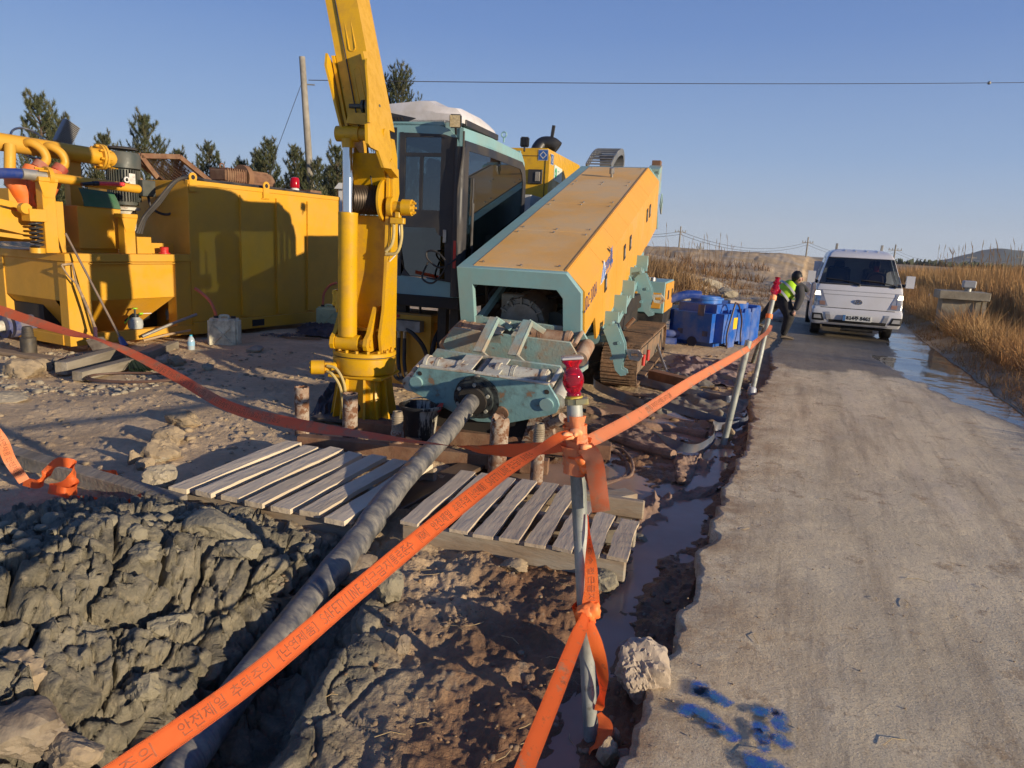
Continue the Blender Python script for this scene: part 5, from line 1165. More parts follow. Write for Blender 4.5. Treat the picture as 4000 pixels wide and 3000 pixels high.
# jerrycans
def jerry(px,py,w,h,rz,label,cm_,spout=None):
    g=G(px,py,0); o=thing('jerrycan',label,'jerrycan',(g.x,g.y,0),rz,'plastic jerrycans by the yellow container'); d=w*.62
    b=bmesh.new(); bmesh.ops.create_cube(b,size=1); bmesh.ops.scale(b,vec=(w,d,h*.92),verts=b.verts); bmesh.ops.bevel(b,geom=b.edges[:],offset=.028,segments=3,affect='EDGES'); mb=MB(); mb._add(b,Matrix.Translation((0,d/2,h*.46)))
    for sx in (-1,1):
        mb.bar((0,-.004,h*.42),(sx*w*.28,-.004,h*.68),.03,.022,up=(0,1,0)); mb.bar((0,-.004,h*.42),(sx*w*.28,-.004,h*.16),.03,.022,up=(0,1,0))
    mb.tube(spl([(-w*.14,d*.5,h*.90),(-w*.12,d*.5,h*.99),(w*.12,d*.5,h*.99),(w*.14,d*.5,h*.90)],4),.020,8); mb.build('can_body',cm_,o)
    for sx in (-.27,.30): MB().cyl((w*sx,d*.5,h*.90),(w*sx,d*.5,h*.99),.034,n=18).build('screw_cap',BLKP,o)
    if spout: MB().tube(spl([Vector((-w*.27,d*.5,h*.97))]+[Vector(v) for v in spout],6),.021,10,rs=None).build('spout_hose',pm('spout_red',(.70,.16,.08),.5,dirt=(.35,.2,.14),da=.6),o)
CANW=pm('can_white',(.78,.74,.54),.5,dirt=(.22,.18,.11),da=.7,ds=6,dth=.5); CANG=pm('can_green',(.52,.58,.34),.45,dirt=(.2,.2,.13),da=.4)
jerry(870,1358,.40,.43,8,'dirty white jerrycan with a red spout hose, in front of the yellow container',CANW,[(-.12,.10,.50),(-.17,.09,.62),(-.26,.08,.72),(-.36,.06,.80)])
jerry(1275,1290,.38,.42,-5,'pale green jerrycan beside the crane column at the far end of the container',CANG,[(-.10,.12,.48),(-.08,.12,.62),(.02,.12,.75),(.14,.12,.80)])
# water bottles
PET=pm('pet_bottle',(.38,.46,.50),.12,var=.1,coat=.5); CAPB=pm('cap_blue',(.05,.38,.55),.4); LBL=pm('bottle_label',(.25,.45,.62),.4)
def bottle(loc,label,rz=0,k=1.):
    o=thing('water_bottle',label,'bottle',loc,rz,'plastic water bottles by the tank')
    MB().lathe([(.005,0),(.033*k,.004),(.035*k,.03),(.033*k,.05),(.035*k,.08),(.034*k,.15),(.028*k,.18),(.013*k,.205),(.013*k,.21)],(0,0,0),20).build('bottle_body',PET,o)
    MB().lathe([(.0355*k,.085),(.0355*k,.14)],(0,0,0),20,cap=False).build('label_band',LBL,o); MB().cyl((0,0,.207),(0,0,.225),.0145*k,n=14).build('bottle_cap',CAPB,o)
g=G(748,1374,0); bottle((g.x,g.y,0),'clear water bottle with blue cap standing on the ground left of the white jerrycan',0,1.3)
for i,(px,py) in enumerate(((662,1290),(676,1291))):
    q=SK.on(px,py,y=.55); w_=SK.w((q.x,.55,.235)); bottle(w_,('left','right')[i]+' one of two water bottles standing inside the dark hopper opening',0,1.25)
# shovel
def line_obj(mb,pts,r,n=10): mb.tube(pts,r,n)
sh=thing('shovel','square shovel with a rusty blade and D handle leaning on the tank corner','shovel',G(390,1405,.1).to_tuple(),0)
def rel(o,p): return Vector(p)-o.location
A_=SK.w(SK.on(375,1290,y=-.26)); T_=SK.w(SK.on(280,1065,y=-.10)); H0=SK.w(SK.on(240,1035,y=-.04)); H1=SK.w(SK.on(283,1030,y=-.05)); J_=SK.w(SK.on(300,1110,y=-.12))
WOODH=pm('handle_wood',(.33,.24,.15),.7,var=.2,vs=12,dirt=(.12,.08,.06),da=.7,ds=8)
MB().tube(spl([rel(sh,A_),rel(sh,SK.w(SK.on(345,1210,y=-.2))),rel(sh,J_)],8),.017,12).build('shaft',WOODH,sh)
MB().tube(spl([rel(sh,J_),rel(sh,SK.w(SK.on(265,1075,y=-.07))),rel(sh,H0)],6),.010,8).tube(spl([rel(sh,J_),rel(sh,SK.w(SK.on(290,1070,y=-.08))),rel(sh,H1)],6),.010,8).build('handle_fork',WOODH,sh)
MB().cyl(rel(sh,H0),rel(sh,H1),.014,n=10).build('handle',WOODH,sh)
C_=[SK.w(SK.on(px,py,y=yy)) for px,py,yy in ((335,1325,-.30),(405,1312,-.36),(462,1390,-.62),(392,1410,-.55))]
bl=MB(); cs=[rel(sh,c) for c in C_]; nrm=(cs[1]-cs[0]).cross(cs[3]-cs[0]).normalized(); 
for i in range(6):
    def sp(u,v): 
        p=cs[0].lerp(cs[1],u).lerp(cs[3].lerp(cs[2],u),v); return p+nrm*(.02*(2*u-1)**2)
    for j in range(4): bl.quad(sp(i/6,j/4),sp((i+1)/6,j/4),sp((i+1)/6,(j+1)/4),sp(i/6,(j+1)/4))
bl.build('blade',pm('shovel_blade',(.10,.075,.055),.6,.3,dirt=(.30,.26,.20),da=.7,ds=5,bump=.002),sh,60)
MB().tube([rel(sh,A_)+Vector((-.01,0,.03)),cs[0].lerp(cs[1],.55)],.022,10).build('socket',pm('purple_socket',(.06,.03,.05),.5),sh)
# broom
br=thing('broom','green bristle broom with a long grey handle leaning on the tank','broom',G(560,1460,0).to_tuple(),0)
b0=SK.w(SK.on(478,1335,y=-.70)); b1=SK.w(SK.on(256,912,y=-.05)); bt_=[GT(515,1462)+Vector((0,0,.02)),GT(612,1455)+Vector((0,0,.02))]
MB().cyl(rel(br,b0),rel(br,b1),.014,.013,n=12).build('shaft',pm('broom_handle',(.16,.12,.095),.6,dirt=(.28,.2,.13),da=.5,ds=10),br)
d_=(b0-b1).normalized(); MB().cyl(rel(br,b0)-d_*.06,rel(br,b0)+d_*.06,.026,.045,n=14).build('ferrule',pm('ferrule_blue',(.06,.08,.22),.5),br)
rb2=random.Random(3); bm_=MB()
for i in range(190):
    u=rb2.random(); st=rel(br,b0)+d_*.05+Vector((rb2.uniform(-.03,.03),rb2.uniform(-.03,.03),0)); en=rel(br,bt_[0]).lerp(rel(br,bt_[1]),u)+Vector((rb2.uniform(-.03,.03),rb2.uniform(-.05,.05),rb2.uniform(-.0,.05)))
    bm_.tube([st,st.lerp(en,.5)+Vector((rb2.uniform(-.008,.008),0,.01)),en],.0042,4,cap=False)
bm_.build('bristles',pm('bristle_green',(.02,.06,.03),.6,var=.3,vs=40,dirt=(.10,.12,.05),da=.4,ds=30),br)
# pressure sprayer
q=SK.on(535,1300,y=.03); w_=SK.w((q.x,.05,.235)); sp_=thing('pressure_sprayer','hand pump sprayer with lime green knob standing on the tank bottom beam','sprayer',w_.to_tuple(),62.87)
LIME=pm('lime_plastic',(.30,.60,.03),.4)
MB().lathe([(.01,0),(.085,.01),(.095,.06),(.09,.12),(.06,.15),(.05,.16)],(0,0,0),24).build('bottle_body',pm('clear_grey',(.42,.44,.42),.3),sp_)
MB().cyl((0,0,.15),(0,0,.20),.045,n=18).cyl((0,0,.20),(0,0,.27),.014,n=10).bar((-.02,0,.205),(-.16,-.02,.12),.02,.025).build('pump_head',BLKP,sp_)
MB().cyl((0,0,.27),(0,0,.285),.035,n=18).bar((-.10,-.012,.165),(-.17,-.025,.09),.024,.014).cyl((.06,0,.20),(.11,0,.20),.014,n=10).build('lime_trim',LIME,sp_)
MB().cyl((.11,0,.20),(.24,.0,.195),.006,n=8).build('wand',WHT,sp_)
# odd timbers and bars on the beam
def beam(name,label,p0,p1,w,h,m,cat='timber',group=None,tw=0.):
    p0=Vector(p0);p1=Vector(p1); c=(p0+p1)/2; o=MB().bar(p0-c,p1-c,w,h,bev=.006).build(name,m); o.location=c; return tag(o,label,cat,group)
GB='grey timbers lying along the front of the tank'
beam('timber_block','grey squared timber nearest the camera, under the shovel blade',G(302,1470,.04),G(555,1405,.06),.13,.10,WOODG,group=GB)
beam('timber_block','grey squared timber under the tank corner, behind the shovel blade',G(238,1440,.05),G(470,1375,.06),.14,.14,WOODG,group=GB)
beam('timber_block','grey squared timber further right, under the tank beam left of the jerrycan',G(560,1395,.05),G(680,1350,.06),.13,.12,WOODG,group=GB)
beam('timber_board','long thin board on the ground below the tank end at far left',G(-60,1365,.03),G(235,1405,.03),.16,.04,pm('tan_board',(.30,.21,.13),.85,dirt=(.2,.15,.1),da=.6,stretch=(1,.2,1)))
for i,(a_,b_,r_,l_) in enumerate((((555,1315),(768,1228),.020,'grey metal bar leaning over the tank bottom beam'),((560,1330),(745,1290),.016,'bent tan pole lying along the tank bottom beam'))):
    p0=SK.w(SK.on(*a_,y=-.12+.05*i));p1=SK.w(SK.on(*b_,y=-.22)); c=(p0+p1)/2
    o=MB().tube([p0-c,(p0+p1)/2-c+Vector((0,0,.01)),p1-c],r_,10).build('metal_bar',GREY if i==0 else pm('tan_pole',(.38,.27,.16),.7)); o.location=c; tag(o,l_,'bar')
# coil of brown cable under the broom
g=G(520,1480,.015); pts=[]
for k in range(3*28):
    t=2*math.pi*k/28; rr=.28+.03*math.sin(t*.37)+.04*(k/84); pts.append((rr*1.45*math.cos(t),rr*.8*math.sin(t),.012+.004*k/28))
o=MB().tube(pts,.010,6).build('cable_coil',pm('cable_brown',(.10,.055,.04),.6)); o.location=(g.x,g.y,g.z); o.rotation_euler[2]=R_(10); tag(o,'flat coil of brown cable on the ground under the broom','cable')
# dark tarpaulins
def cloth(name,poly,hh,m,label,cat,seed=1,n=46,fold=6.,amp=.06,kind=None,foldir=0.):
    """crumpled sheet lying on the ground inside a four-corner outline"""
    P4=[Vector((p[0],p[1])) for p in poly]; c=sum(P4,Vector((0,0)))/4; U,V_=np.meshgrid(np.linspace(0,1,n),np.linspace(0,1,n),indexing='ij')
    eu=.06*fbm(V_*5+seed,V_*0+seed*3,3,.6,seed); ev=.06*fbm(U*5+seed,U*0+seed*7,3,.6,seed+5)
    Ux=np.clip(U+eu*np.where((U>.3)|(U<.7),1,1),-.2,1.2);Vx=V_+ev
    Xc=(P4[0].x*(1-Ux)+P4[1].x*Ux)*(1-Vx)+(P4[3].x*(1-Ux)+P4[2].x*Ux)*Vx; Yc=(P4[0].y*(1-Ux)+P4[1].y*Ux)*(1-Vx)+(P4[3].y*(1-Ux)+P4[2].y*Ux)*Vx
    ca,sa=math.cos(foldir),math.sin(foldir); xa=Xc*ca+Yc*sa; ya=-Xc*sa+Yc*ca
    f=1-np.abs(perlin(xa*fold+.5*perlin(xa*3,ya*3,seed),ya*fold*.35,seed)*2); f2=1-np.abs(perlin(xa*fold*2.2,ya*fold*.9,seed+3)*2)
    e=sst(0,.16,U)*sst(1,.84,U)*sst(0,.16,V_)*sst(1,.84,V_)
    base=height(Xc,Yc,True)['z']; Z=base+.012+hh*(.25+.75*e)*(.35+.65*np.clip(f,0,1))*1.0+amp*.4*np.clip(f2,0,1)*e
    Xc=Xc+.02*perlin(Xc*9,Yc*9,seed+8);
    V3=np.stack([Xc-c.x,Yc-c.y,Z],-1).reshape(-1,3); o=pymesh(name,V3,gridfaces(n,n),m,None,True); o.location=(c.x,c.y,0)
    return tag(o,label,cat,None,kind)
TARP=pm('dark_tarpaulin',(.045,.045,.055),.85,bump=.004,bs=60,dirt=(.12,.10,.09),da=.5,ds=4); TARPB=pm('blue_tarp',(.025,.045,.16),.4,dirt=(.15,.15,.2),da=.5,ds=3)
def gp(px,py): g=G(px,py,0); return (g.x,g.y)
cloth('dark_tarpaulin',[gp(1150,1310),gp(1420,1340),gp(1410,1290),gp(1180,1270)],.10,TARP,'dark grey cloth heaped on the ground in front of the pale green jerrycan','cloth',3)
cloth('dark_tarpaulin',[gp(1210,1640),gp(1340,1640),gp(1400,1510),gp(1290,1520)],.12,TARP,'black cloth spread on the ground left of the crane pedestal','cloth',9)
cloth('blue_tarpaulin',[gp(1310,1235),gp(1600,1235),gp(1560,1150),gp(1330,1150)],.22,TARPB,'blue tarpaulin crumpled behind the crane, past the container end','cloth',5,fold=3.)
# chain and rope by the container
ch=MB(); rc=random.Random(5); g0=G(1110,1315,.02)
for i in range(46):
    t=i*.42; p=Vector((.34*math.cos(t*.9)*rc.random(),.16*math.sin(t)*rc.random(),.015+.02*rc.random())); a=rc.random()*6.3; u=Vector((math.cos(a),math.sin(a),.2*rc.random())); v=Vector((-math.sin(a),math.cos(a),.5))
    ch.tube([p+u*.03*math.cos(k*math.pi/5)+v*.017*math.sin(k*math.pi/5) for k in range(10)],.006,5,closed=True)
o=ch.build('chain',pm('chain_steel',(.20,.19,.18),.5,.6)); o.location=g0; tag(o,'heap of steel chain on the ground between the two jerrycans','chain')
g0=G(1205,1325,.02); o=MB().tube([(.30*math.cos(k*.5)*(.5+.02*k)-.004*k,.09*math.sin(k*.62)*(.6+.02*k),.012) for k in range(34)],.007,6).build('rope',pm('rope_tan',(.30,.18,.09),.9)); o.location=g0; tag(o,'loose tan rope on the ground right of the steel chain','rope')
# ================= PALLETS, BEAM, POST AND SAFETY TAPE =================
WOODL=pm('pallet_pale',(.68,.57,.41),.92,var=.10,vs=5,stretch=(1,.16,1),dirt=(.42,.34,.23),da=.6,ds=3.2,dth=.52,bump=.008,bs=28)
WOODR=pm('pallet_grey',(.60,.50,.365),.9,var=.12,vs=5,stretch=(1,.14,1),dirt=(.36,.27,.175),da=.6,ds=2.6,dth=.50,bump=.006,bs=24)
WOODM=pm('pallet_muddy',(.32,.24,.16),.9,var=.2,vs=4,stretch=(.2,1,1),dirt=(.33,.30,.24),da=.9,ds=5,dth=.5,bump=.012,bs=22)
def slat(x0,x1,y0,y1,z,th,seed,jag=.02):
    r=random.Random(seed); n=14; b=bmesh.new(); top=[];bot=[]
    for i in range(n+1):
        f=i/n; y=y0+(y1-y0)*f; w0=.004*math.sin(f*9+seed)+r.uniform(-.002,.002); w1=.004*math.sin(f*7+seed*2)+r.uniform(-.002,.002)
        e0=e1=0
        if i==0: e0,e1=r.uniform(-.008,.008),r.uniform(-.008,.008)
        if i==n: e0,e1=r.uniform(-jag,jag*.3),r.uniform(-jag,jag*.3)
        zz=z+.003*math.sin(f*5+seed)
        top.append((b.verts.new((x0+w0,y+e0,zz)),b.verts.new((x1+w1,y+e1,zz+r.uniform(-.002,.002))))); bot.append((b.verts.new((x0+w0,y+e0,zz-th)),b.verts.new((x1+w1,y+e1,zz-th))))
    for i in range(n):
        a,c_=top[i],top[i+1];d,e=bot[i],bot[i+1]
        b.faces.new((a[0],a[1],c_[1],c_[0]));b.faces.new((d[0],e[0],e[1],d[1]));b.faces.new((a[0],c_[0],e[0],d[0]));b.faces.new((a[1],d[1],e[1],c_[1]))
    b.faces.new((top[0][0],bot[0][0],bot[0][1],top[0][1]));b.faces.new((top[n][0],top[n][1],bot[n][1],bot[n][0]))
    bmesh.ops.recalc_face_normals(b,faces=b.faces[:]); m=MB(); m._add(b); return m
def pallet(fl,fr,ztop,depth,slats,th,label,ms,mb_,hgt=.165,tilt=0.,roll=0.,low=True):
    A=G(*fl,ztop);Bp=G(*fr,ztop); d=Bp-A; W=math.hypot(d.x,d.y); rz=math.degrees(math.atan2(d.y,d.x))
    o=thing('wooden_pallet',label,'pallet',(A.x,A.y,ztop-hgt),rz,'wooden pallets laid in the mud either side of the drill pipe'); o.rotation_mode='XYZ'
    o.matrix_world=Matrix.Translation((A.x,A.y,ztop-hgt))@Matrix.Rotation(R_(rz),4,'Z')@Matrix.Rotation(R_(tilt),4,'X')@Matrix.Rotation(R_(roll),4,'Y')
    for i,(u0,u1,y0,y1,s_) in enumerate(slats):
        m=slat(u0*W,u1*W,y0*depth,y1*depth,hgt,th,i*3+int(W*100),s_); m.build('deck_slat',ms,o,0)
    for f in (0,.5,1):
        y=f*(depth-.08)+.02; MB().bb((0.004,y,.022),(W-.004,y+.05,hgt-th-.001),bev=.008).build('stringer',mb_,o)
    if low:
        for k in range(5): B('bottom_board',mb_,o,(W*(k/4.6),.01,0),(W*(k/4.6)+.09,depth-.01,.017),bev=0)
    return o,W
sl=[]
for i in range(7): u=.0+i*.147; sl.append((u,u+.098,-.025+.01*(i%3)-.0,.98-.035*(i%2),.03))
pallet((676,1893),(1368,2030),.085,1.16,sl,.032,'pale mud-caked wooden pallet left of the drill pipe, nearest the dry dirt',WOODL,WOODM)
sl=[]
for i in range(9):
    u=i*.1147; y1=(1.0,1.0,.99,1.0,1.0,1.0,.78,.60,.56)[i]; y0=(0,0.01,0,.0,0,0,.0,0,.0)[i]; sl.append((u,u+.083,y0,y1,.012 if i<6 else .03))
pallet((1562,2035),(2447,2185),.07,1.0,sl,.02,'grey wooden pallet right of the drill pipe, behind the leaning post',WOODR,WOODM)
# boards, stones under and behind the right pallet
beam('timber_board','short muddy board lying behind the right end of the grey pallet',G(2330,1960,-.02),G(2465,1935,-.02),.14,.07,WOODM)
beam('timber_board','wet dark board lying in mud behind the two pallets',G(1480,2000,-.06),G(1900,1790,-.04),.20,.03,pm('wet_board',(.10,.065,.04),.5,dirt=(.2,.13,.08),da=.7,ds=4))
beam('timber_plank','mud covered plank sloping into the trench in front of the left pallet',G(990,2100,-.06),G(1340,2215,-.12),.28,.04,WOODM)
beam('timber_plank','dark plank across the trench edge below the orange tape',G(1420,2290,-.12),G(1960,2080,-.10),.12,.06,pm('dark_plank',(.075,.06,.045),.8,dirt=(.2,.17,.12),da=.6,ds=5))
beam('timber_beam','long grey squared beam lying on dirt between the clay heap and the left pallet',G(-260,1690,.05),G(705,1975,.04),.11,.10,WOODG)
# ---- ribbons ----
def tapemat(name,c1,c2,th,rough=.55):
    m,t,b=newmat(name); c=mixc(t,rng(t,noise(t,4,7,.7),th,th+.07),c1,c2); c=mixc(t,rng(t,noise(t,14,6,.7),.60,.68,0,.5),c,(.22,.13,.09))
    t.links.new(c,b.inputs['Base Color']); b.inputs['Roughness'].default_value=rough; bumpn(t,b,noise(t,260,2,.5),.0006,.6)
    b.inputs['Subsurface Weight'].default_value=0; return m
TP=tapemat('tape_orange',(1.0,.235,.055),(.50,.38,.25),.60); TPF=tapemat('tape_faded',(1.0,.40,.17),(.70,.46,.30),.55); TPD=tapemat('tape_old',(.50,.12,.045),(.40,.17,.10),.5)
INKT=pm('tape_ink',(.28,.075,.03),.6,dirt=(.55,.15,.06),da=.7,ds=30,dth=.5)
def ribbon(mb,pts,wd,width,twn=1,th=.0007,cup=.0):
    """strip along pts; wd = list of width directions"""
    b=bmesh.new(); N=len(pts); K=4; rows=[]; 
    for i in range(N):
        t=(pts[min(i+1,N-1)]-pts[max(i-1,0)]).normalized(); w=wd[i]-t*wd[i].dot(t); w.normalize(); nrm=t.cross(w)
        W_=width[i] if isinstance(width,(list,tuple)) else width
        rows.append([b.verts.new(pts[i]+w*W_*(k/K-.5)+nrm*cup*W_*(1-(2*k/K-1)**2)) for k in range(K+1)])
    for a,c_ in zip(rows,rows[1:]):
        for k in range(K): b.faces.new((a[k],a[k+1],c_[k+1],c_[k]))
    r=bmesh.ops.solidify(b,geom=b.faces[:],thickness=th); return mb._add(b)
def tline(keys,n=14):
    """keys: (pos, widthdir, width); smooth interpolation"""
    P_=spl([k[0] for k in keys],n); Wd=[];Wi=[]
    for i in range(len(P_)):
        f=i/n; j=min(int(f),len(keys)-2); u=f-j; u=u*u*(3-2*u); Wd.append(Vector(keys[j][1]).normalized().lerp(Vector(keys[j+1][1]).normalized(),u).normalized()); Wi.append(keys[j][2]*(1-u)+keys[j+1][2]*u)
    return P_,Wd,Wi
def printon(name,s,P_,Wd,Wi,s0,h,m,par,flip=False,L=None,v0=-.5,off=.0012,org=Vector((0,0,0))):
    """map a line of text onto the ribbon starting at arc length s0"""
    V,Fc=textverts(s,1.,.0,2); x0=min(v.x for v in V);x1=max(v.x for v in V);y0=min(v.y for v in V);y1=max(v.y for v in V)
    cum=[0.]
    for a,c_ in zip(P_,P_[1:]): cum.append(cum[-1]+(c_-a).length)
    sc=L/(x1-x0) if L else h/(y1-y0); out=[]
    for v in V:
        u=s0+(v.x-x0)*sc*(-1 if flip else 1); u=max(0,min(cum[-1]-1e-4,u)); i=max(0,min(len(cum)-2,int(np.searchsorted(cum,u))-1)); f=(u-cum[i])/(cum[i+1]-cum[i])
        p=P_[i].lerp(P_[i+1],f); t=(P_[i+1]-P_[i]).normalized(); w=Wd[i].lerp(Wd[i+1],f); w=(w-t*w.dot(t)).normalized(); nrm=t.cross(w)
        if nrm.dot(CP-(p+org))<0: nrm=-nrm
        wv=((v.y-y0)/(y1-y0)-.5)*h*(-1 if flip else 1)*Wi[i]/.06; out.append(p+w*wv+nrm*off)
    me=bpy.data.meshes.new(name); me.from_pydata(out,[],Fc); me.update(); return mkobj(name,me,m,par,0),cum
# ---- leaning post with lamp ----
KS=.87
def PN(px,py,Y): return P(px,py,Y*KS)
PB=PN(2325,2900,2.60); PT=PN(2243,1565,2.66)
PB.z-=.12
pz_=thing('scaffold_post','leaning galvanised post wrapped in orange tape with a red lamp on top, nearest the camera','post',PB.to_tuple())
pd_=(PT-PB).normalized(); PL=(PT-PB).length
def pp(f): return (PT-PB)*f
m,t,b=newmat('galvanised_post'); c=mixc(t,rng(t,noise(t,7,8,.7,stretch=(1,1,.35)),.38,.62),(.17,.19,.175),(.40,.42,.385)); c=mixc(t,rng(t,noise(t,22,6,.7),.58,.68,0,.7),c,(.12,.11,.09)); t.links.new(c,b.inputs['Base Color'])
b.inputs['Metallic'].default_value=.25; b.inputs['Roughness'].default_value=.55; bumpn(t,b,noise(t,60,5,.7),.001,.6); GALV=m
MB().cyl((0,0,0),pp(1.0),(.0303*KS),n=36).build('tube',GALV,pz_)
def onpost(px,py):  # point on the post axis at a picture row
    best=min(range(0,401),key=lambda k:abs(((lambda v:1500-FPX*(v.dot(Uv))/(v.dot(Fv)))(PB+pp(k/400)-CP))-py)); return best/400
side_=pd_.cross(Vector((0,1,0))).normalized()
fw_=side_.cross(pd_).normalized()
if fw_.y>0: fw_=-fw_
if side_.x<0: side_=-side_
# tape wound round the post
def wrap(f0,f1,turns,r,w,m,name,seed,par=pz_):
    n=int(turns*26); rs=random.Random(seed); pts=[];wd=[]
    for i in range(n+1):
        f=i/n; a=2*math.pi*turns*f+seed; rr=r+.004*math.sin(a*1.7+seed)+.0015*math.sin(a*5); pts.append(pp(f0+(f1-f0)*f)+side_*rr*math.cos(a)+fw_*rr*math.sin(a)); wd.append((pd_+side_*.25*math.sin(a*1.1+seed)).normalized())
    mb=MB(); ribbon(mb,pts,wd,w,th=.001,cup=.03); return mb.build(name,m,par,60)
fA,fB,fC,fD=onpost(0,1640),onpost(0,1705),onpost(0,1770),onpost(0,1815)
wrap(onpost(0,1670),onpost(0,1640),1.2,.034,.040,TPF,'tape_wrap',1); wrap(fB+.01,onpost(0,1690),1.5,.036,.055,TPF,'tape_wrap',2.3)
wrap(onpost(0,1800),onpost(0,1720),2.6,.041,.060,TPF,'tape_wrap',4.1); wrap(onpost(0,1830),onpost(0,1740),2.2,.046,.055,TPF,'tape_wrap',5.5); wrap(onpost(0,1825),onpost(0,1800),1.3,.040,.05,TP,'tape_wrap',.6)
for px,py,sz,sd in ((2218,1702,.020,1),(2250,1692,.018,2),(2290,1745,.017,3),(2268,1800,.022,5),(2300,1810,.022,6),(2298,1838,.028,7)):
    b=bmesh.new(); bmesh.ops.create_icosphere(b,subdivisions=3,radius=sz)
    for v in b.verts:
        n_=perlin(np.array([v.co.x*38+sd]),np.array([v.co.y*38+v.co.z*30]),sd)[0]; v.co*=1+.5*n_
    mb=MB(); c0=PN(px,py,2.60)-PB; mb._add(b,Matrix.Translation(c0)@Matrix.Diagonal((1,.8,.8,1))); mb.build('tape_knot',TPF if sd<5 else TP,pz_,80)
# hanging tail and drop loop
K0=PN(2285,1745,2.60)-PB
ke=[(PN(2285,1745,2.60)-PB,side_,.055),(PN(2318,1790,2.57)-PB,side_+fw_*.3,.058),(PN(2330,1860,2.56)-PB,side_,.062),(PN(2340,1930,2.55)-PB,side_-fw_*.2,.062),(PN(2348,1998,2.55)-PB,side_,.06)]
a_,b_,c_=tline(ke,8); mb=MB(); ribbon(mb,a_,b_,c_,cup=.06); mb.build('tape_tail',TPD,pz_,60)
ke=[(PN(2300,1840,2.59)-PB,side_,.03),(PN(2312,1900,2.58)-PB,side_*.5+fw_,.05),(PN(2322,1975,2.575)-PB,side_*.3+fw_,.02)]
a_,b_,c_=tline(ke,8); mb=MB(); ribbon(mb,a_,b_,c_); mb.build('tape_tail',TPD,pz_,60)
# long strip running down the post to the knot and beyond
ke=[(PN(2296,2010,2.61)-PB,side_*.2+fw_,.012),(PN(2310,2250,2.57)-PB,side_,.045),(PN(2308,2370,2.555)-PB,side_,.06)]
a_,b_,c_=tline(ke,10); mb=MB(); ribbon(mb,a_,b_,c_); mb.build('tape_strip',TP,pz_,60)
printon('tape_print','통로준수 접근금지',a_,b_,c_,.05,.030,INKT,pz_,False,None,org=PB)
wrap(onpost(0,2400),onpost(0,2385),1.6,.036,.062,TP,'tape_wrap',2.0)
for px,py,sz,sd in ((2290,2392,.034,11),(2312,2385,.036,12)):
    b=bmesh.new(); bmesh.ops.create_icosphere(b,subdivisions=3,radius=sz)
    for v in b.verts: v.co*=1+.28*perlin(np.array([v.co.x*45+sd]),np.array([v.co.y*45+v.co.z*45]),sd)[0]
    mb=MB(); mb._add(b,Matrix.Translation(PN(px,py,2.555)-PB)@Matrix.Diagonal((1,.7,.95,1))); mb.build('tape_knot',TP,pz_,60)
ke=[(PN(2300,2430,2.54)-PB,side_,.035),(PN(2330,2520,2.53)-PB,side_,.045),(PN(2352,2620,2.55)-PB,side_*.7+fw_*.5,.05),(PN(2352,2720,2.56)-PB,side_*.4+fw_,.04),(PN(2338,2775,2.58)-PB,side_,.03)]
a_,b_,c_=tline(ke,8); mb=MB(); ribbon(mb,a_,b_,c_,cup=.05); mb.build('tape_loop',TP,pz_,60)
ke=[(PN(2340,2785,2.60)-PB,side_,.02),(PN(2365,2840,2.56)-PB,side_+fw_*.5,.055),(PN(2345,2890,2.53)-PB,side_*.8+Vector((0,0,.8)),.06),(PN(2300,2935,2.52)-PB,side_*.8+Vector((0,0,.8)),.06)]
a_,b_,c_=tline(ke,8); mb=MB(); ribbon(mb,a_,b_,c_,cup=.05); mb.build('tape_loop',TP,pz_,60)
printon('tape_print','안전제일 KBK',a_,b_,c_,.10,.034,INKT,pz_,False,None,org=PB)
ke=[(PN(2330,2300,2.56)-PB,side_,.03),(PN(2345,2290,2.55)-PB,side_,.02),(PN(2352,2293,2.54)-PB,side_,.006)]
# lamp
ly_=-fw_
LM=Matrix.Translation(pp(1.0))@Matrix(((side_.x,ly_.x,pd_.x,0),(side_.y,ly_.y,pd_.y,0),(side_.z,ly_.z,pd_.z,0),(0,0,0,1)))@Matrix.Diagonal((KS*.93,KS*.93,KS*.66,1))
m=MB(); m.M=LM; m.lathe([(.035,-.02),(.040,-.018),(.040,.015),(.033,.018)],(0,0,0),8); m.bb((-.0,-.045,-.018),(.055,-.0,.02)); m.build('lamp_clamp',pm('brass_bracket',(.36,.33,.19),.35,.5,dirt=(.45,.36,.08),da=.6,ds=20),pz_)
m=MB(); m.M=LM; m.lathe([(.030,.012),(.036,.014),(.036,.026),(.030,.03)],(0,0,0),24); m.build('yellow_collar',pm('collar_yellow',(.62,.46,.06),.4),pz_)
LRED=glass('lamp_red',(.90,.02,.06),.06,.78); LRED.node_tree.nodes['Principled BSDF'].inputs['Coat Weight'].default_value=.5
m=MB(); b=bmesh.new(); prof=[(.030,.024,.02),(.031,.025,.045),(.027,.022,.052),(.034,.026,.068),(.043,.030,.10),(.045,.031,.125),(.041,.029,.155),(.032,.025,.18),(.026,.022,.195),(.029,.024,.208),(.042,.032,.226),(.045,.035,.242)]
rings=[]
for rx,ry,z in prof: rings.append([b.verts.new((rx*math.cos(a),ry*math.sin(a),z)) for a in [2*math.pi*k/24 for k in range(24)]])
for A_,B_ in zip(rings,rings[1:]):
    for k in range(24): b.faces.new((A_[k],A_[(k+1)%24],B_[(k+1)%24],B_[k]))
b.faces.new(rings[0][::-1]);b.faces.new(rings[-1]); m.M=LM; m._add(b); m.build('lamp_lens',LRED,pz_,50)
m=MB(); m.M=LM
for z in (.09,.125,.16): m.lathe([(.024,z-.012),(.030,z),(.024,z+.012)],(0,0,0),16)
m.lathe([(.010,.03),(.012,.2)],(0,0,0),12); m.build('lamp_core',pm('core_red',(.75,.01,.03),.3),pz_)
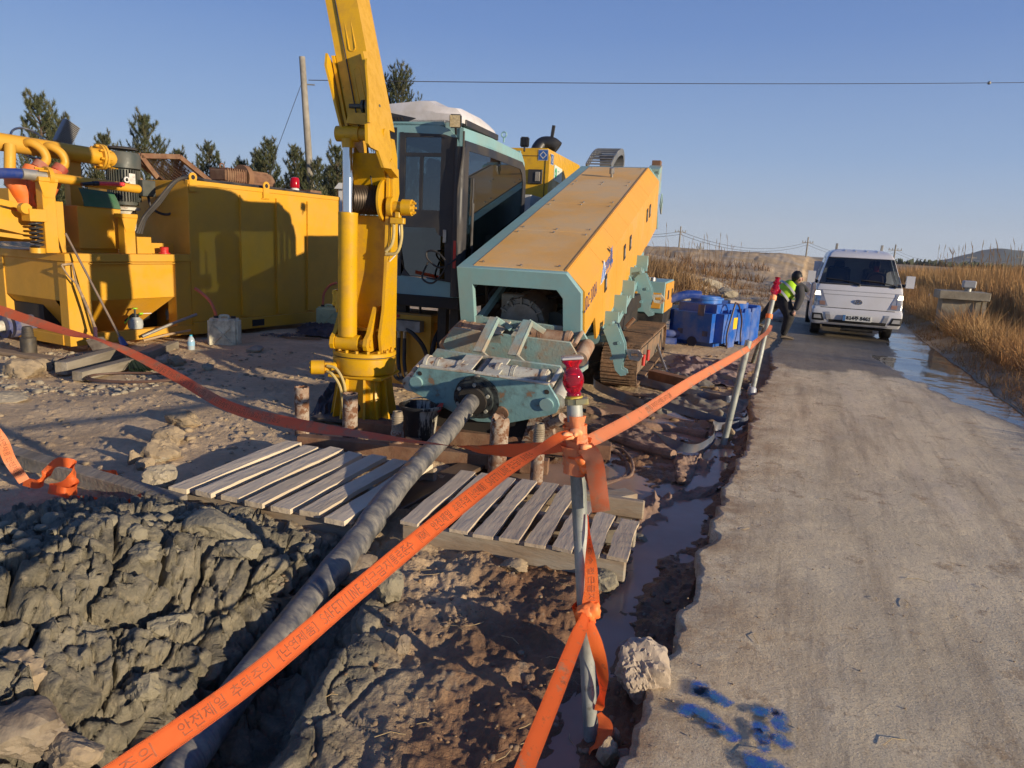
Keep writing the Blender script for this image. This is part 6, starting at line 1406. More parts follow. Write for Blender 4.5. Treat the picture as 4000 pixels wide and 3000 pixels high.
m=MB(); m.M=LM; m.box((0,0,.252),(.088,.072,.016),bev=.003); m.build('lamp_cap',pm('cap_clear_grey',(.42,.40,.40),.2,coat=.5),pz_)
m=MB(); m.M=LM; m.box((0,0,.2625),(.07,.055,.004),bev=0); m.build('solar_cell',pm('solar_dark',(.25,.23,.25),.15),pz_)
# ---- main tape to the bottom left corner ----
def tape(name,label,keys,m,n=14,prints=(),cup=.006,group='orange safety tapes strung round the site'):
    o0=keys[len(keys)//2][0].copy(); o=thing(name,label,'safety tape',o0.to_tuple(),0,group); a,b_,c_=tline([(k[0]-o0,k[1],k[2]) for k in keys],n)
    mb=MB(); ribbon(mb,a,b_,c_,cup=cup); mb.build('strip',m,o,60)
    for (s,s0,h,flip,L) in prints: printon('printed_text',s,a,b_,c_,s0,h,INKT,o,flip,L,org=o0)
    return o
Z=Vector((0,0,1)); V3=Vector
def updir(px,py,Y,px2,py2,Y2,tilt=0.):
    t=(P(px2,py2,Y2)-P(px,py,Y)).normalized(); v=(P(px,py,Y)-CP).normalized(); w=t.cross(v).normalized(); 
    if w.z<0: w=-w
    return (w*math.cos(R_(tilt))+w.cross(t)*math.sin(R_(tilt)))
kk=[(-150,3430,1.06,.060,5),(480,3010,1.34,.060,0),(1000,2640,1.66,.060,0),(1400,2303,1.96,.060,0),(1750,2012,2.25,.060,10),(1980,1833,2.42,.060,35),(2110,1755,2.52,.058,55),(2190,1705,2.58,.045,40),(2240,1690,2.60,.03,30)]
kk=[(a,b2,c2*KS,w2*KS,t2) for a,b2,c2,w2,t2 in kk]
keys=[(P(a,b2,c2),updir(a,b2,c2,kk[min(i+1,len(kk)-1)][0] if i<len(kk)-1 else a+60,kk[min(i+1,len(kk)-1)][1] if i<len(kk)-1 else b2-40,kk[min(i+1,len(kk)-1)][2] if i<len(kk)-1 else c2+.03,t2),w2) for i,(a,b2,c2,w2,t2) in enumerate(kk)]
CY='추락주의  [난연제품]  SAFETY LINE  접근금지  통로준수  [KBK]  안전제일  '
arc=[0.]; pk=spl([k[0] for k in keys],14)
for a,b2 in zip(pk,pk[1:]): arc.append(arc[-1]+(b2-a).length)
def arcat(px):
    def X_(p): v=p-CP; return 2000+FPX*v.dot(Rv)/v.dot(Fv)
    xs=[X_(p) for p in pk]; return float(np.interp(px,xs,arc))
segs_=[('주의',470,600),('안전제일',700,880),('추락주의',905,1060),('[난연제품]',1092,1235),('SAFETY LINE',1258,1408),('접근금지',1418,1525),('통로준수',1530,1612),('[KBK]',1636,1668),('안전제일',1690,1760),('추락주의',1775,1830),('[난연제품]',1840,1895),('SAFETY LINE',1905,1985),('접근금지',1990,2035),('통로준수',2040,2080)]
o=tape('safety_tape','bright printed orange tape sloping from the lamp post to the near left corner',keys,TP,14,[(s,arcat(x0),.034,False,arcat(x1)-arcat(x0)) for s,x0,x1 in segs_],.0)
# stitched edges
a,b_,c_=tline([(k[0]-o.location,k[1],k[2]) for k in keys],14); st=MB(); acc=0
for i in range(0,len(a)-1):
    for s2 in range(6):
        f=(s2+.2)/6; f2=(s2+.75)/6
        for sg in (-.46,.46):
            t=(a[i+1]-a[i]).normalized(); w=(b_[i]-t*b_[i].dot(t)).normalized(); nr=t.cross(w); nr=nr if nr.dot(CP-o.location-a[i])>0 else -nr
            p0=a[i].lerp(a[i+1],f)+w*sg*c_[i]+nr*.0012;p1=a[i].lerp(a[i+1],f2)+w*sg*c_[i]+nr*.0012; st.quad(p0-w*.0006,p1-w*.0006,p1+w*.0006,p0+w*.0006)
st.build('stitching',INKT,o,0)
# tape to the road posts
kk=[(2270,1735,2.29,.03,20),(2340,1705,2.42,.050,15),(2500,1618,3.0,.054,5),(2700,1490,4.2,.058,0),(2850,1405,5.6,.060,0),(2925,1360,6.35,.055,0)]
def mk(kk): return [(P(a,b2,c2),updir(a,b2,c2,*(kk[i+1][:3] if i<len(kk)-1 else (a+(a-kk[i-1][0]),b2+(b2-kk[i-1][1]),c2)),t2),w2) for i,(a,b2,c2,w2,t2) in enumerate(kk)]
tape('safety_tape','faded orange safety tape running from the lamp post back to the first roadside post',mk(kk),TPF,12,[('안전제일 추락주의 난연제품 SAFETY LINE',.9,.030,False,None)])
kk=[(2925,1358,6.38,.055,0),(2970,1320,6.9,.045,30),(3000,1295,7.7,.05,10),(3012,1270,8.2,.04,0)]
tape('safety_tape','short orange tape between the two roadside posts above the blue tank',mk(kk),TPF,8)
# tape from the far left, twisted, to the post
kk=[(-160, 1165, 4.6, 0.063, 0), (0, 1212, 4.5, 0.0612, 0), (120, 1252, 4.4, 0.0594, 15), (280, 1302, 4.25, 0.0594, 50), (390, 1328, 4.15, 0.0576, 70), (520, 1382, 4.05, 0.0558, 30), (700, 1478, 3.8, 0.0558, 5), (900, 1590, 3.506, 0.0558, 10), (1150, 1655, 3.219, 0.0558, 15), (1400, 1695, 2.939, 0.0558, 55), (1620, 1725, 2.758, 0.0522, 75), (1760, 1742, 2.628, 0.054, 88), (1880, 1757, 2.527, 0.0558, 125), (2000, 1760, 2.437, 0.0558, 150), (2110, 1752, 2.358, 0.0495, 150), (2215, 1745, 2.297, 0.0315, 160)]
tape('safety_tape','long twisted faded tape sagging from far left to the lamp post',mk(kk),tapemat('tape_dusky',(.85,.21,.08),(.60,.28,.16),.55),12,[('주락주의 안전제일 [난연제품] SAFETY LINE 접근금지 통로준수 안전제일 추락주의',2.9,.034,True,None)],.02)
# tape from the post foot toward the camera
kk=[(2290,2400,2.53,.035,10),(2250,2500,2.42,.055,0),(2170,2700,2.18,.060,0),(2090,2900,1.98,.060,0),(2035,3040,1.85,.060,0),(1960,3250,1.70,.060,0)]; kk=[(a,b2,c2*KS,w2*KS,t2) for a,b2,c2,w2,t2 in kk]
def mkd(kk): 
    out=[]
    for i,(a,b2,c2,w2,t2) in enumerate(kk):
        j=kk[i+1] if i<len(kk)-1 else (a*2-kk[i-1][0],b2*2-kk[i-1][1],c2,0,0); t=(P(*j[:3])-P(a,b2,c2)).normalized(); v=(P(a,b2,c2)-CP).normalized(); w=t.cross(v).normalized(); w=w if w.x>0 else -w; out.append((P(a,b2,c2),w*math.cos(R_(t2))+v*math.sin(R_(t2)),w2))
    return out
tape('safety_tape','bright orange tape pulled from the low knot on the lamp post towards the camera',mkd(kk),TP,10)
# tangled tape at the left on the beam
kk=[(-60,1640,3.75,.060,0),(5,1720,3.75,.060,0),(40,1800,3.78,.060,0),(95,1880,3.8,.055,0)]
tape('safety_tape','orange tape hanging down at the left picture edge to the clay heap',mkd(kk),TPF,8,[('난연제품 안전제일',.12,.03,False,None)])
pts=[(90,1880),(150,1890),(180,1850),(215,1810),(250,1806),(290,1820),(280,1870),(240,1900),(190,1908),(220,1915),(262,1925),(300,1912),(285,1880),(265,1905),(255,1940),(300,1955),(360,1958),(420,1975),(480,1980),(520,1960),(552,1945)]
zs=[.05,.05,.10,.17,.22,.20,.14,.09,.06,.10,.09,.05,.09,.06,.03,.03,.03,.02,.01,.02,.06]
ks=[]
for i,((a,b2),zz) in enumerate(zip(pts,zs)):
    g=G(a,b2,zz+.03); ks.append((g,V3((.2*math.sin(i),.2,1)),.055))
tape('safety_tape','tangled loops of orange tape lying over the long grey beam',ks,TP,6)
kk_=[G(390,1845,.04),G(420,1850,.06),G(445,1848,.07),G(455,1862,.04)]
tape('safety_tape','short orange tape end sticking up behind the long grey beam',[(p,V3((0,0.3,1)),.04) for p in kk_],TP,6)
# ---- roadside posts ----
def post(px0,py0,px1,py1,Y1,label,lamp=False,sock=False,zb=-.05,r=.0303):
    a=G(px0,py0,zb); b2=P(px1,py1,Y1); a=a-(b2-a).normalized()*.08; o=thing('scaffold_post',label,'post',a.to_tuple(),0,'grey posts along the road edge'); d=b2-a
    MB().cyl((0,0,0),d,r,n=24).build('tube',GALV,o)
    if lamp:
        u=d.normalized(); L=d.to_track_quat('Z','Y').to_matrix().to_4x4(); L.translation=d; m=MB(); m.M=L; m.lathe([(.032,-.03),(.04,-.02),(.04,.03),(.03,.04)],(0,0,0),16); m.build('tape_collar',TPF,o)
        m=MB(); m.M=L; m.lathe([(.028,.03),(.03,.05),(.05,.08),(.055,.12),(.045,.16),(.03,.18),(.045,.20),(.045,.21),(.03,.215),(.028,.26),(.035,.27)],(0,0,0),16); m.bb((-.075,-.01,.07),(-.04,.01,.12)); m.build('lamp_lens',LRED,o)
        MB().cyl(d*.80,d*.84,.042,n=16).build('tape_band',TP,o)
    if sock: MB().lathe([(.04,0),(.055,.02),(.05,.09),(.035,.11)],(d.normalized()*.08).to_tuple(),16).build('plastic_sock',pm('sock_white',(.36,.38,.42),.4),o)
    return o
post(2832,1712,2925,1330,6.4,'grey post at the road edge carrying the pale tape, a stone at its foot')
post(2935,1545,3020,1165,8.9,'taller grey post with a red lamp on top beside the blue tank',True,True)
post(2938,1420,2988,1275,10.2,'short post leaning against the right end of the blue tank')
# ================= BLUE TANK, HOSES, TRUCK =================
BLT=pm('tote_blue',(.012,.10,.44),.38,var=.12,vs=2,dirt=(.22,.24,.30),da=.45,ds=2.5,dth=.52,bump=.002,bs=12)
TO=Vector((3.46,12.02,-.05)); tt_=thing('water_tank','blue plastic water tank with a round lid and a yellow label, beside the road posts','water tank',TO.to_tuple(),49.5)
# local x runs along the long lit face (away, right), y along the short face to the left
tb2=bmesh.new(); bmesh.ops.create_cube(tb2,size=1); bmesh.ops.scale(tb2,vec=(1.62,1.02,.80),verts=tb2.verts); bmesh.ops.bevel(tb2,geom=tb2.edges[:],offset=.15,segments=4,affect='EDGES')
mb=MB(); mb._add(tb2,Matrix.Translation((.81,.51,.40)))
for x in (.40,.98,1.30): mb.bb((x,-.018,.05),(x+.24,.04,.72),bev=.015)
mb.bb((1.50,-.03,.02),(1.66,1.04,.76),bev=.03); mb.build('tank_shell',BLT,tt_)
MB().cyl((.55,.55,.78),(.55,.55,.86),.27,n=36).cyl((.55,.55,.86),(.55,.55,.89),.30,n=36).cyl((.55,.55,.89),(.55,.55,.91),.24,n=36).build('lid',pm('lid_blue',(.02,.16,.55),.35,dirt=(.2,.25,.3),da=.3),tt_)
B('yellow_label',pm('label_yellow',(.80,.50,.02),.5),tt_,(.50,-.022,.38),(.66,-.0185,.58),bev=0)
for y,z in ((.25,.30),(.72,.30)): B('moulded_recess',pm('recess_blue',(.03,.06,.16),.6,dirt=(.2,.16,.12),da=.7),tt_,(-.004,y-.05,z-.045),(.01,y+.05,z+.045),bev=0)
MB().cyl((.02,.48,.14),(-.012,.48,.14),.09,n=24).build('outlet',pm('recess_dark',(.015,.02,.05),.6),tt_)
B('moulded_groove',MATS['recess_blue'],tt_,(-.004,.30,.60),(.01,.42,.79),bev=0)
MB().tube(spl([(.42,-.05,.80),(.40,-.06,.84),(.30,-.06,.6),(.22,-.05,.3),(.26,-.06,.02)],8),.016,8).tube(spl([(.42,-.05,.84),(.55,-.06,.80),(.72,-.07,.55),(.74,-.07,.3),(.70,-.10,.16)],8),.016,8).build('loop_hose',pm('hose_dark',(.05,.03,.04),.45),tt_)
c0=tt_.matrix_world@Vector((.95,.15,.80)); o=MB().box((0,0,.03),(.30,.12,.05),rot=(0,0,.1)).build('paper_box',pm('pale_card',(.55,.47,.38),.8,dirt=(.3,.2,.15),da=.5)); o.location=c0; tag(o,'small pale box lying on top of the blue tank','box')
def wo(name,pts,r,m,label,cat,n=12,group=None,flat=1.):
    pts=[Vector(p) for p in pts]; c=sum(pts,Vector())/len(pts); o=MB().tube(spl([p-c for p in pts],8),r,n).build(name,m); o.location=c; return tag(o,label,cat,group)
BH=pm('layflat_blue',(.014,.05,.27),.35,var=.15,dirt=(.2,.22,.28),da=.5,ds=3)
tw_=tt_.matrix_world
wo('discharge_hose',[tw_@Vector((.3,.55,.93)),tw_@Vector((.1,.75,.92)),tw_@Vector((-.15,1.1,.75)),tw_@Vector((-.35,1.7,.35)),tw_@Vector((-.45,2.2,.14)),tw_@Vector((-.5,3.0,.1))],.075,BH,'thick blue hose arching from the lid of the blue tank down to the left','hose',16)
wo('discharge_hose',[tw_@Vector((.05,.75,.24)),tw_@Vector((-.25,1.2,.22)),tw_@Vector((-.4,1.9,.20)),tw_@Vector((-.5,3.1,.16))],.07,BH,'blue hose lying left of the blue tank, upper of the two','hose',14,'blue hoses on the ground left of the tank')
wo('discharge_hose',[tw_@Vector((-.05,.75,.09)),tw_@Vector((-.35,1.2,.09)),tw_@Vector((-.55,1.9,.08)),tw_@Vector((-.7,3.1,.06))],.08,BH,'blue hose lying left of the blue tank, lower of the two','hose',14,'blue hoses on the ground left of the tank')
# ---- flat grey layflat hoses and sludge hoses in the mud ----
LF=pm('layflat_grey',(.20,.24,.32),.32,var=.2,vs=6,dirt=(.30,.22,.17),da=.7,ds=4,dth=.5,bump=.003,bs=30)
MUDH=pm('muddy_hose',(.15,.09,.06),.6,var=.25,vs=8,dirt=(.33,.21,.14),da=.8,ds=6,dth=.48,bump=.012,bs=26)
def flat(name,pix,zs,w,label,m=LF,tilt=None,cat='hose',group='flat grey hoses looped in the mud'):
    w=w*1.15; pts=[GT(px,py)+Vector((0,0,z+.035)) for (px,py),z in zip(pix,zs)]; c=sum(pts,Vector())/len(pts); keys=[(p-c,Vector((.25*math.sin(i*1.3),.25*math.cos(i),1.)) if tilt is None else Vector(tilt[i]),w) for i,p in enumerate(pts)]
    a,b_,c_=tline(keys,8); mb=MB(); ribbon(mb,a,b_,c_,th=.012,cup=.06); o=mb.build(name,m,None,60); o.location=c; return tag(o,label,cat,group)
flat('layflat_hose',[(2510,1610),(2460,1590),(2340,1540),(2315,1510),(2340,1490),(2450,1500),(2600,1540),(2760,1575),(2850,1590),(2890,1560)],[.05]*10,.085,'flat grey hose folded in a long loop in front of the crawler track')
flat('layflat_hose',[(2560,1600),(2700,1640),(2830,1672),(2905,1678),(2915,1660),(2880,1690),(2810,1700),(2780,1700),(2790,1735),(2760,1765),(2700,1785),(2620,1760),(2540,1720)],[.05,.04,.03,.05,.05,.05,.05,.06,.05,.04,.04,.03,.02],.075,'flat grey hose bent round the foot of the first roadside post')
flat('layflat_hose',[(2720,1515),(2780,1490),(2860,1505),(2925,1530),(2940,1520)],[.03]*5,.08,'flat blue grey hose end under the tall road post')
def lump_hose(pix,r,label,seed,m=MUDH,cat='hose',group='mud coated hoses lying in the brown puddle'):
    pts=spl([GT(px,py)+Vector((0,0,r*.35)) for px,py in pix],10); c=sum(pts,Vector())/len(pts); rs_=[r*(1+.35*float(perlin(np.array([i*.33+seed]),np.array([seed*1.7]),seed)[0])) for i in range(len(pts))]
    o=MB().tube([p-c for p in pts],r,10,rs=rs_).build('sludge_hose',m); o.location=c; return tag(o,label,cat,group)
lump_hose([(2290,1610),(2400,1640),(2500,1670),(2620,1690),(2760,1715)],.055,'long mud coated hose above the brown puddle, ending at the stone',1)
lump_hose([(2310,1690),(2400,1720),(2520,1760),(2630,1785)],.05,'thick mud coated hose crossing the puddle just right of the lamp post',2)
lump_hose([(2360,1745),(2420,1780),(2455,1830),(2440,1870),(2380,1890),(2330,1895)],.022,'thin muddy hose curled in a half ring beside the hanging orange tape',3)
lump_hose([(2350,1735),(2430,1760),(2470,1810),(2462,1860),(2400,1885)],.014,'thinner muddy hose curled outside the half ring',4)
lump_hose([(2640,1790),(2650,1840),(2655,1880),(2700,1890)],.03,'short upright fold of muddy hose in the middle of the puddle',5)
lump_hose([(2690,1790),(2700,1830),(2690,1860),(2650,1880)],.022,'second short fold of muddy hose in the puddle',6)
lump_hose([(2380,1520),(2440,1540),(2540,1560),(2640,1600)],.03,'rusty muddy tube beside the flat grey loop',7)
SACK=pm('muddy_sack',(.30,.20,.14),.75,var=.2,vs=5,dirt=(.16,.10,.07),da=.8,ds=5,dth=.5,bump=.006,bs=50)
SACKG=pm('grey_green_sheet',(.24,.22,.16),.55,var=.25,vs=4,dirt=(.15,.10,.07),da=.8,ds=4,dth=.5,bump=.005,bs=50); SACKP=pm('pinkish_sheet',(.33,.23,.20),.7,var=.2,vs=4,dirt=(.17,.12,.09),da=.8,ds=4,dth=.48,bump=.005,bs=50)
def gq(*px): return [(GT(*p).x,GT(*p).y) for p in px]
cloth('muddy_sheet',gq((2460,1610),(2860,1660),(2950,1560),(2540,1540)),.07,SACKG,'grey green sheet in folds between the flat hose loops','sheet',11,70,5.,.02)
cloth('muddy_sheet',gq((2600,1470),(2880,1520),(2960,1430),(2640,1390)),.09,SACKP,'pinkish brown sheet crumpled in front of the blue tank','sheet',13,70,4.5,.025)
cloth('muddy_sheet',gq((2440,1490),(2700,1560),(2800,1500),(2560,1440)),.06,SACKG,'wet brown sheet near the crawler track end','sheet',17,64,4.5,.02)
cloth('muddy_sack',gq((2620,1880),(2760,1890),(2790,1800),(2650,1800)),.085,SACK,'folded wet sack standing out of the puddle next to the road edge','sack',19,64,4.5,.015)
cloth('muddy_sack',gq((2470,2120),(2620,2120),(2640,1950),(2480,1960)),.09,SACK,'crumpled grey brown sack right of the grey pallet','sack',23,64,4.5,.015)
cloth('muddy_sack',gq((2560,2010),(2760,1960),(2840,1900),(2640,1930)),.05,SACK,'long wet sack lying from the pallet towards the road','sack',29,44,4.,.015)
cloth('muddy_sheet',gq((2300,1690),(2600,1780),(2680,1720),(2380,1640)),.05,SACK,'brown sheet under the muddy hoses right of the lamp post','sheet',37,64,4.5,.02)
beam('timber_block','rust brown squared timber in mud at the track end',G(2545,1465,.04),G(2690,1500,.03),.16,.14,pm('rust_wood',(.28,.13,.06),.8,var=.2,dirt=(.12,.07,.04),da=.6,ds=4))
wo('metal_bar',[GT(2535,1300)+Vector((0,-.0,.55)),GT(2560,1400)+Vector((0,0,.25)),GT(2608,1465)],.022,GREY,'thin bent bar leaning against the crawler track','bar',8)

# ---- white pickup truck ----
TF=Matrix.Translation((6.97,14.6,0))@Matrix.Rotation(R_(-21.85),4,'Z')
tk=thing('pickup_truck','white cab-over pickup truck facing the camera with headlights on','truck',(6.97,14.6,0),-19.6)
def lerpz(tab,z):
    zs=[r[0] for r in tab]; return float(np.interp(z,zs,[r[1] for r in tab]))
FYt=[(.24,.06),(.30,.0),(.40,-.04),(.52,-.05),(.60,-.03),(.63,.02),(.80,.05),(.98,.10),(1.08,.15),(1.14,.20),(1.40,.42),(1.66,.63),(1.74,.72),(1.80,.86),(1.84,1.1)]
HWt=[(.24,.80),(.30,.84),(.40,.86),(.60,.86),(.66,.845),(.9,.835),(1.08,.82),(1.14,.80),(1.66,.655),(1.74,.62),(1.80,.55),(1.84,.42)]
def fpt(z,u,off=0.):
    """point on the cab front: u in -1..1 across the half width; beyond 1 runs back along the side"""
    w=lerpz(HWt,z); y0=lerpz(FYt,z); a=abs(u); s_=1 if u>=0 else -1
    if a<=1:
        x=w*min(1,math.sin(a*math.pi/2*.98)/math.sin(math.pi/2*.98))*1.0; y=y0+.05*(a**2)+.22*max(0,(a-.80)/.20)**2.2
    else: x=w; y=y0+.27+(a-1)*1.0
    n=Vector((s_*max(0,a-.7)*1.6 if a<=1 else s_*1.,-1 if a<=1 else -.1,.25)).normalized()
    return Vector((s_*x,y,z))+n*off
def patch(z0,z1,f0,f1,nu=14,nz=8,off=.003,th=0.):
    """strip of cab surface between height z0..z1 and u from f0(z) to f1(z)"""
    b=bmesh.new(); g_=[]
    for i in range(nz+1):
        z=z0+(z1-z0)*i/nz; a,c_=f0(i/nz),f1(i/nz); g_.append([b.verts.new(fpt(z,a+(c_-a)*j/nu,off)) for j in range(nu+1)])
    for i in range(nz):
        for j in range(nu): b.faces.new((g_[i][j],g_[i][j+1],g_[i+1][j+1],g_[i+1][j]))
    m=MB(); m._add(b); return m
WH=pm('truck_white',(.62,.62,.63),.22,var=.02,dirt=(.45,.43,.40),da=.35,ds=1.5,coat=.5)
WSG=thinglass('windscreen_glass',(.42,.46,.46),.05) 
b=bmesh.new(); us=[-2.0]+[-1.5,-1.15]+[-1+i*.0625 for i in range(33)]+[1.15,1.5,2.0]; rows=[]
zsl=[.29,.32,.36,.42,.50,.58,.605,.63,.66,.75,.85,.95,1.02,1.08,1.11,1.14,1.2,1.3,1.4,1.5,1.6,1.66,1.70,1.74,1.77,1.80,1.825,1.84]
for z in zsl: rows.append([b.verts.new(fpt(z,u)) for u in us])
for zi,(A_,B_) in enumerate(zip(rows,rows[1:])):
    zm=(zsl[zi]+zsl[zi+1])/2
    for j in range(len(us)-1):
        um=abs(us[j]+us[j+1])/2
        if 1.125<zm<1.655 and (um<.80 or 1.10<um<1.6): continue
        b.faces.new((A_[j],A_[j+1],B_[j+1],B_[j]))
top=rows[-1]; bk=[b.verts.new((x,2.0,1.84)) for x in (-.42,.42)]; b.faces.new(top+[bk[1],bk[0]][0:0] if False else top)
bmesh.ops.recalc_face_normals(b,faces=b.faces[:]); mb=MB(); mb._add(b)
mb.bb((-.42,1.1,1.78),(.42,1.95,1.838)); mb.poly([(-.82,.7),(-.82,1.1),(-.655,1.66),(-.42,1.83),(.42,1.83),(.655,1.66),(.82,1.1),(.82,.7)],'y',1.7,1.78)
mb.bb((-.80,.62,.42),(.80,1.6,1.0)); body=mb.build('cab_body',WH,tk,40)
for x in (-.30,-.1,.12,.33): MB().bar((x,.86,1.812),(x,1.35,1.846),.035,.012).build('roof_rib',WH,body)
patch(1.125,1.655,lambda t:-.80+.02*t,lambda t:.80-.02*t,20,10,.004).build('windscreen',WSG,tk,0)
it=MB(); it.bb((-.70,.42,1.0),(.70,.62,1.13),bev=.03); it.box((-.35,1.25,1.15),(.48,.14,.62),rot=(-.2,0,0),bev=.05); it.box((.36,1.25,1.15),(.48,.14,.62),rot=(-.2,0,0),bev=.05); it.box((-.35,1.33,1.52),(.22,.08,.16),bev=.03); it.box((.36,1.33,1.52),(.22,.08,.16),bev=.03); it.build('seats_and_dash',pm('cabin_dark',(.035,.035,.04),.7),tk)
it=MB(); it.tube([Vector((.36+.17*math.cos(a),.72-.07*math.sin(a),1.22+.15*math.sin(a))) for a in [2*math.pi*k/20 for k in range(20)]],.014,6,closed=True); it.build('steering_wheel',BLKP,tk)
it=MB(); it.sph((.36,1.12,1.52),.10,(.85,.95,1.15)); it.poly([(.16,1.1),(.56,1.1),(.52,1.36),(.40,1.42),(.32,1.42),(.20,1.36)],'y',1.05,1.2,bev=.03); it.build('seat_cover_figure',pm('driver_dark',(.06,.035,.03),.8),tk)
it=MB(); it.box((.36,1.02,1.46),(.10,.02,.12)); it.build('red_strap',pm('strap_red',(.5,.05,.02),.6),tk)
fr=MB()
for z0,z1 in ((1.105,1.13),(1.648,1.665)): fr._add(patch(z0,z1,lambda t:-.83,lambda t:.83,20,1,.006).bm)
fr._add(patch(1.12,1.66,lambda t:-.835,lambda t:-.80,1,10,.006).bm); fr._add(patch(1.12,1.66,lambda t:.80,lambda t:.835,1,10,.006).bm); fr.build('windscreen_seal',BLK,tk,0)
for s_ in (-1,1):
    # side windows
    patch(1.16,1.64,lambda t:s_*1.10,lambda t:s_*(1.62-.0*t),6,6,.006).build('side_window',WSG,tk,0)
    hl=patch(.66,.985,lambda t:s_*(.47+.17*t),lambda t:s_*(1.0-.04*t),10,8,.008).build('headlight',pm('lamp_housing',(.30,.30,.31),.12,.3,var=.3,vs=9,coat=.8),tk,0)
    patch(.87,.96,lambda t:s_*(.66+.05*t),lambda t:s_*(.92-.04*t),6,4,.016).build('lit_reflector',pm('lamp_lit',(1,.90,.68),.3,emit=1.6),hl,0)
    patch(.68,.76,lambda t:s_*(.52+.02*t),lambda t:s_*(.66+.02*t),4,3,.014).build('indicator_lens',pm('amber_lens',(.30,.17,.12),.3),hl,0)
    patch(.76,.87,lambda t:s_*(.66),lambda t:s_*(.86),5,4,.014).build('reflector_bowl',STEEL,hl,0)
    fg=patch(.36,.51,lambda t:s_*(.50+.06*t),lambda t:s_*(.88-.0*t),8,4,.006).build('fog_lamp_recess',BLKP,tk,0)
    patch(.40,.475,lambda t:s_*(.56+.03*t),lambda t:s_*(.78),6,3,.014).build('fog_lamp',pm('fog_lens',(.42,.42,.42),.12,coat=.6),fg,0)
    m=MB(); m.box((s_*.93,.33,1.235),(.15,.11,.24),bev=.045,seg=4); mi=m.build('door_mirror',WH,tk); MB().cyl((s_*.86,.38,1.16),(s_*.76,.52,1.12),.035,n=8).build('mirror_arm',BLKP,mi)
    # wheels
    wh=thing_=None
    m=MB(); x0=s_*.60; m.lathe([(.17,-.085),(.285,-.095),(.30,-.075),(.305,0),(.30,.075),(.285,.095),(.17,.085)],(s_*.70,.98,.30),36,Matrix.Rotation(R_(90),4,'Y')); w_=m.build('front_wheel',BLK,tk)
    for k in (-.05,-.017,.017,.05): MB().lathe([(.3065,k-.003),(.3065,k+.003)],(s_*.70,.98,.30),36,Matrix.Rotation(R_(90),4,'Y'),cap=False).build('tread_groove',DARK,w_)
    MB().cyl((s_*.76,.98,.30),(s_*.80,.98,.30),.16,n=20).build('rim',GREY,w_)
    MB().cyl((s_*.60,3.6,.28),(s_*.80,3.6,.28),.28,n=32).build('rear_wheel',BLK,tk)
    MB().tube([fpt(1.14,s_*.0 if s_<0 else .62,.02),fpt(1.20,s_*.30 if s_<0 else .30,.02),fpt(1.22,-.62 if s_<0 else .02,.02)],.010,6).build('wiper',BLK,tk)
    MB().cyl(fpt(1.10,-.02 if s_<0 else .62,.03),fpt(1.13,-.0 if s_<0 else .60,.03),.022,n=10).build('wiper_pivot',BLKP,tk)
MB()._add(patch(.63,.642,lambda t:-.62,lambda t:.62,16,1,.004).bm).build('panel_gap',DARK,tk,0)
MB()._add(patch(.985,.992,lambda t:-.70,lambda t:.70,16,1,.004).bm).build('bonnet_seam',pm('seam_grey',(.25,.25,.26),.5),tk,0)
MB()._add(patch(.90,.91,lambda t:-.62,lambda t:.62,16,1,.003).bm).build('bonnet_crease',MATS['seam_grey'],tk,0)
patch(.335,.40,lambda t:-.42,lambda t:.46,14,3,.006).build('lower_grille',DARK,tk,0)
patch(.30,.325,lambda t:-.50,lambda t:.50,14,2,.010).build('skid_strip',pm('silver_trim',(.40,.40,.41),.35,.4),tk,0)
for s_ in (-1,1):
    patch(.40,.55,lambda t:s_*(.38+.04*t),lambda t:s_*(.46+.04*t),3,3,.012).build('bumper_bracket',MATS['silver_trim'],tk,0)
B('underbody',DARK,tk,(-.6,.15,.22),(.6,4.4,.5)); MB().cyl((-.25,.12,.2),(.35,.12,.2),.035,n=10).build('axle_beam',DARK,tk)
pl=MB(); pl.box((.01,-.075,.455),(.535,.012,.125),bev=.004); plo=pl.build('number_plate',pm('plate_white',(.62,.63,.60),.4),tk)
B('plate_blue_band',pm('plate_blue',(.06,.16,.36),.4),plo,(-.252,-.0835,.397),(-.205,-.0815,.513),bev=0)
V,Fc=textverts('814주 8461',1.,.018,2); x0=min(v.x for v in V);x1=max(v.x for v in V);y0=min(v.y for v in V);y1=max(v.y for v in V)
me=bpy.data.meshes.new('plate_lettering'); me.from_pydata([(-.195+(v.x-x0)/(x1-x0)*.455,-.0835,.413+(v.y-y0)/(y1-y0)*.085) for v in V],[],Fc); mkobj('plate_lettering',me,pm('plate_ink',(.01,.01,.012),.5),plo,0)
e=MB(); c0=fpt(.775,.0,.012); e.tube([c0+Vector((.075*math.cos(t),.004,.043*math.sin(t))) for t in [2*math.pi*k/28 for k in range(28)]],.009,6,closed=True)
def sl_(pts): 
    e.tube([c0+Vector((x,0,z)) for x,z in pts],.008,6)
sl_([(-.035,-.032),(-.022,.034)]); sl_([(.022,-.034),(.035,.032)]); sl_([(-.030,-.012),(.0,.004),(.030,.012)])
e.build('front_emblem',pm('emblem_chrome',(.35,.35,.36),.2,.8),tk)
# load bed
bd=MB(); bd.bb((-.84,1.85,.62),(.84,4.7,.70)); bd.bb((-.84,1.85,.70),(-.81,4.7,1.02)); bd.bb((.81,1.85,.70),(.84,4.7,1.02)); bd.bb((-.84,1.83,.70),(.84,1.87,1.55)); bd.build('load_bed',WH,tk)
for x in (-.42,.50): B('rack_post',GREY,tk,(x-.025,1.80,1.5),(x+.025,1.85,1.97))
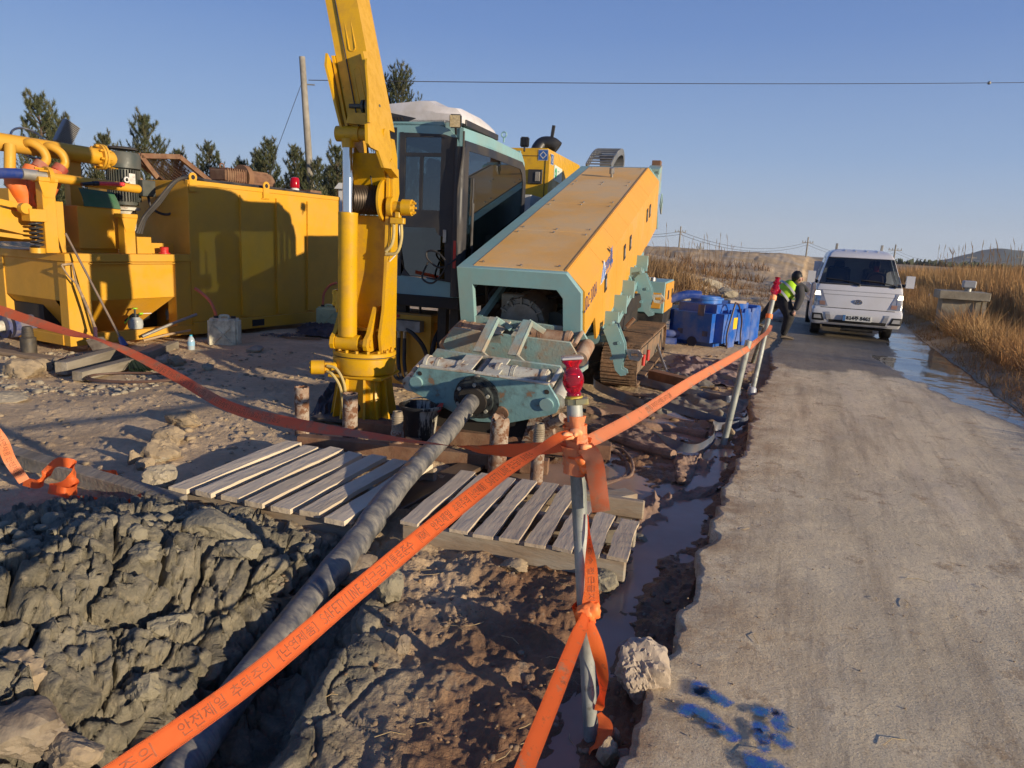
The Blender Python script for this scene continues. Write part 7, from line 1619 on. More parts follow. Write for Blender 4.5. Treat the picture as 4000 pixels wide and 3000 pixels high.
# interior hints: steering wheel glow behind glass is left to the dark glass; a driver's red cap sits on the dash
# ---- person bending at the truck ----
m_blk=pm('trousers_black',(.016,.016,.018),.85,dirt=(.08,.075,.07),da=.4,ds=6); m_jk=pm('jacket_dark',(.035,.036,.042),.8,dirt=(.1,.09,.08),da=.3,ds=6)
SKN=pm('skin',(.42,.24,.17),.5); HAIR=pm('hair_black',(.008,.007,.007),.55); VEST=pm('vest_lime',(.42,.72,.02),.6,var=.08,vs=8); REFL=pm('vest_reflective',(.45,.46,.46),.35,.2); SHOE=pm('boot_tan',(.22,.17,.11),.8,dirt=(.3,.25,.18),da=.6,ds=14)
GP=G(3058,1322,0); pe=thing('person','person in a lime safety vest and black trousers bending beside the truck','person',GP.to_tuple())
def W(px,py,dy=0.): return P(px,py,GP.y+dy)-GP
def skinned(name,joints,bones,mat,par,sub=2):
    me=bpy.data.meshes.new(name); me.from_pydata([j[0] for j in joints],bones,[]); o=bpy.data.objects.new(name,me); COL.objects.link(o); 
    sk_=o.modifiers.new('s','SKIN'); sv=me.skin_vertices[0].data
    for i,j in enumerate(joints): sv[i].radius=(j[1],j[2] if len(j)>2 else j[1]); sv[i].use_root=(i==0)
    sm=o.modifiers.new('d','SUBSURF'); sm.levels=sm.render_levels=sub
    bpy.context.view_layer.update(); me2=bpy.data.meshes.new_from_object(o.evaluated_get(bpy.context.evaluated_depsgraph_get())); bpy.data.objects.remove(o); me2.materials.clear(); o=mkobj(name,me2,mat,par,0); me2.shade_smooth(); return o
hipL=W(3062,1178,-.05);hipR=W(3042,1172,.15);pel=W(3050,1160,.05)
body=skinned('body',[(pel,.19,.17),(hipL,.155),(W(3086,1235,-.16),.115),(W(3064,1292,-.06),.078),(W(3059,1313,-.04),.055),
  (hipR,.15),(W(3003,1212,.35),.11),(W(2975,1240,.55),.08),(W(2958,1262,.62),.055),
  (W(3075,1132,.0),.16,.14),(W(3103,1108,-.06),.15,.12),(W(3117,1098,-.08),.06),(W(3122,1092,-.1),.055)],[(0,1),(1,2),(2,3),(3,4),(0,5),(5,6),(6,7),(7,8),(0,9),(9,10),(10,11),(11,12)],m_blk,pe)
skinned('sleeve',[(W(3120,1114,-.16),.105),(W(3128,1160,-.24),.088),(W(3110,1203,-.26),.066),(W(3104,1212,-.26),.05)],[(0,1),(1,2),(2,3)],m_jk,pe)
skinned('sleeve',[(W(3095,1102,.16),.08),(W(3138,1120,.12),.06),(W(3158,1140,.06),.045)],[(0,1),(1,2)],m_jk,pe)
skinned('hand',[(W(3103,1214,-.26),.032),(W(3101,1223,-.26),.038,.02),(W(3097,1232,-.27),.012),(W(3099,1234,-.26),.012),(W(3102,1235,-.25),.012),(W(3105,1233,-.24),.011),(W(3095,1226,-.28),.012)],[(0,1),(1,2),(1,3),(1,4),(1,5),(1,6)],SKN,pe)
skinned('vest',[(W(3050,1160,.03),.235,.20),(W(3070,1140,.0),.24,.205),(W(3094,1120,-.04),.235,.19),(W(3112,1108,-.07),.16,.14)],[(0,1),(1,2),(2,3)],VEST,pe)
for (p0,p1,rr,nm) in ((W(3053,1157,.03),W(3057,1154,.03),.252,'reflective_band'),(W(3078,1134,0),W(3082,1131,-.0),.256,'reflective_band')):
    d=(p1-p0).normalized(); MB().lathe([(rr,-.022),(rr+.002,0),(rr,.022)],(0,0,0),28,Matrix.Translation(p0)@d.to_track_quat('Z','Y').to_matrix().to_4x4()@Matrix.Diagonal((1,.93,1,1)),cap=False).build(nm,REFL,pe,60)
hc=W(3116,1086,-.10)
b=bmesh.new(); bmesh.ops.create_icosphere(b,subdivisions=3,radius=.105)
mb=MB(); mb._add(b,Matrix.Translation(hc)@Matrix.Diagonal((.80,.95,1.1,1))); mb.sph(hc+Vector((.09,-.03,-.02)),.022,(1,.8,1.2)); mb.sph(hc+Vector((.02,-.095,-.03)),.018,(1,1,1.4)); mb.build('head',SKN,pe)
b=bmesh.new(); bmesh.ops.create_icosphere(b,subdivisions=4,radius=.116)
for v in b.verts: v.co*=1+.07*perlin(np.array([v.co.x*40]),np.array([v.co.y*40+v.co.z*60]),3)[0]
mb=MB(); mb._add(b,Matrix.Translation(hc+Vector((-.015,.01,.028)))@Matrix.Diagonal((.85,.98,1.0,1))); mb.build('hair',HAIR,pe)
for q,dd in ((W(3060,1320,-.04),Vector((.9,-.45,0))),(W(2952,1268,.64),Vector((.8,-.5,-.2)))):
    d=dd.normalized(); m=MB(); b=bmesh.new(); bmesh.ops.create_cube(b,size=1); bmesh.ops.scale(b,vec=(.11,.28,.10),verts=b.verts)
    for v in b.verts:
        if v.co.y>0 and v.co.z>0: v.co.z-=.045
    bmesh.ops.bevel(b,geom=b.edges[:],offset=.03,segments=3,affect='EDGES'); m._add(b,Matrix.Translation(q+d*.07+Vector((0,0,.025)))@Matrix.Rotation(math.atan2(-d.x,d.y),4,'Z')); m.build('boot',SHOE,pe)
# white sack on the road behind the person
g=G(3040,1255,0); b=bmesh.new(); bmesh.ops.create_icosphere(b,subdivisions=4,radius=.20)
for v in b.verts: v.co*=1+.22*perlin(np.array([v.co.x*7+3]),np.array([v.co.y*7+v.co.z*9]),5)[0]
mb=MB(); mb._add(b,Matrix.Diagonal((1,.7,.8,1))); o=mb.build('plastic_sack',pm('sack_white',(.62,.62,.66),.45,dirt=(.25,.25,.4),da=.5,ds=5)); o.location=(g.x,g.y,.14); tag(o,'white plastic sack on the road behind the bending person','sack')
# ================= VEGETATION, TREES, POLES =================
nrg=np.random.default_rng(11)
def bladefield(X0,Y0,Hh,name,m,label,cat,width=.012,lean=.35,kind='stuff',segs=2,wind=None,bend=.5,z0=None):
    """grass blades: each a tapering bent strip of real size, merged (nobody could count them)"""
    n=len(X0); z=height(X0,Y0,True)['z'] if z0 is None else z0
    a=nrg.uniform(0,2*np.pi,n); la=nrg.normal(0,lean,n); dx=np.cos(a)*la;dy=np.sin(a)*la
    if wind is not None: dx=dx+wind[0]; dy=dy+wind[1]
    fa=nrg.uniform(0,np.pi,n); wx=np.cos(fa)*width;wy=np.sin(fa)*width
    wv=nrg.uniform(.6,1.4,n); wx*=wv;wy*=wv; V=[];K=segs+1
    ts=np.linspace(0,1,K+1)
    for i,t in enumerate(ts):
        cx=X0+dx*Hh*(t+bend*t*t);cy=Y0+dy*Hh*(t+bend*t*t);cz=z-.02+Hh*t*(1-.35*t*np.hypot(dx,dy)); w_=(1-t)**.7 if i<K else 0
        V.append(np.stack([cx-wx*w_/2,cy-wy*w_/2,cz],-1)); V.append(np.stack([cx+wx*w_/2,cy+wy*w_/2,cz],-1))
    V=np.stack(V,1).reshape(-1,3); base=np.arange(n)[:,None]*(2*(K+1)); F=[]
    for i in range(K): F.append(np.stack([base[:,0]+2*i,base[:,0]+2*i+1,base[:,0]+2*i+3,base[:,0]+2*i+2],-1))
    F=np.concatenate(F); col=np.repeat(nrg.uniform(0,1,n),2*(K+1)); hgt=np.tile(np.repeat(ts,2),n)
    o=pymesh(name,V,F,m,None,0,dict(tone=col,hgt=hgt)); return tag(o,label,cat,None,kind)
def grassmat(name,c1,c2,c3,big=.5):
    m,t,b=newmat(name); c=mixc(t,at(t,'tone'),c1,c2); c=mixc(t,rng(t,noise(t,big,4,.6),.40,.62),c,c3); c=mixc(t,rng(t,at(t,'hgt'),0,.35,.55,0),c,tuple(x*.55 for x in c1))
    t.links.new(c,b.inputs['Base Color']); b.inputs['Roughness'].default_value=.85; b.inputs['Specular IOR Level'].default_value=.15
    tr=nn(t,'ShaderNodeBsdfTranslucent'); t.links.new(c,tr.inputs[0]); mx=nn(t,'ShaderNodeMixShader'); mx.inputs[0].default_value=.25
    t.links.new(b.outputs[0],mx.inputs[1]); t.links.new(tr.outputs[0],mx.inputs[2]); t.links.new(mx.outputs[0],t.nodes['Material Output'].inputs[0]); return m
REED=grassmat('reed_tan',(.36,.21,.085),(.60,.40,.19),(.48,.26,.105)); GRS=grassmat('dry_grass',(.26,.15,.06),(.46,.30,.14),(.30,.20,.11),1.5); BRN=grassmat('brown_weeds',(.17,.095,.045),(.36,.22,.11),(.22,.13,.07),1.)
def scatter(n,s0,s1,d0,d1,pw=1.,mask=None):
    s=s0+(s1-s0)*nrg.uniform(0,1,n)**pw; d=nrg.uniform(d0,d1,n); x=EX+UX*s+NX*d;y=EY+UY*s+NY*d
    if mask is not None: k=mask(x,y,s,d-RW); x,y,s,d=x[k],y[k],s[k],d[k]
    return x,y,s,d
# tall reed bed right of the road
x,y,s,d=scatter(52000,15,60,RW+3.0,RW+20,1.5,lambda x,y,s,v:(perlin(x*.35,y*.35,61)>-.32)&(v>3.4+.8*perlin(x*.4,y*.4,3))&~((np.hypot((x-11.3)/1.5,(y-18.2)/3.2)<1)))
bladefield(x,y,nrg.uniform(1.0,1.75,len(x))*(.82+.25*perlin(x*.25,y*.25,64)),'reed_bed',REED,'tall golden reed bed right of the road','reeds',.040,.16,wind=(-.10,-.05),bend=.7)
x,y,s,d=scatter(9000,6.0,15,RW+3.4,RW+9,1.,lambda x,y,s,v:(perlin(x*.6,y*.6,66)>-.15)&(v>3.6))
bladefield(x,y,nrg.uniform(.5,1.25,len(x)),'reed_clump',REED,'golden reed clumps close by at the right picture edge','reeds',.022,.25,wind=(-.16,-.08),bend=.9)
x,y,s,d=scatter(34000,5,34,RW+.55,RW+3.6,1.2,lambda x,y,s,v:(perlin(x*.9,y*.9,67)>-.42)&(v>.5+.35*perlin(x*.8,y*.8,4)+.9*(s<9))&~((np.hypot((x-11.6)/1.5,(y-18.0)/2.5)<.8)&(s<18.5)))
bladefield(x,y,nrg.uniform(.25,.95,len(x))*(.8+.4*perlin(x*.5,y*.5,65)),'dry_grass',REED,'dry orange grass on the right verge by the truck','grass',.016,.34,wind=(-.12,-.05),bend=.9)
x,y,s,d=scatter(30000,3.0,22,RW+.08,RW+3.2,1.,lambda x,y,s,v:perlin(x*1.5,y*1.5,68)>-.2)
bladefield(x,y,nrg.uniform(.04,.24,len(x)),'verge_litter',REED,'low brown grass litter along the right road edge','grass',.012,.8)
# seed plumes standing above the reeds
def plumes(n,fn,name,label):
    x,y,h=fn(n); z=height(x,y,True)['z']; V=[];F=[];a0=0; to=[]
    for i in range(len(x)):
        lx_=nrg.normal(-.05,.07);ly_=nrg.normal(0,.05); H=h[i]; p=Vector((x[i],y[i],z[i])); q=p+Vector((lx_*H,ly_*H,H*.86)); r=p+Vector((lx_*H*1.5,ly_*H*1.5,H)); w=.006; W=.016
        for (a,b_,w0,w1) in ((p,q,w,w),(q,q.lerp(r,.45),w,W),(q.lerp(r,.45),r,W,.002)):
            for u in (Vector((1,0,0)),Vector((0,1,0))):
                V+= [a-u*w0,a+u*w0,b_+u*w1,b_-u*w1]; F.append((a0,a0+1,a0+2,a0+3)); a0+=4
    o=pymesh(name,np.array([tuple(v) for v in V]),np.array(F),GRS,None,0,dict(tone=nrg.uniform(.3,1,len(V)),hgt=np.ones(len(V)))); tag(o,label,'reeds',None,'stuff')
def f1_(n):
    s=nrg.uniform(17,40,n); v=nrg.uniform(3.2,9,n); return EX+UX*s+NX*(v+RW),EY+UY*s+NY*(v+RW),nrg.uniform(1.7,2.6,n)
plumes(150,f1_,'reed_plumes','thin seed plumes standing above the golden reed bed')
def f2_(n):
    s=nrg.uniform(30,44,n); v=nrg.uniform(-10,-3,n); return EX+UX*s+NX*(v),EY+UY*s+NY*(v),nrg.uniform(1.3,2.4,n)
plumes(60,f2_,'reed_plumes','sparse thin plumes on the bank left of the truck')
# left-hand banks and weeds behind the tank
x,y,s,d=scatter(15000,16,34,-16,-.6,1.,lambda x,y,s,v:(perlin(x*.45,y*.45,71)>.12))
bladefield(x,y,nrg.uniform(.12,.5,len(x)),'brown_weeds',BRN,'brown weeds on the low bank behind the blue tank','weeds',.022,.5,bend=1.)
x,y,s,d=scatter(9000,34,52,-30,-2,1.,lambda x,y,s,v:(perlin(x*.22,y*.22,73)>.05))
bladefield(x,y,nrg.uniform(.3,.8,len(x)),'brown_weeds',BRN,'brown scrub on the far bank below the embankment','weeds',.05,.45)
# a bush clump behind the cowl
x=4.6+nrg.normal(0,1.1,3500); y=27.5+nrg.normal(0,.9,3500)
bladefield(x,y,nrg.uniform(.5,1.1,3500),'grass_clump',GRS,'shaggy tan grass clump just behind the raised end of the orange cowl','grass',.03,.35,bend=1.)
# ---- rocks of the embankment ----
STN=pm('stone_tan',(.36,.28,.18),.9,var=.18,vs=5,dirt=(.22,.17,.11),da=.7,ds=4,dth=.5,bump=.012,bs=22); STG2=pm('stone_grey',(.31,.27,.20),.9,var=.2,vs=6,dirt=(.40,.34,.24),da=.6,ds=5,bump=.012,bs=25); CLD=pm('clay_clod_pale',(.27,.24,.165),.95,var=.18,vs=8,dirt=(.22,.195,.14),da=.8,ds=7,bump=.014,bs=30)
STD=pm('stone_wet',(.17,.13,.09),.6,var=.2,vs=6,dirt=(.30,.25,.18),da=.7,ds=5,bump=.01,bs=25)
def rockmesh(sz,seed,ang=.5,sub=4,fl=(1,1,.75)):
    b=bmesh.new(); bmesh.ops.create_icosphere(b,subdivisions=sub,radius=.5); co=np.array([v.co[:] for v in b.verts])*2; r=np.random.default_rng(seed)
    N=r.normal(size=(11,3)); N/=np.linalg.norm(N,axis=1)[:,None]; D=r.uniform(.52,.95,11)
    rad=np.ones(len(co))
    for n_,d_ in zip(N,D):
        c=co@n_; k=c>1e-3; lim=np.where(k,d_/np.maximum(c,1e-3),9.); rad=np.minimum(rad,lim*ang+rad*(1-ang)*1.0 if False else np.minimum(rad,lim))
    rad=rad*(1-ang*.0)
    x,y,z=co.T; nz=fbm(x*1.7+seed,y*1.7+z*1.3,4,.5,seed%50)*.10+fbm(x*6+z*5,y*6+seed,4,.6,seed%50+3)*.05; rad=rad+nz
    co=co*rad[:,None]*np.array(fl)*sz*.5*1.15
    for v,c in zip(b.verts,co): v.co=c
    return b
def rock(px,py,szpx,label,m=STN,seed=1,fl=(1,1,.75),rz=0,sink=.25,group=None,name='rock',cat='rock',sub=4):
    g=GT(px,py); dist=(g-CP).length; sz=szpx*dist/FPX; mb=MB(); mb._add(rockmesh(sz,seed,fl=fl,sub=sub)); o=mb.build(name,m,None,28); o.location=(g.x,g.y,g.z+sz*fl[2]*(.5-sink)); o.rotation_euler[2]=R_(rz); return tag(o,label,cat,group)
GR='stones scattered on the dry dirt left of the pallets'
rock(2490,2715,215,'big pale angular rock standing by the foot of the near post',pm('stone_pale',(.42,.35,.275),.9,var=.14,vs=4,dirt=(.28,.22,.16),da=.6,ds=3,dth=.5,bump=.008,bs=30),5,(.92,.85,1.0),20,.10,sub=5)
rock(2365,2975,95,'small stone at the post foot, left of the smaller pair',STN,7,(.8,1,1.1)); rock(2395,2905,62,'thin upright stone at the post foot',STN,8,(.7,.7,1.2)); rock(2440,2960,60,'flat stone behind the post foot pair, next to the road edge',STG2,9,(1,.9,.5))
rock(2838,1722,62,'squarish stone wedged at the foot of the first roadside post',STN,11,(.8,.8,1.1),15,.05)
rock(726,1655,110,'pale broken rock furthest back on the dirt, left of the tape',STN,12,(1.1,1,.6),10,group=GR); rock(668,1728,105,'brown stone touching another on its left, on the dry dirt',STN,13,(1.2,.8,.65),-20,group=GR)
rock(632,1785,115,'round tan stone just in front of the brown one',STN,14,(1,1,.8),group=GR); rock(522,1812,58,'small upright stone on the dirt above the grey beam',STN,15,(.8,.8,1.1),group=GR)
rock(572,1828,58,'small block stone right of the small upright one',STN,16,group=GR); rock(612,1798,70,'flat white stone right of the small block stone',STG2,17,(1.2,1,.5),group=GR)
rock(633,1905,105,'smooth grey boulder between the long beam and the left pallet',STG2,18,(1,1,.95),0,.15,group=GR)
rock(95,1470,100,'tan rock in the rubble left of the timbers under the tank',STN,19,(1.1,.9,.7)); rock(150,1450,70,'smaller tan rock right of it in the rubble at the far left',STN,20); rock(220,1440,60,'rounded rock beside the end of the rear timber',STN,21); rock(640,1420,62,'grey rock beside the timber under the tank beam',STG2,22); rock(690,1425,58,'rough rock right of the timbers, near the water bottle',STN,23); rock(810,1445,40,'small stone in front of the white jerrycan',STG2,24)
rock(1000,1370,55,'flat stone in shade right of the white jerrycan',STG2,25,(1.3,1,.5)); rock(25,1565,85,'low flat rock on dirt near the left picture edge',STG2,26,(1.5,1,.4))
rock(840,2090,175,'long clay coated boulder in front of the left pallet',CLD,27,(1.5,.9,.6),-10,.25); rock(930,2160,120,'lumpy clay clod right of the long boulder under the pallet',CLD,28,(1.3,.9,.6),-20)
rock(535,2105,70,'angular clay block at the back of the heap',CLD,29,(1,1,.9)); rock(575,2175,95,'rough clod below the angular clay block',CLD,30,(1,1,.7)); rock(670,2170,70,'pointed clod on the right shoulder of the heap',CLD,31); rock(724,2210,72,'small pale clod right of the pointed one',CLD,32)
rock(600,2290,68,'whitish crumb of clay near the middle of the heap',CLD,33,(1,1,.6)); rock(655,2455,105,'pale double clod next to the big crack in the heap',CLD,34,(1.3,.8,.6),30); rock(565,2710,110,'whitish clod low on the heap above the orange tape',CLD,35,(1,.9,.8))
rock(735,2430,60,'tan crumb right of the pale double clod',CLD,36); rock(90,2700,190,'tan rock at the left picture edge of the heap',STN,37,(.9,.9,.8)); rock(110,2900,215,'large brown rock in the bottom left corner',STD,38,(1.2,1,.7)); rock(280,2960,150,'brown rough rock right of the large corner rock',STN,39,(1.1,.9,.6))
rock(1520,2345,150,'craggy pale rock right of the pipe, behind the orange tape',CLD,40,(.8,.8,1.0),0,.2); rock(1400,2255,150,'dark wet boulder touching the right side of the drill pipe',STD,41,(1.2,.9,.7),15); rock(1575,2540,80,'brown stone half sunk in mud below the tape',STD,42,(.7,.7,1.0))
rock(2350,2285,105,'mud coated stone under the right end of the grey pallet',CLD,43,(1,.9,.7)); rock(2395,2065,55,'brown cobble on the short board behind the grey pallet',STD,44,(1.1,.9,.7)); rock(2005,2225,85,'brick sized stone under the front of the grey pallet',STN,45,(1.4,.9,.6)); rock(2490,2130,70,'pale lump right of the grey pallet end',CLD,46)
for i,(px,py,s_) in enumerate(((2690,1260,110),(2655,1210,70),(2760,1165,120),(2840,1180,60))): rock(px,py-25,s_,('pale boulder on the bank between the power box and the blue tank','boulder beside the power box','flat boulder behind the blue tank','small boulder behind the blue tank lid')[i],STG2,50+i,(1.2,1,.6))
# loose gravel and clods
def gravel(name,label,pts,sizes,m,kind='stuff',seed=0,fl=.65):
    r=np.random.default_rng(seed); bases=[]
    for k in range(6):
        b=rockmesh(1.,seed*7+k+100,fl=(1,1,fl),sub=1 if seed in (4,6,7) else 2); bases.append((np.array([v.co[:] for v in b.verts]),np.array([[v.index for v in f.verts] for f in b.faces]))); b.free()
    V=[];F=[];o_=0
    for (x,y,z),s in zip(pts,sizes):
        bv,bf=bases[r.integers(6)]; a=r.uniform(0,6.28); c,s2=np.cos(a),np.sin(a); q=bv*s*r.uniform(.75,1.25,3); q=np.stack([q[:,0]*c-q[:,1]*s2,q[:,0]*s2+q[:,1]*c,q[:,2]],-1)+np.array([x,y,z+s*.02]); V.append(q);F.append(bf+o_);o_+=len(bv)
    return tag(pymesh(name,np.concatenate(V),np.concatenate(F),m,None,0),label,'gravel',None,kind)
def spread(n,x0,x1,y0,y1,lo,hi,mask=None,seed=0,pw=2.5):
    r=np.random.default_rng(seed); x=r.uniform(x0,x1,n);y=r.uniform(y0,y1,n)
    if mask is not None: k=mask(x,y); x,y=x[k],y[k]
    h=height(x,y,True)['z']; return np.stack([x,y,h],-1),lo+(hi-lo)*r.uniform(0,1,len(x))**pw*1.0
p_,s_=spread(2400,-6.5,-.6,3.7,9.5,.012,.075,lambda x,y:(perlin(x*1.1,y*1.1,5)>-.15)&(x<-.35*(y-4)+.6),1,5); gravel('gravel','small stones strewn over the dry dirt yard',p_,s_,STN,seed=1)
p_,s_=spread(900,-6.6,-3.6,6.6,8.6,.02,.10,lambda x,y:perlin(x*1.4,y*1.4,6)>.0,2,3); gravel('rubble','stone rubble in front of the tank at far left',p_,s_,STG2,seed=2)
p_,s_=spread(1500,-3.1,-.9,1.2,3.9,.015,.095,lambda x,y:(perlin(x*2.,y*2.,7)>-.1)&(height(x,y,False)['clay']>.6)&(height(x,y,False)['pit']<.5),3,3.2); gravel('clay_clods','crumbled clay clods over the grey heap',p_,s_,CLD,seed=3)
p_,s_=spread(1700,-1.1,.9,1.4,4.2,.006,.034,lambda x,y:(roadd(x,y)<-.1)&(perlin(x*2.,y*2.,9)>-.2),4,3.2); gravel('mud_crumbs','crumbs of mud and grit in the near foreground',p_,s_,pm('mud_crumb',(.21,.13,.07),.85,var=.3,vs=6,dirt=(.27,.24,.18),da=.6,ds=5),seed=4)
p_,s_=spread(1600,1.2,3.4,6.5,11.5,.02,.11,lambda x,y:(roadd(x,y)<-.15)&(perlin(x*1.5,y*1.5,10)>.0),5,3.); gravel('mud_clods','brown mud clods around the crawler track and hoses',p_,s_,pm('mud_clod',(.25,.165,.09),.9,var=.3,vs=6,dirt=(.13,.08,.05),da=.7,ds=5),seed=5)
def onroad(n,seed,lo,hi,s1=14,pw=4):
    r=np.random.default_rng(seed); s=-2.5+(s1+2.5)*r.uniform(0,1,n)**1.6; t=RW*r.uniform(0,1,n); t=np.where(r.uniform(0,1,n)<.35,t*.12,t); x=EX+UX*s+NX*t;y=EY+UY*s+NY*t; return np.stack([x,y,np.zeros(n)+.002],-1),lo+(hi-lo)*r.uniform(0,1,n)**pw
p_,s_=onroad(3000,6,.002,.013); gravel('road_grit','fine grit and pebbles lying on the concrete road',p_,s_,pm('grit',(.30,.22,.14),.9,var=.35,vs=9),seed=6)
p_,s_=spread(2400,0,2.5,1.0,8.5,.01,.05,lambda x,y:(roadd(x,y)<.03)&(roadd(x,y)>-.22),7,3.); gravel('edge_crumbs','dark wet crumbs along the left edge of the road',p_,s_,pm('edge_mud',(.12,.075,.045),.6,var=.3,vs=6),seed=7,fl=.5)
# straw and twigs
tw=MB(); r5=random.Random(9)
for i in range(70):
    if i<26: x=r5.uniform(.9,3.2);y=r5.uniform(1.8,5.5); z=.006; 
    else: x=r5.uniform(-1.0,.8);y=r5.uniform(1.8,3.8); z=hz(x,y)+.01
    if i<26 and roadd(x,y)<.1: continue
    a=r5.uniform(0,6.28);L=r5.uniform(.03,.11); tw.tube([(x,y,z),(x+math.cos(a)*L*.5,y+math.sin(a)*L*.5,z+.004),(x+math.cos(a+.3)*L,y+math.sin(a+.3)*L,z)],.0014,4)
tag(tw.build('straw_litter',pm('straw',(.46,.34,.17),.8)),'bits of straw and twig on the road and mud','litter',None,'stuff')
# ---- blue spray paint marks on the road ----
m,t,b=newmat('spray_paint_blue'); t.links.new(mixc(t,rng(t,noise(t,30,5,.7),.35,.6),(.006,.09,.52),(.015,.17,.40)),b.inputs['Base Color']); b.inputs['Roughness'].default_value=.8
al=math_(t,'MULTIPLY',at(t,'fade'),rng(t,noise(t,55,6,.8),.28,.58,.25,1.15)); t.links.new(rng(t,al,.15,.75,0,.92),b.inputs['Alpha']); bumpn(t,b,noise(t,110,6,.8),.008)
def stroke(pix,w,label,name='paint_mark'):
    pts=spl([G(px,py,.012) for px,py in pix],8); n=len(pts); K=10; V=[];Fd=[]
    for i,p in enumerate(pts):
        d=(pts[min(i+1,n-1)]-pts[max(i-1,0)]).normalized(); nr=Vector((-d.y,d.x,0)); e=min(1,i/4,(n-1-i)/4) if 0<i<n-1 else 0
        for k in range(K+1):
            u=2*k/K-1; q=p+nr*w*u*(.8+.5*math.sin(i*.9+k)*.15); 
            V.append(q); Fd.append(max(0,(1-u*u)**1.2)*min(1,e+.0))
    co=np.array([tuple(v) for v in V]); co[:,2]=.010
    return co,np.array(Fd),gridfaces(n,K+1)
allv=[];allf=[];allF=[];off=0
for pix,w in (([(2730,2650),(2735,2690),(2725,2725)],.050),([(2690,2715),(2760,2700),(2830,2740),(2860,2760)],.045),([(2650,2800),(2700,2765),(2760,2790),(2810,2830),(2855,2870),(2890,2900)],.045),([(2780,2820),(2790,2850)],.045),
  ([(2920,2770),(2990,2780),(3060,2770)],.04),([(3055,2760),(3040,2820),(3075,2870)],.045),([(2930,2850),(2975,2840),(2985,2890),(3000,2910)],.045),([(3000,2850),(3050,2890),(3100,2930)],.045),([(2900,2980),(2960,2985),(3040,3020),(3100,3060)],.08),([(2990,2880),(2975,2960)],.035)):
    co,fd,F=stroke(pix,w*1.15,''); allv.append(co);allf.append(fd);allF.append(F+off);off+=len(co)
o=pymesh('paint_marking',np.concatenate(allv),np.concatenate(allF),m,None,True,dict(fade=np.concatenate(allf))); tag(o,kind='structure')
# ================= PINES =================
def pinetree(seed,Ht,name_suffix=None):
    r=np.random.default_rng(seed); tv=MB(); tr_=[Vector((0,0,0))]
    for i in range(1,9): tr_.append(Vector((.05*Ht*.2*math.sin(i*1.1+seed),.05*Ht*.2*math.cos(i*.9+seed),Ht*i/8)))
    tv.tube(tr_,.1,8,rs=[.085*Ht/4.5*(1-.115*i)+.01 for i in range(9)]); T=[];D=[];S_=[]
    def tuft(p,d,s): T.append(p);D.append(d);S_.append(s)
    nb=int(Ht*11)
    for i in range(nb):
        f=.22+.78*(i/nb)**.9; k=f*8; j=min(int(k),7); p=tr_[j].lerp(tr_[j+1],k-j); a=i*2.4+r.uniform(-.4,.4); L=Ht*(.34*(1-f)**.75+.05)*r.uniform(.65,1.25); up=.35+.75*f
        d=Vector((math.cos(a),math.sin(a),up*.6)).normalized(); pts=[p]; n=max(3,int(L/.13)); 
        for q in range(n): d=(d+Vector((r.normal(0,.12),r.normal(0,.12),.10+.05*r.random()))).normalized(); pts.append(pts[-1]+d*L/n)
        tv.tube(pts,.012,4,rs=[.018*(1-.8*q/n)+.003 for q in range(n+1)],cap=False)
        for q in range(1,n+1):
            if q/n>.25: tuft(pts[q],d,1.)
            if q/n>.3:
                for sgn in (-1,1):
                    if r.random()<.75:
                        e=Vector((-d.y*sgn+r.normal(0,.2),d.x*sgn+r.normal(0,.2),.45)).normalized(); l2=L*.35*r.uniform(.5,1.1); tuft(pts[q]+e*l2*.55,e,.9); tuft(pts[q]+e*l2,(e+Vector((0,0,.5))).normalized(),.95)
    for q in range(4): tuft(tr_[8]+Vector((0,0,-.1*q)),Vector((0,0,1)),1.1)
    T=np.array([tuple(v) for v in T]);D=np.array([tuple(v) for v in D]);S_=np.array(S_); n=34; N=len(T)
    P_=np.repeat(T,n,0)+np.repeat(D,n,0)*r.uniform(-.07,.05,(N*n,1)); Dd=np.repeat(D,n,0); rv=r.normal(size=(N*n,3)); nd=Dd*r.uniform(.35,1.1,(N*n,1))+rv*.55; nd/=np.linalg.norm(nd,axis=1)[:,None]
    L=r.uniform(.09,.16,(N*n,1))*np.repeat(S_,n)[:,None]; w=np.cross(nd,rv); w/=np.linalg.norm(w,axis=1)[:,None]+1e-6; w*=.0085
    V=np.stack([P_-w,P_+w,P_+nd*L],1).reshape(-1,3); F=np.arange(len(V)).reshape(-1,3)
    return tv,V,F,np.repeat(r.uniform(0,1,N),n*3)
m,t,b=newmat('pine_needles'); c=mixc(t,at(t,'tone'),(.035,.055,.022),(.13,.135,.055)); c=mixc(t,rng(t,noise(t,1.7,5,.6),.48,.66,0,.6),c,(.15,.12,.055)); t.links.new(c,b.inputs['Base Color']); b.inputs['Roughness'].default_value=.7; PINE=m
BARK=pm('pine_bark',(.13,.09,.065),.95,var=.3,vs=8,bump=.01,bs=30)
protos=[]
for k,(sd_,hh) in enumerate(((1,4.6),(2,4.3),(3,4.8),(4,6.8))):
    tv,V,F,tn=pinetree(sd_,hh); o=thing('pine_tree','','pine tree'); tv.build('trunk',BARK,o); pymesh('crown',V,F,PINE,o,0,dict(tone=tn)); protos.append([o,False,hh])
def pine(k,px,pytop,Y,label,rz=0):
    tp=P(px,pytop,Y); pr=protos[k]; o=pr[0] if not pr[1] else copytree(pr[0]); pr[1]=True; s=tp.z/pr[2]; o.location=(tp.x,tp.y,0); o.scale=(s*.74,s*.74,s); o.rotation_euler=(0,0,R_(rz)); tag(o,label,'pine tree','pines behind the yellow container')
pine(0,145,392,19,'bushy pine behind the top pipe at far left'); pine(1,560,472,20,'slim pine with a bare leader behind the rusty mesh guard',60)
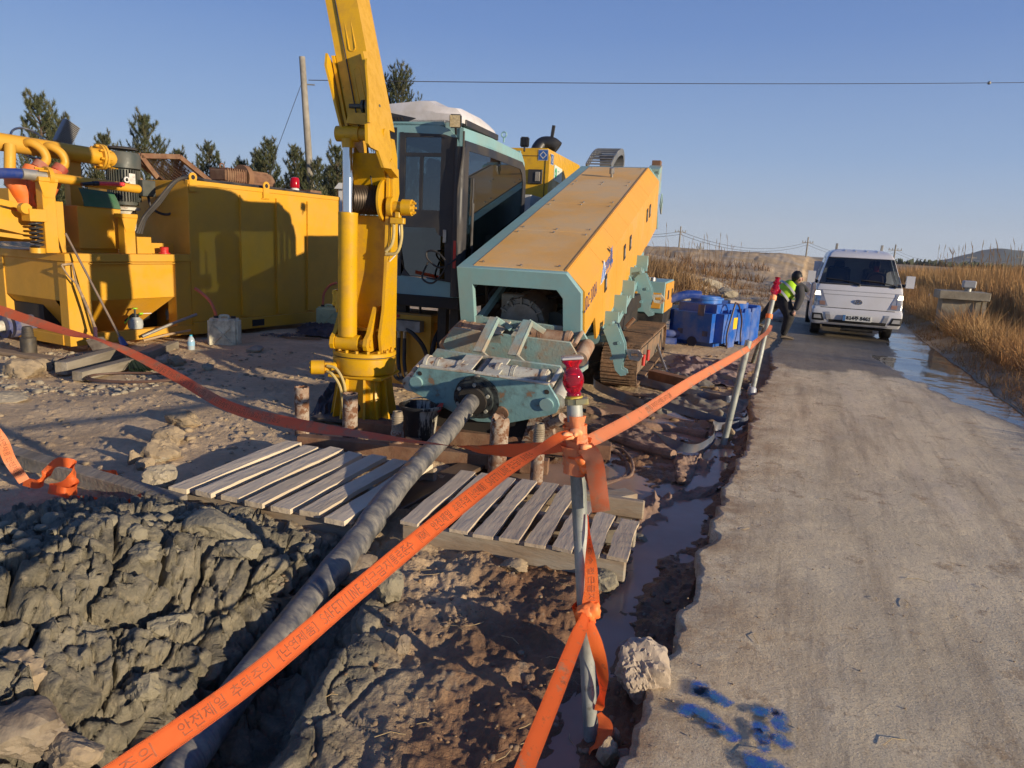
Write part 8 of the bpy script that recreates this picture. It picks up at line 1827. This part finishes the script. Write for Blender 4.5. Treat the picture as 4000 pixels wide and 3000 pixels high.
pine(2,815,575,23,'small pine standing clear above the rusty shaker',100); pine(0,230,470,22,'pine behind the grey flood light',150); pine(1,690,600,24,'pine tip just right of the mesh guard',200)
pine(2,1055,562,21,'tallest pine left of the utility pole',20); pine(0,1150,590,22,'pine just left of the utility pole foot',250); pine(1,945,640,24,'low pine left of the tallest one',300)
pine(0,1240,640,22,'pine just right of the utility pole',80); pine(1,1318,590,20,'pine with a spiky top beside the chrome cylinder',10); pine(2,1400,600,23,'dark pine behind the crane cylinder',210); pine(1,395,540,24,'low pine behind the green motor',170); pine(2,1010,600,25,'pine crowded behind the tallest one',45); pine(0,1350,640,25,'low pine behind the spiky one',120); pine(1,480,590,26,'low pine between motor and mesh guard',330)
pine(2,1190,640,26,'low pine behind the utility pole',15); pine(0,1290,660,27,'lowest pine behind the crane',190); pine(3,1560,300,24,'tall broad pine rising behind the crane boom and cab',30)
# far tree line
x=nrg.uniform(158,340,1500); y=250+nrg.uniform(0,60,1500); hh=nrg.uniform(1.2,3.0,1500)*(1+.5*perlin(x*.03,y*0,3)); V=[]
b0=[]
for xi,yi,hi in zip(x,y,hh):
    a=nrg.uniform(0,3.14); w=hi*.5; b0.append([(xi-w*math.cos(a),yi-w*math.sin(a),0),(xi+w*math.cos(a),yi+w*math.sin(a),0),(xi+.25*w,yi,hi),(xi-.25*w,yi,hi*.9)])
V=np.array(b0).reshape(-1,3); tag(pymesh('tree_line',V,np.arange(len(V)).reshape(-1,4),pm('far_trees',(.045,.055,.03),.95,var=.3,vs=.05),None,0),'dark line of far trees beyond the reeds','trees',None,'stuff')
# ================= POLES AND WIRES =================
CON=pm('concrete_pole',(.30,.275,.23),.85,var=.15,vs=3,dirt=(.17,.15,.12),da=.7,ds=2.5,bump=.003); WIRE=pm('wire_dark',(.03,.03,.035),.6)
a=P(1216,760,22.); t_=P(1180,222,22.); d=(t_-a).normalized(); bz=a-d*(a.z/d.z)
up=thing('utility_pole','tall bare concrete pole behind the container, holding a long wire','utility pole',bz.to_tuple()); MB().cyl((0,0,0),t_-bz,.125,.085,n=20).build('pole',CON,up)
q=P(1200,330,22)-bz; MB().cyl(q+Vector((-.05,0,0)),q+Vector((.22,0,0)),.02,n=8).build('wire_bracket',GREY,up)
def wire(name,pts,sag,r,label,group=None):
    out=[]; 
    for (a,b_),sg in zip(zip(pts,pts[1:]),sag): out+=[a.lerp(b_,k/16)-Vector((0,0,sg*4*(k/16)*(1-k/16))) for k in range(16)]
    out.append(pts[-1]); c=out[len(out)//2].copy(); o=MB().tube([p-c for p in out],r,5).build(name,WIRE); o.location=c; return tag(o,label,'wire',group)
wire('overhead_wire',[P(1205,313,22),P(4300,318,34)],[.10],.012,'thin wire crossing the whole sky from the bare pole to the right edge')
wire('guy_wire',[P(1183,312,22),P(1080,590,20),P(1045,730,19.5)],[0,0],.008,'thin guy wire slanting down left from the bare pole')
MB_=MB().sph((0,0,0),.07).build('wire_marker',GREY); u_=P(1205,313,22).lerp(P(4300,318,34),.80); MB_.location=(u_.x,u_.y,u_.z-.10*4*.80*.20); tag(MB_,'small round marker on the sky wire near the right edge','marker')
def far_pole(px,pytop,pyb,Y,w,label):
    t_=P(px,pytop,Y); g=Vector((t_.x,t_.y,0)); o=thing('power_pole',label,'power pole',g.to_tuple(),0,'power poles on the skyline'); MB().cyl((0,0,0),(0,0,t_.z),.16*Y/130,.12*Y/130,n=8).build('pole',CON,o)
    k=Y/130; h=t_.z
    MB().bar((-w*k,0,h-1.0*k),(w*k,0,h-1.0*k),.12*k,.12*k).build('cross_arm',CON,o)
    for x in (-w*.9,-w*.4,w*.4,w*.9): MB().cyl((x*k,0,h-1.0*k),(x*k,0,h-.65*k),.06*k,n=6).build('insulator',CON,o)
    return o,Vector((t_.x,t_.y,h-.9*k))
tops=[]
for px,pt,pb,Y,w,l in ((2660,884,960,130,1.0,'nearest power pole, above the raised end of the orange cowl'),(2737,948,970,300,.7,'tiny power pole just right of the nearest one'),(3158,926,998,170,1.0,'power pole left of the truck roof'),(3500,955,1000,240,1.2,'power pole above the truck roof'),(3799,985,1035,300,.9,'power pole in front of the far hill'),(3997,985,1040,300,.9,'power pole at the right picture edge')):
    o,t_=far_pole(px,pt,pb,Y,w,l); tops.append(t_)
GW='power lines between the skyline poles'
wire('power_line',[P(2300,890,115),tops[0],tops[2],tops[3],tops[4],tops[5]],[.8,2.2,2.5,3.,2.],.035,'thin power line running pole to pole along the skyline, upper','power lines between the skyline poles')
wire('power_line',[P(2300,896,115),tops[0]-Vector((0,0,.5)),tops[2]-Vector((0,0,.6)),tops[3]-Vector((0,0,.9)),tops[4]-Vector((0,0,1.2))],[.8,2.2,2.5,3.],.035,'thin power line running pole to pole along the skyline, lower','power lines between the skyline poles')
# ---- concrete culvert head with gate box ----
cv=thing('culvert_head','grey concrete culvert head with an overhanging slab and a small gate box, in the reeds','culvert',(P(3760,1135,17).x,P(3760,1135,17).y,0),-22)
CNC=pm('old_concrete',(.33,.29,.215),.9,var=.15,vs=2.5,dirt=(.20,.17,.12),da=.7,ds=2.2,bump=.006,bs=30)
MB().bb((-.52,-.45,.84),(.50,.45,1.03),bev=.01).build('top_slab',CNC,cv)
MB().poly([(-.40,-.55),(.38,-.55),(.36,.84),(-.42,.84)],'y',-.30,.35).build('box_wall',CNC,cv); MB().poly([(-.30,-.5),(.02,-.5),(.02,.34),(-.30,.34)],'y',-.31,-.29).build('opening',DARK,cv)
MB().poly([(-.35,.83),(-.42,.2),(-.75,-.55),(-.35,-.55)],'x',.38,.46).build('wing_wall',CNC,cv)
MB().bb((.10-.12,-.12,1.03+.08),(.10+.14,.12,1.28),bev=.02).build('gate_box',pm('gate_grey',(.32,.33,.34),.5),cv); MB().cyl((.11,0,1.03),(.11,0,1.12),.07,n=12).build('gate_pedestal',GREY,cv)
# black and white delineator posts
def deline(px,py,pyt,Y,lean,label):
    b_=GT(px-lean,py); t_=P(px,pyt,b_.y); b_=b_-(t_-b_)*.25; o=thing('marker_post',label,'marker post',b_.to_tuple(),0,'black and white marker posts in the right verge'); d=t_-b_
    for k in range(4): MB().cyl(d*(k/4),d*((k+1)/4),.028,n=10).build('band',BLKP if k%2==0 else WHT,o)
deline(3578,1148,1115,20,4,'short marker post right of the truck mirror'); deline(3635,1200,1145,16,38,'marker post leaning right in the dry grass'); deline(3638,1125,1090,24,8,'marker post behind the leaning one'); deline(3775,1120,1082,19,6,'marker post beside the gate box')
# light stones strip and side road on the left
p=MB(); 
def strip(pix,z,name,m,wpx): 
    V=[];
    for px,py,dp in pix: a=G(px,py,z);b2=G(px,py+dp,z); V+= [tuple(a),tuple(b2)]
    F=[(2*i,2*i+1,2*i+3,2*i+2) for i in range(len(pix)-1)]; o=pymesh(name,np.array(V),np.array(F),m,None,0); tag(o,kind='structure'); return o
# ---- air: thin even haze round the whole site ----
m=bpy.data.materials.new('haze_air'); m.use_nodes=True; t=m.node_tree; t.nodes.remove(t.nodes['Principled BSDF'])
v=nn(t,'ShaderNodeVolumePrincipled'); v.inputs['Color'].default_value=(.80,.87,.96,1); v.inputs['Density'].default_value=.00016; v.inputs['Anisotropy'].default_value=.1
t.links.new(v.outputs[0],t.nodes['Material Output'].inputs['Volume']); m.cycles.homogeneous_volume=True if hasattr(m.cycles,'homogeneous_volume') else None
hb_=MB().bb((-3200,-60,-4),(3200,3400,140),bev=0).build('haze',m,None,0); tag(hb_,'thin pale haze filling the air over the whole site','haze',None,'stuff')
SC.cycles.volume_bounces=0
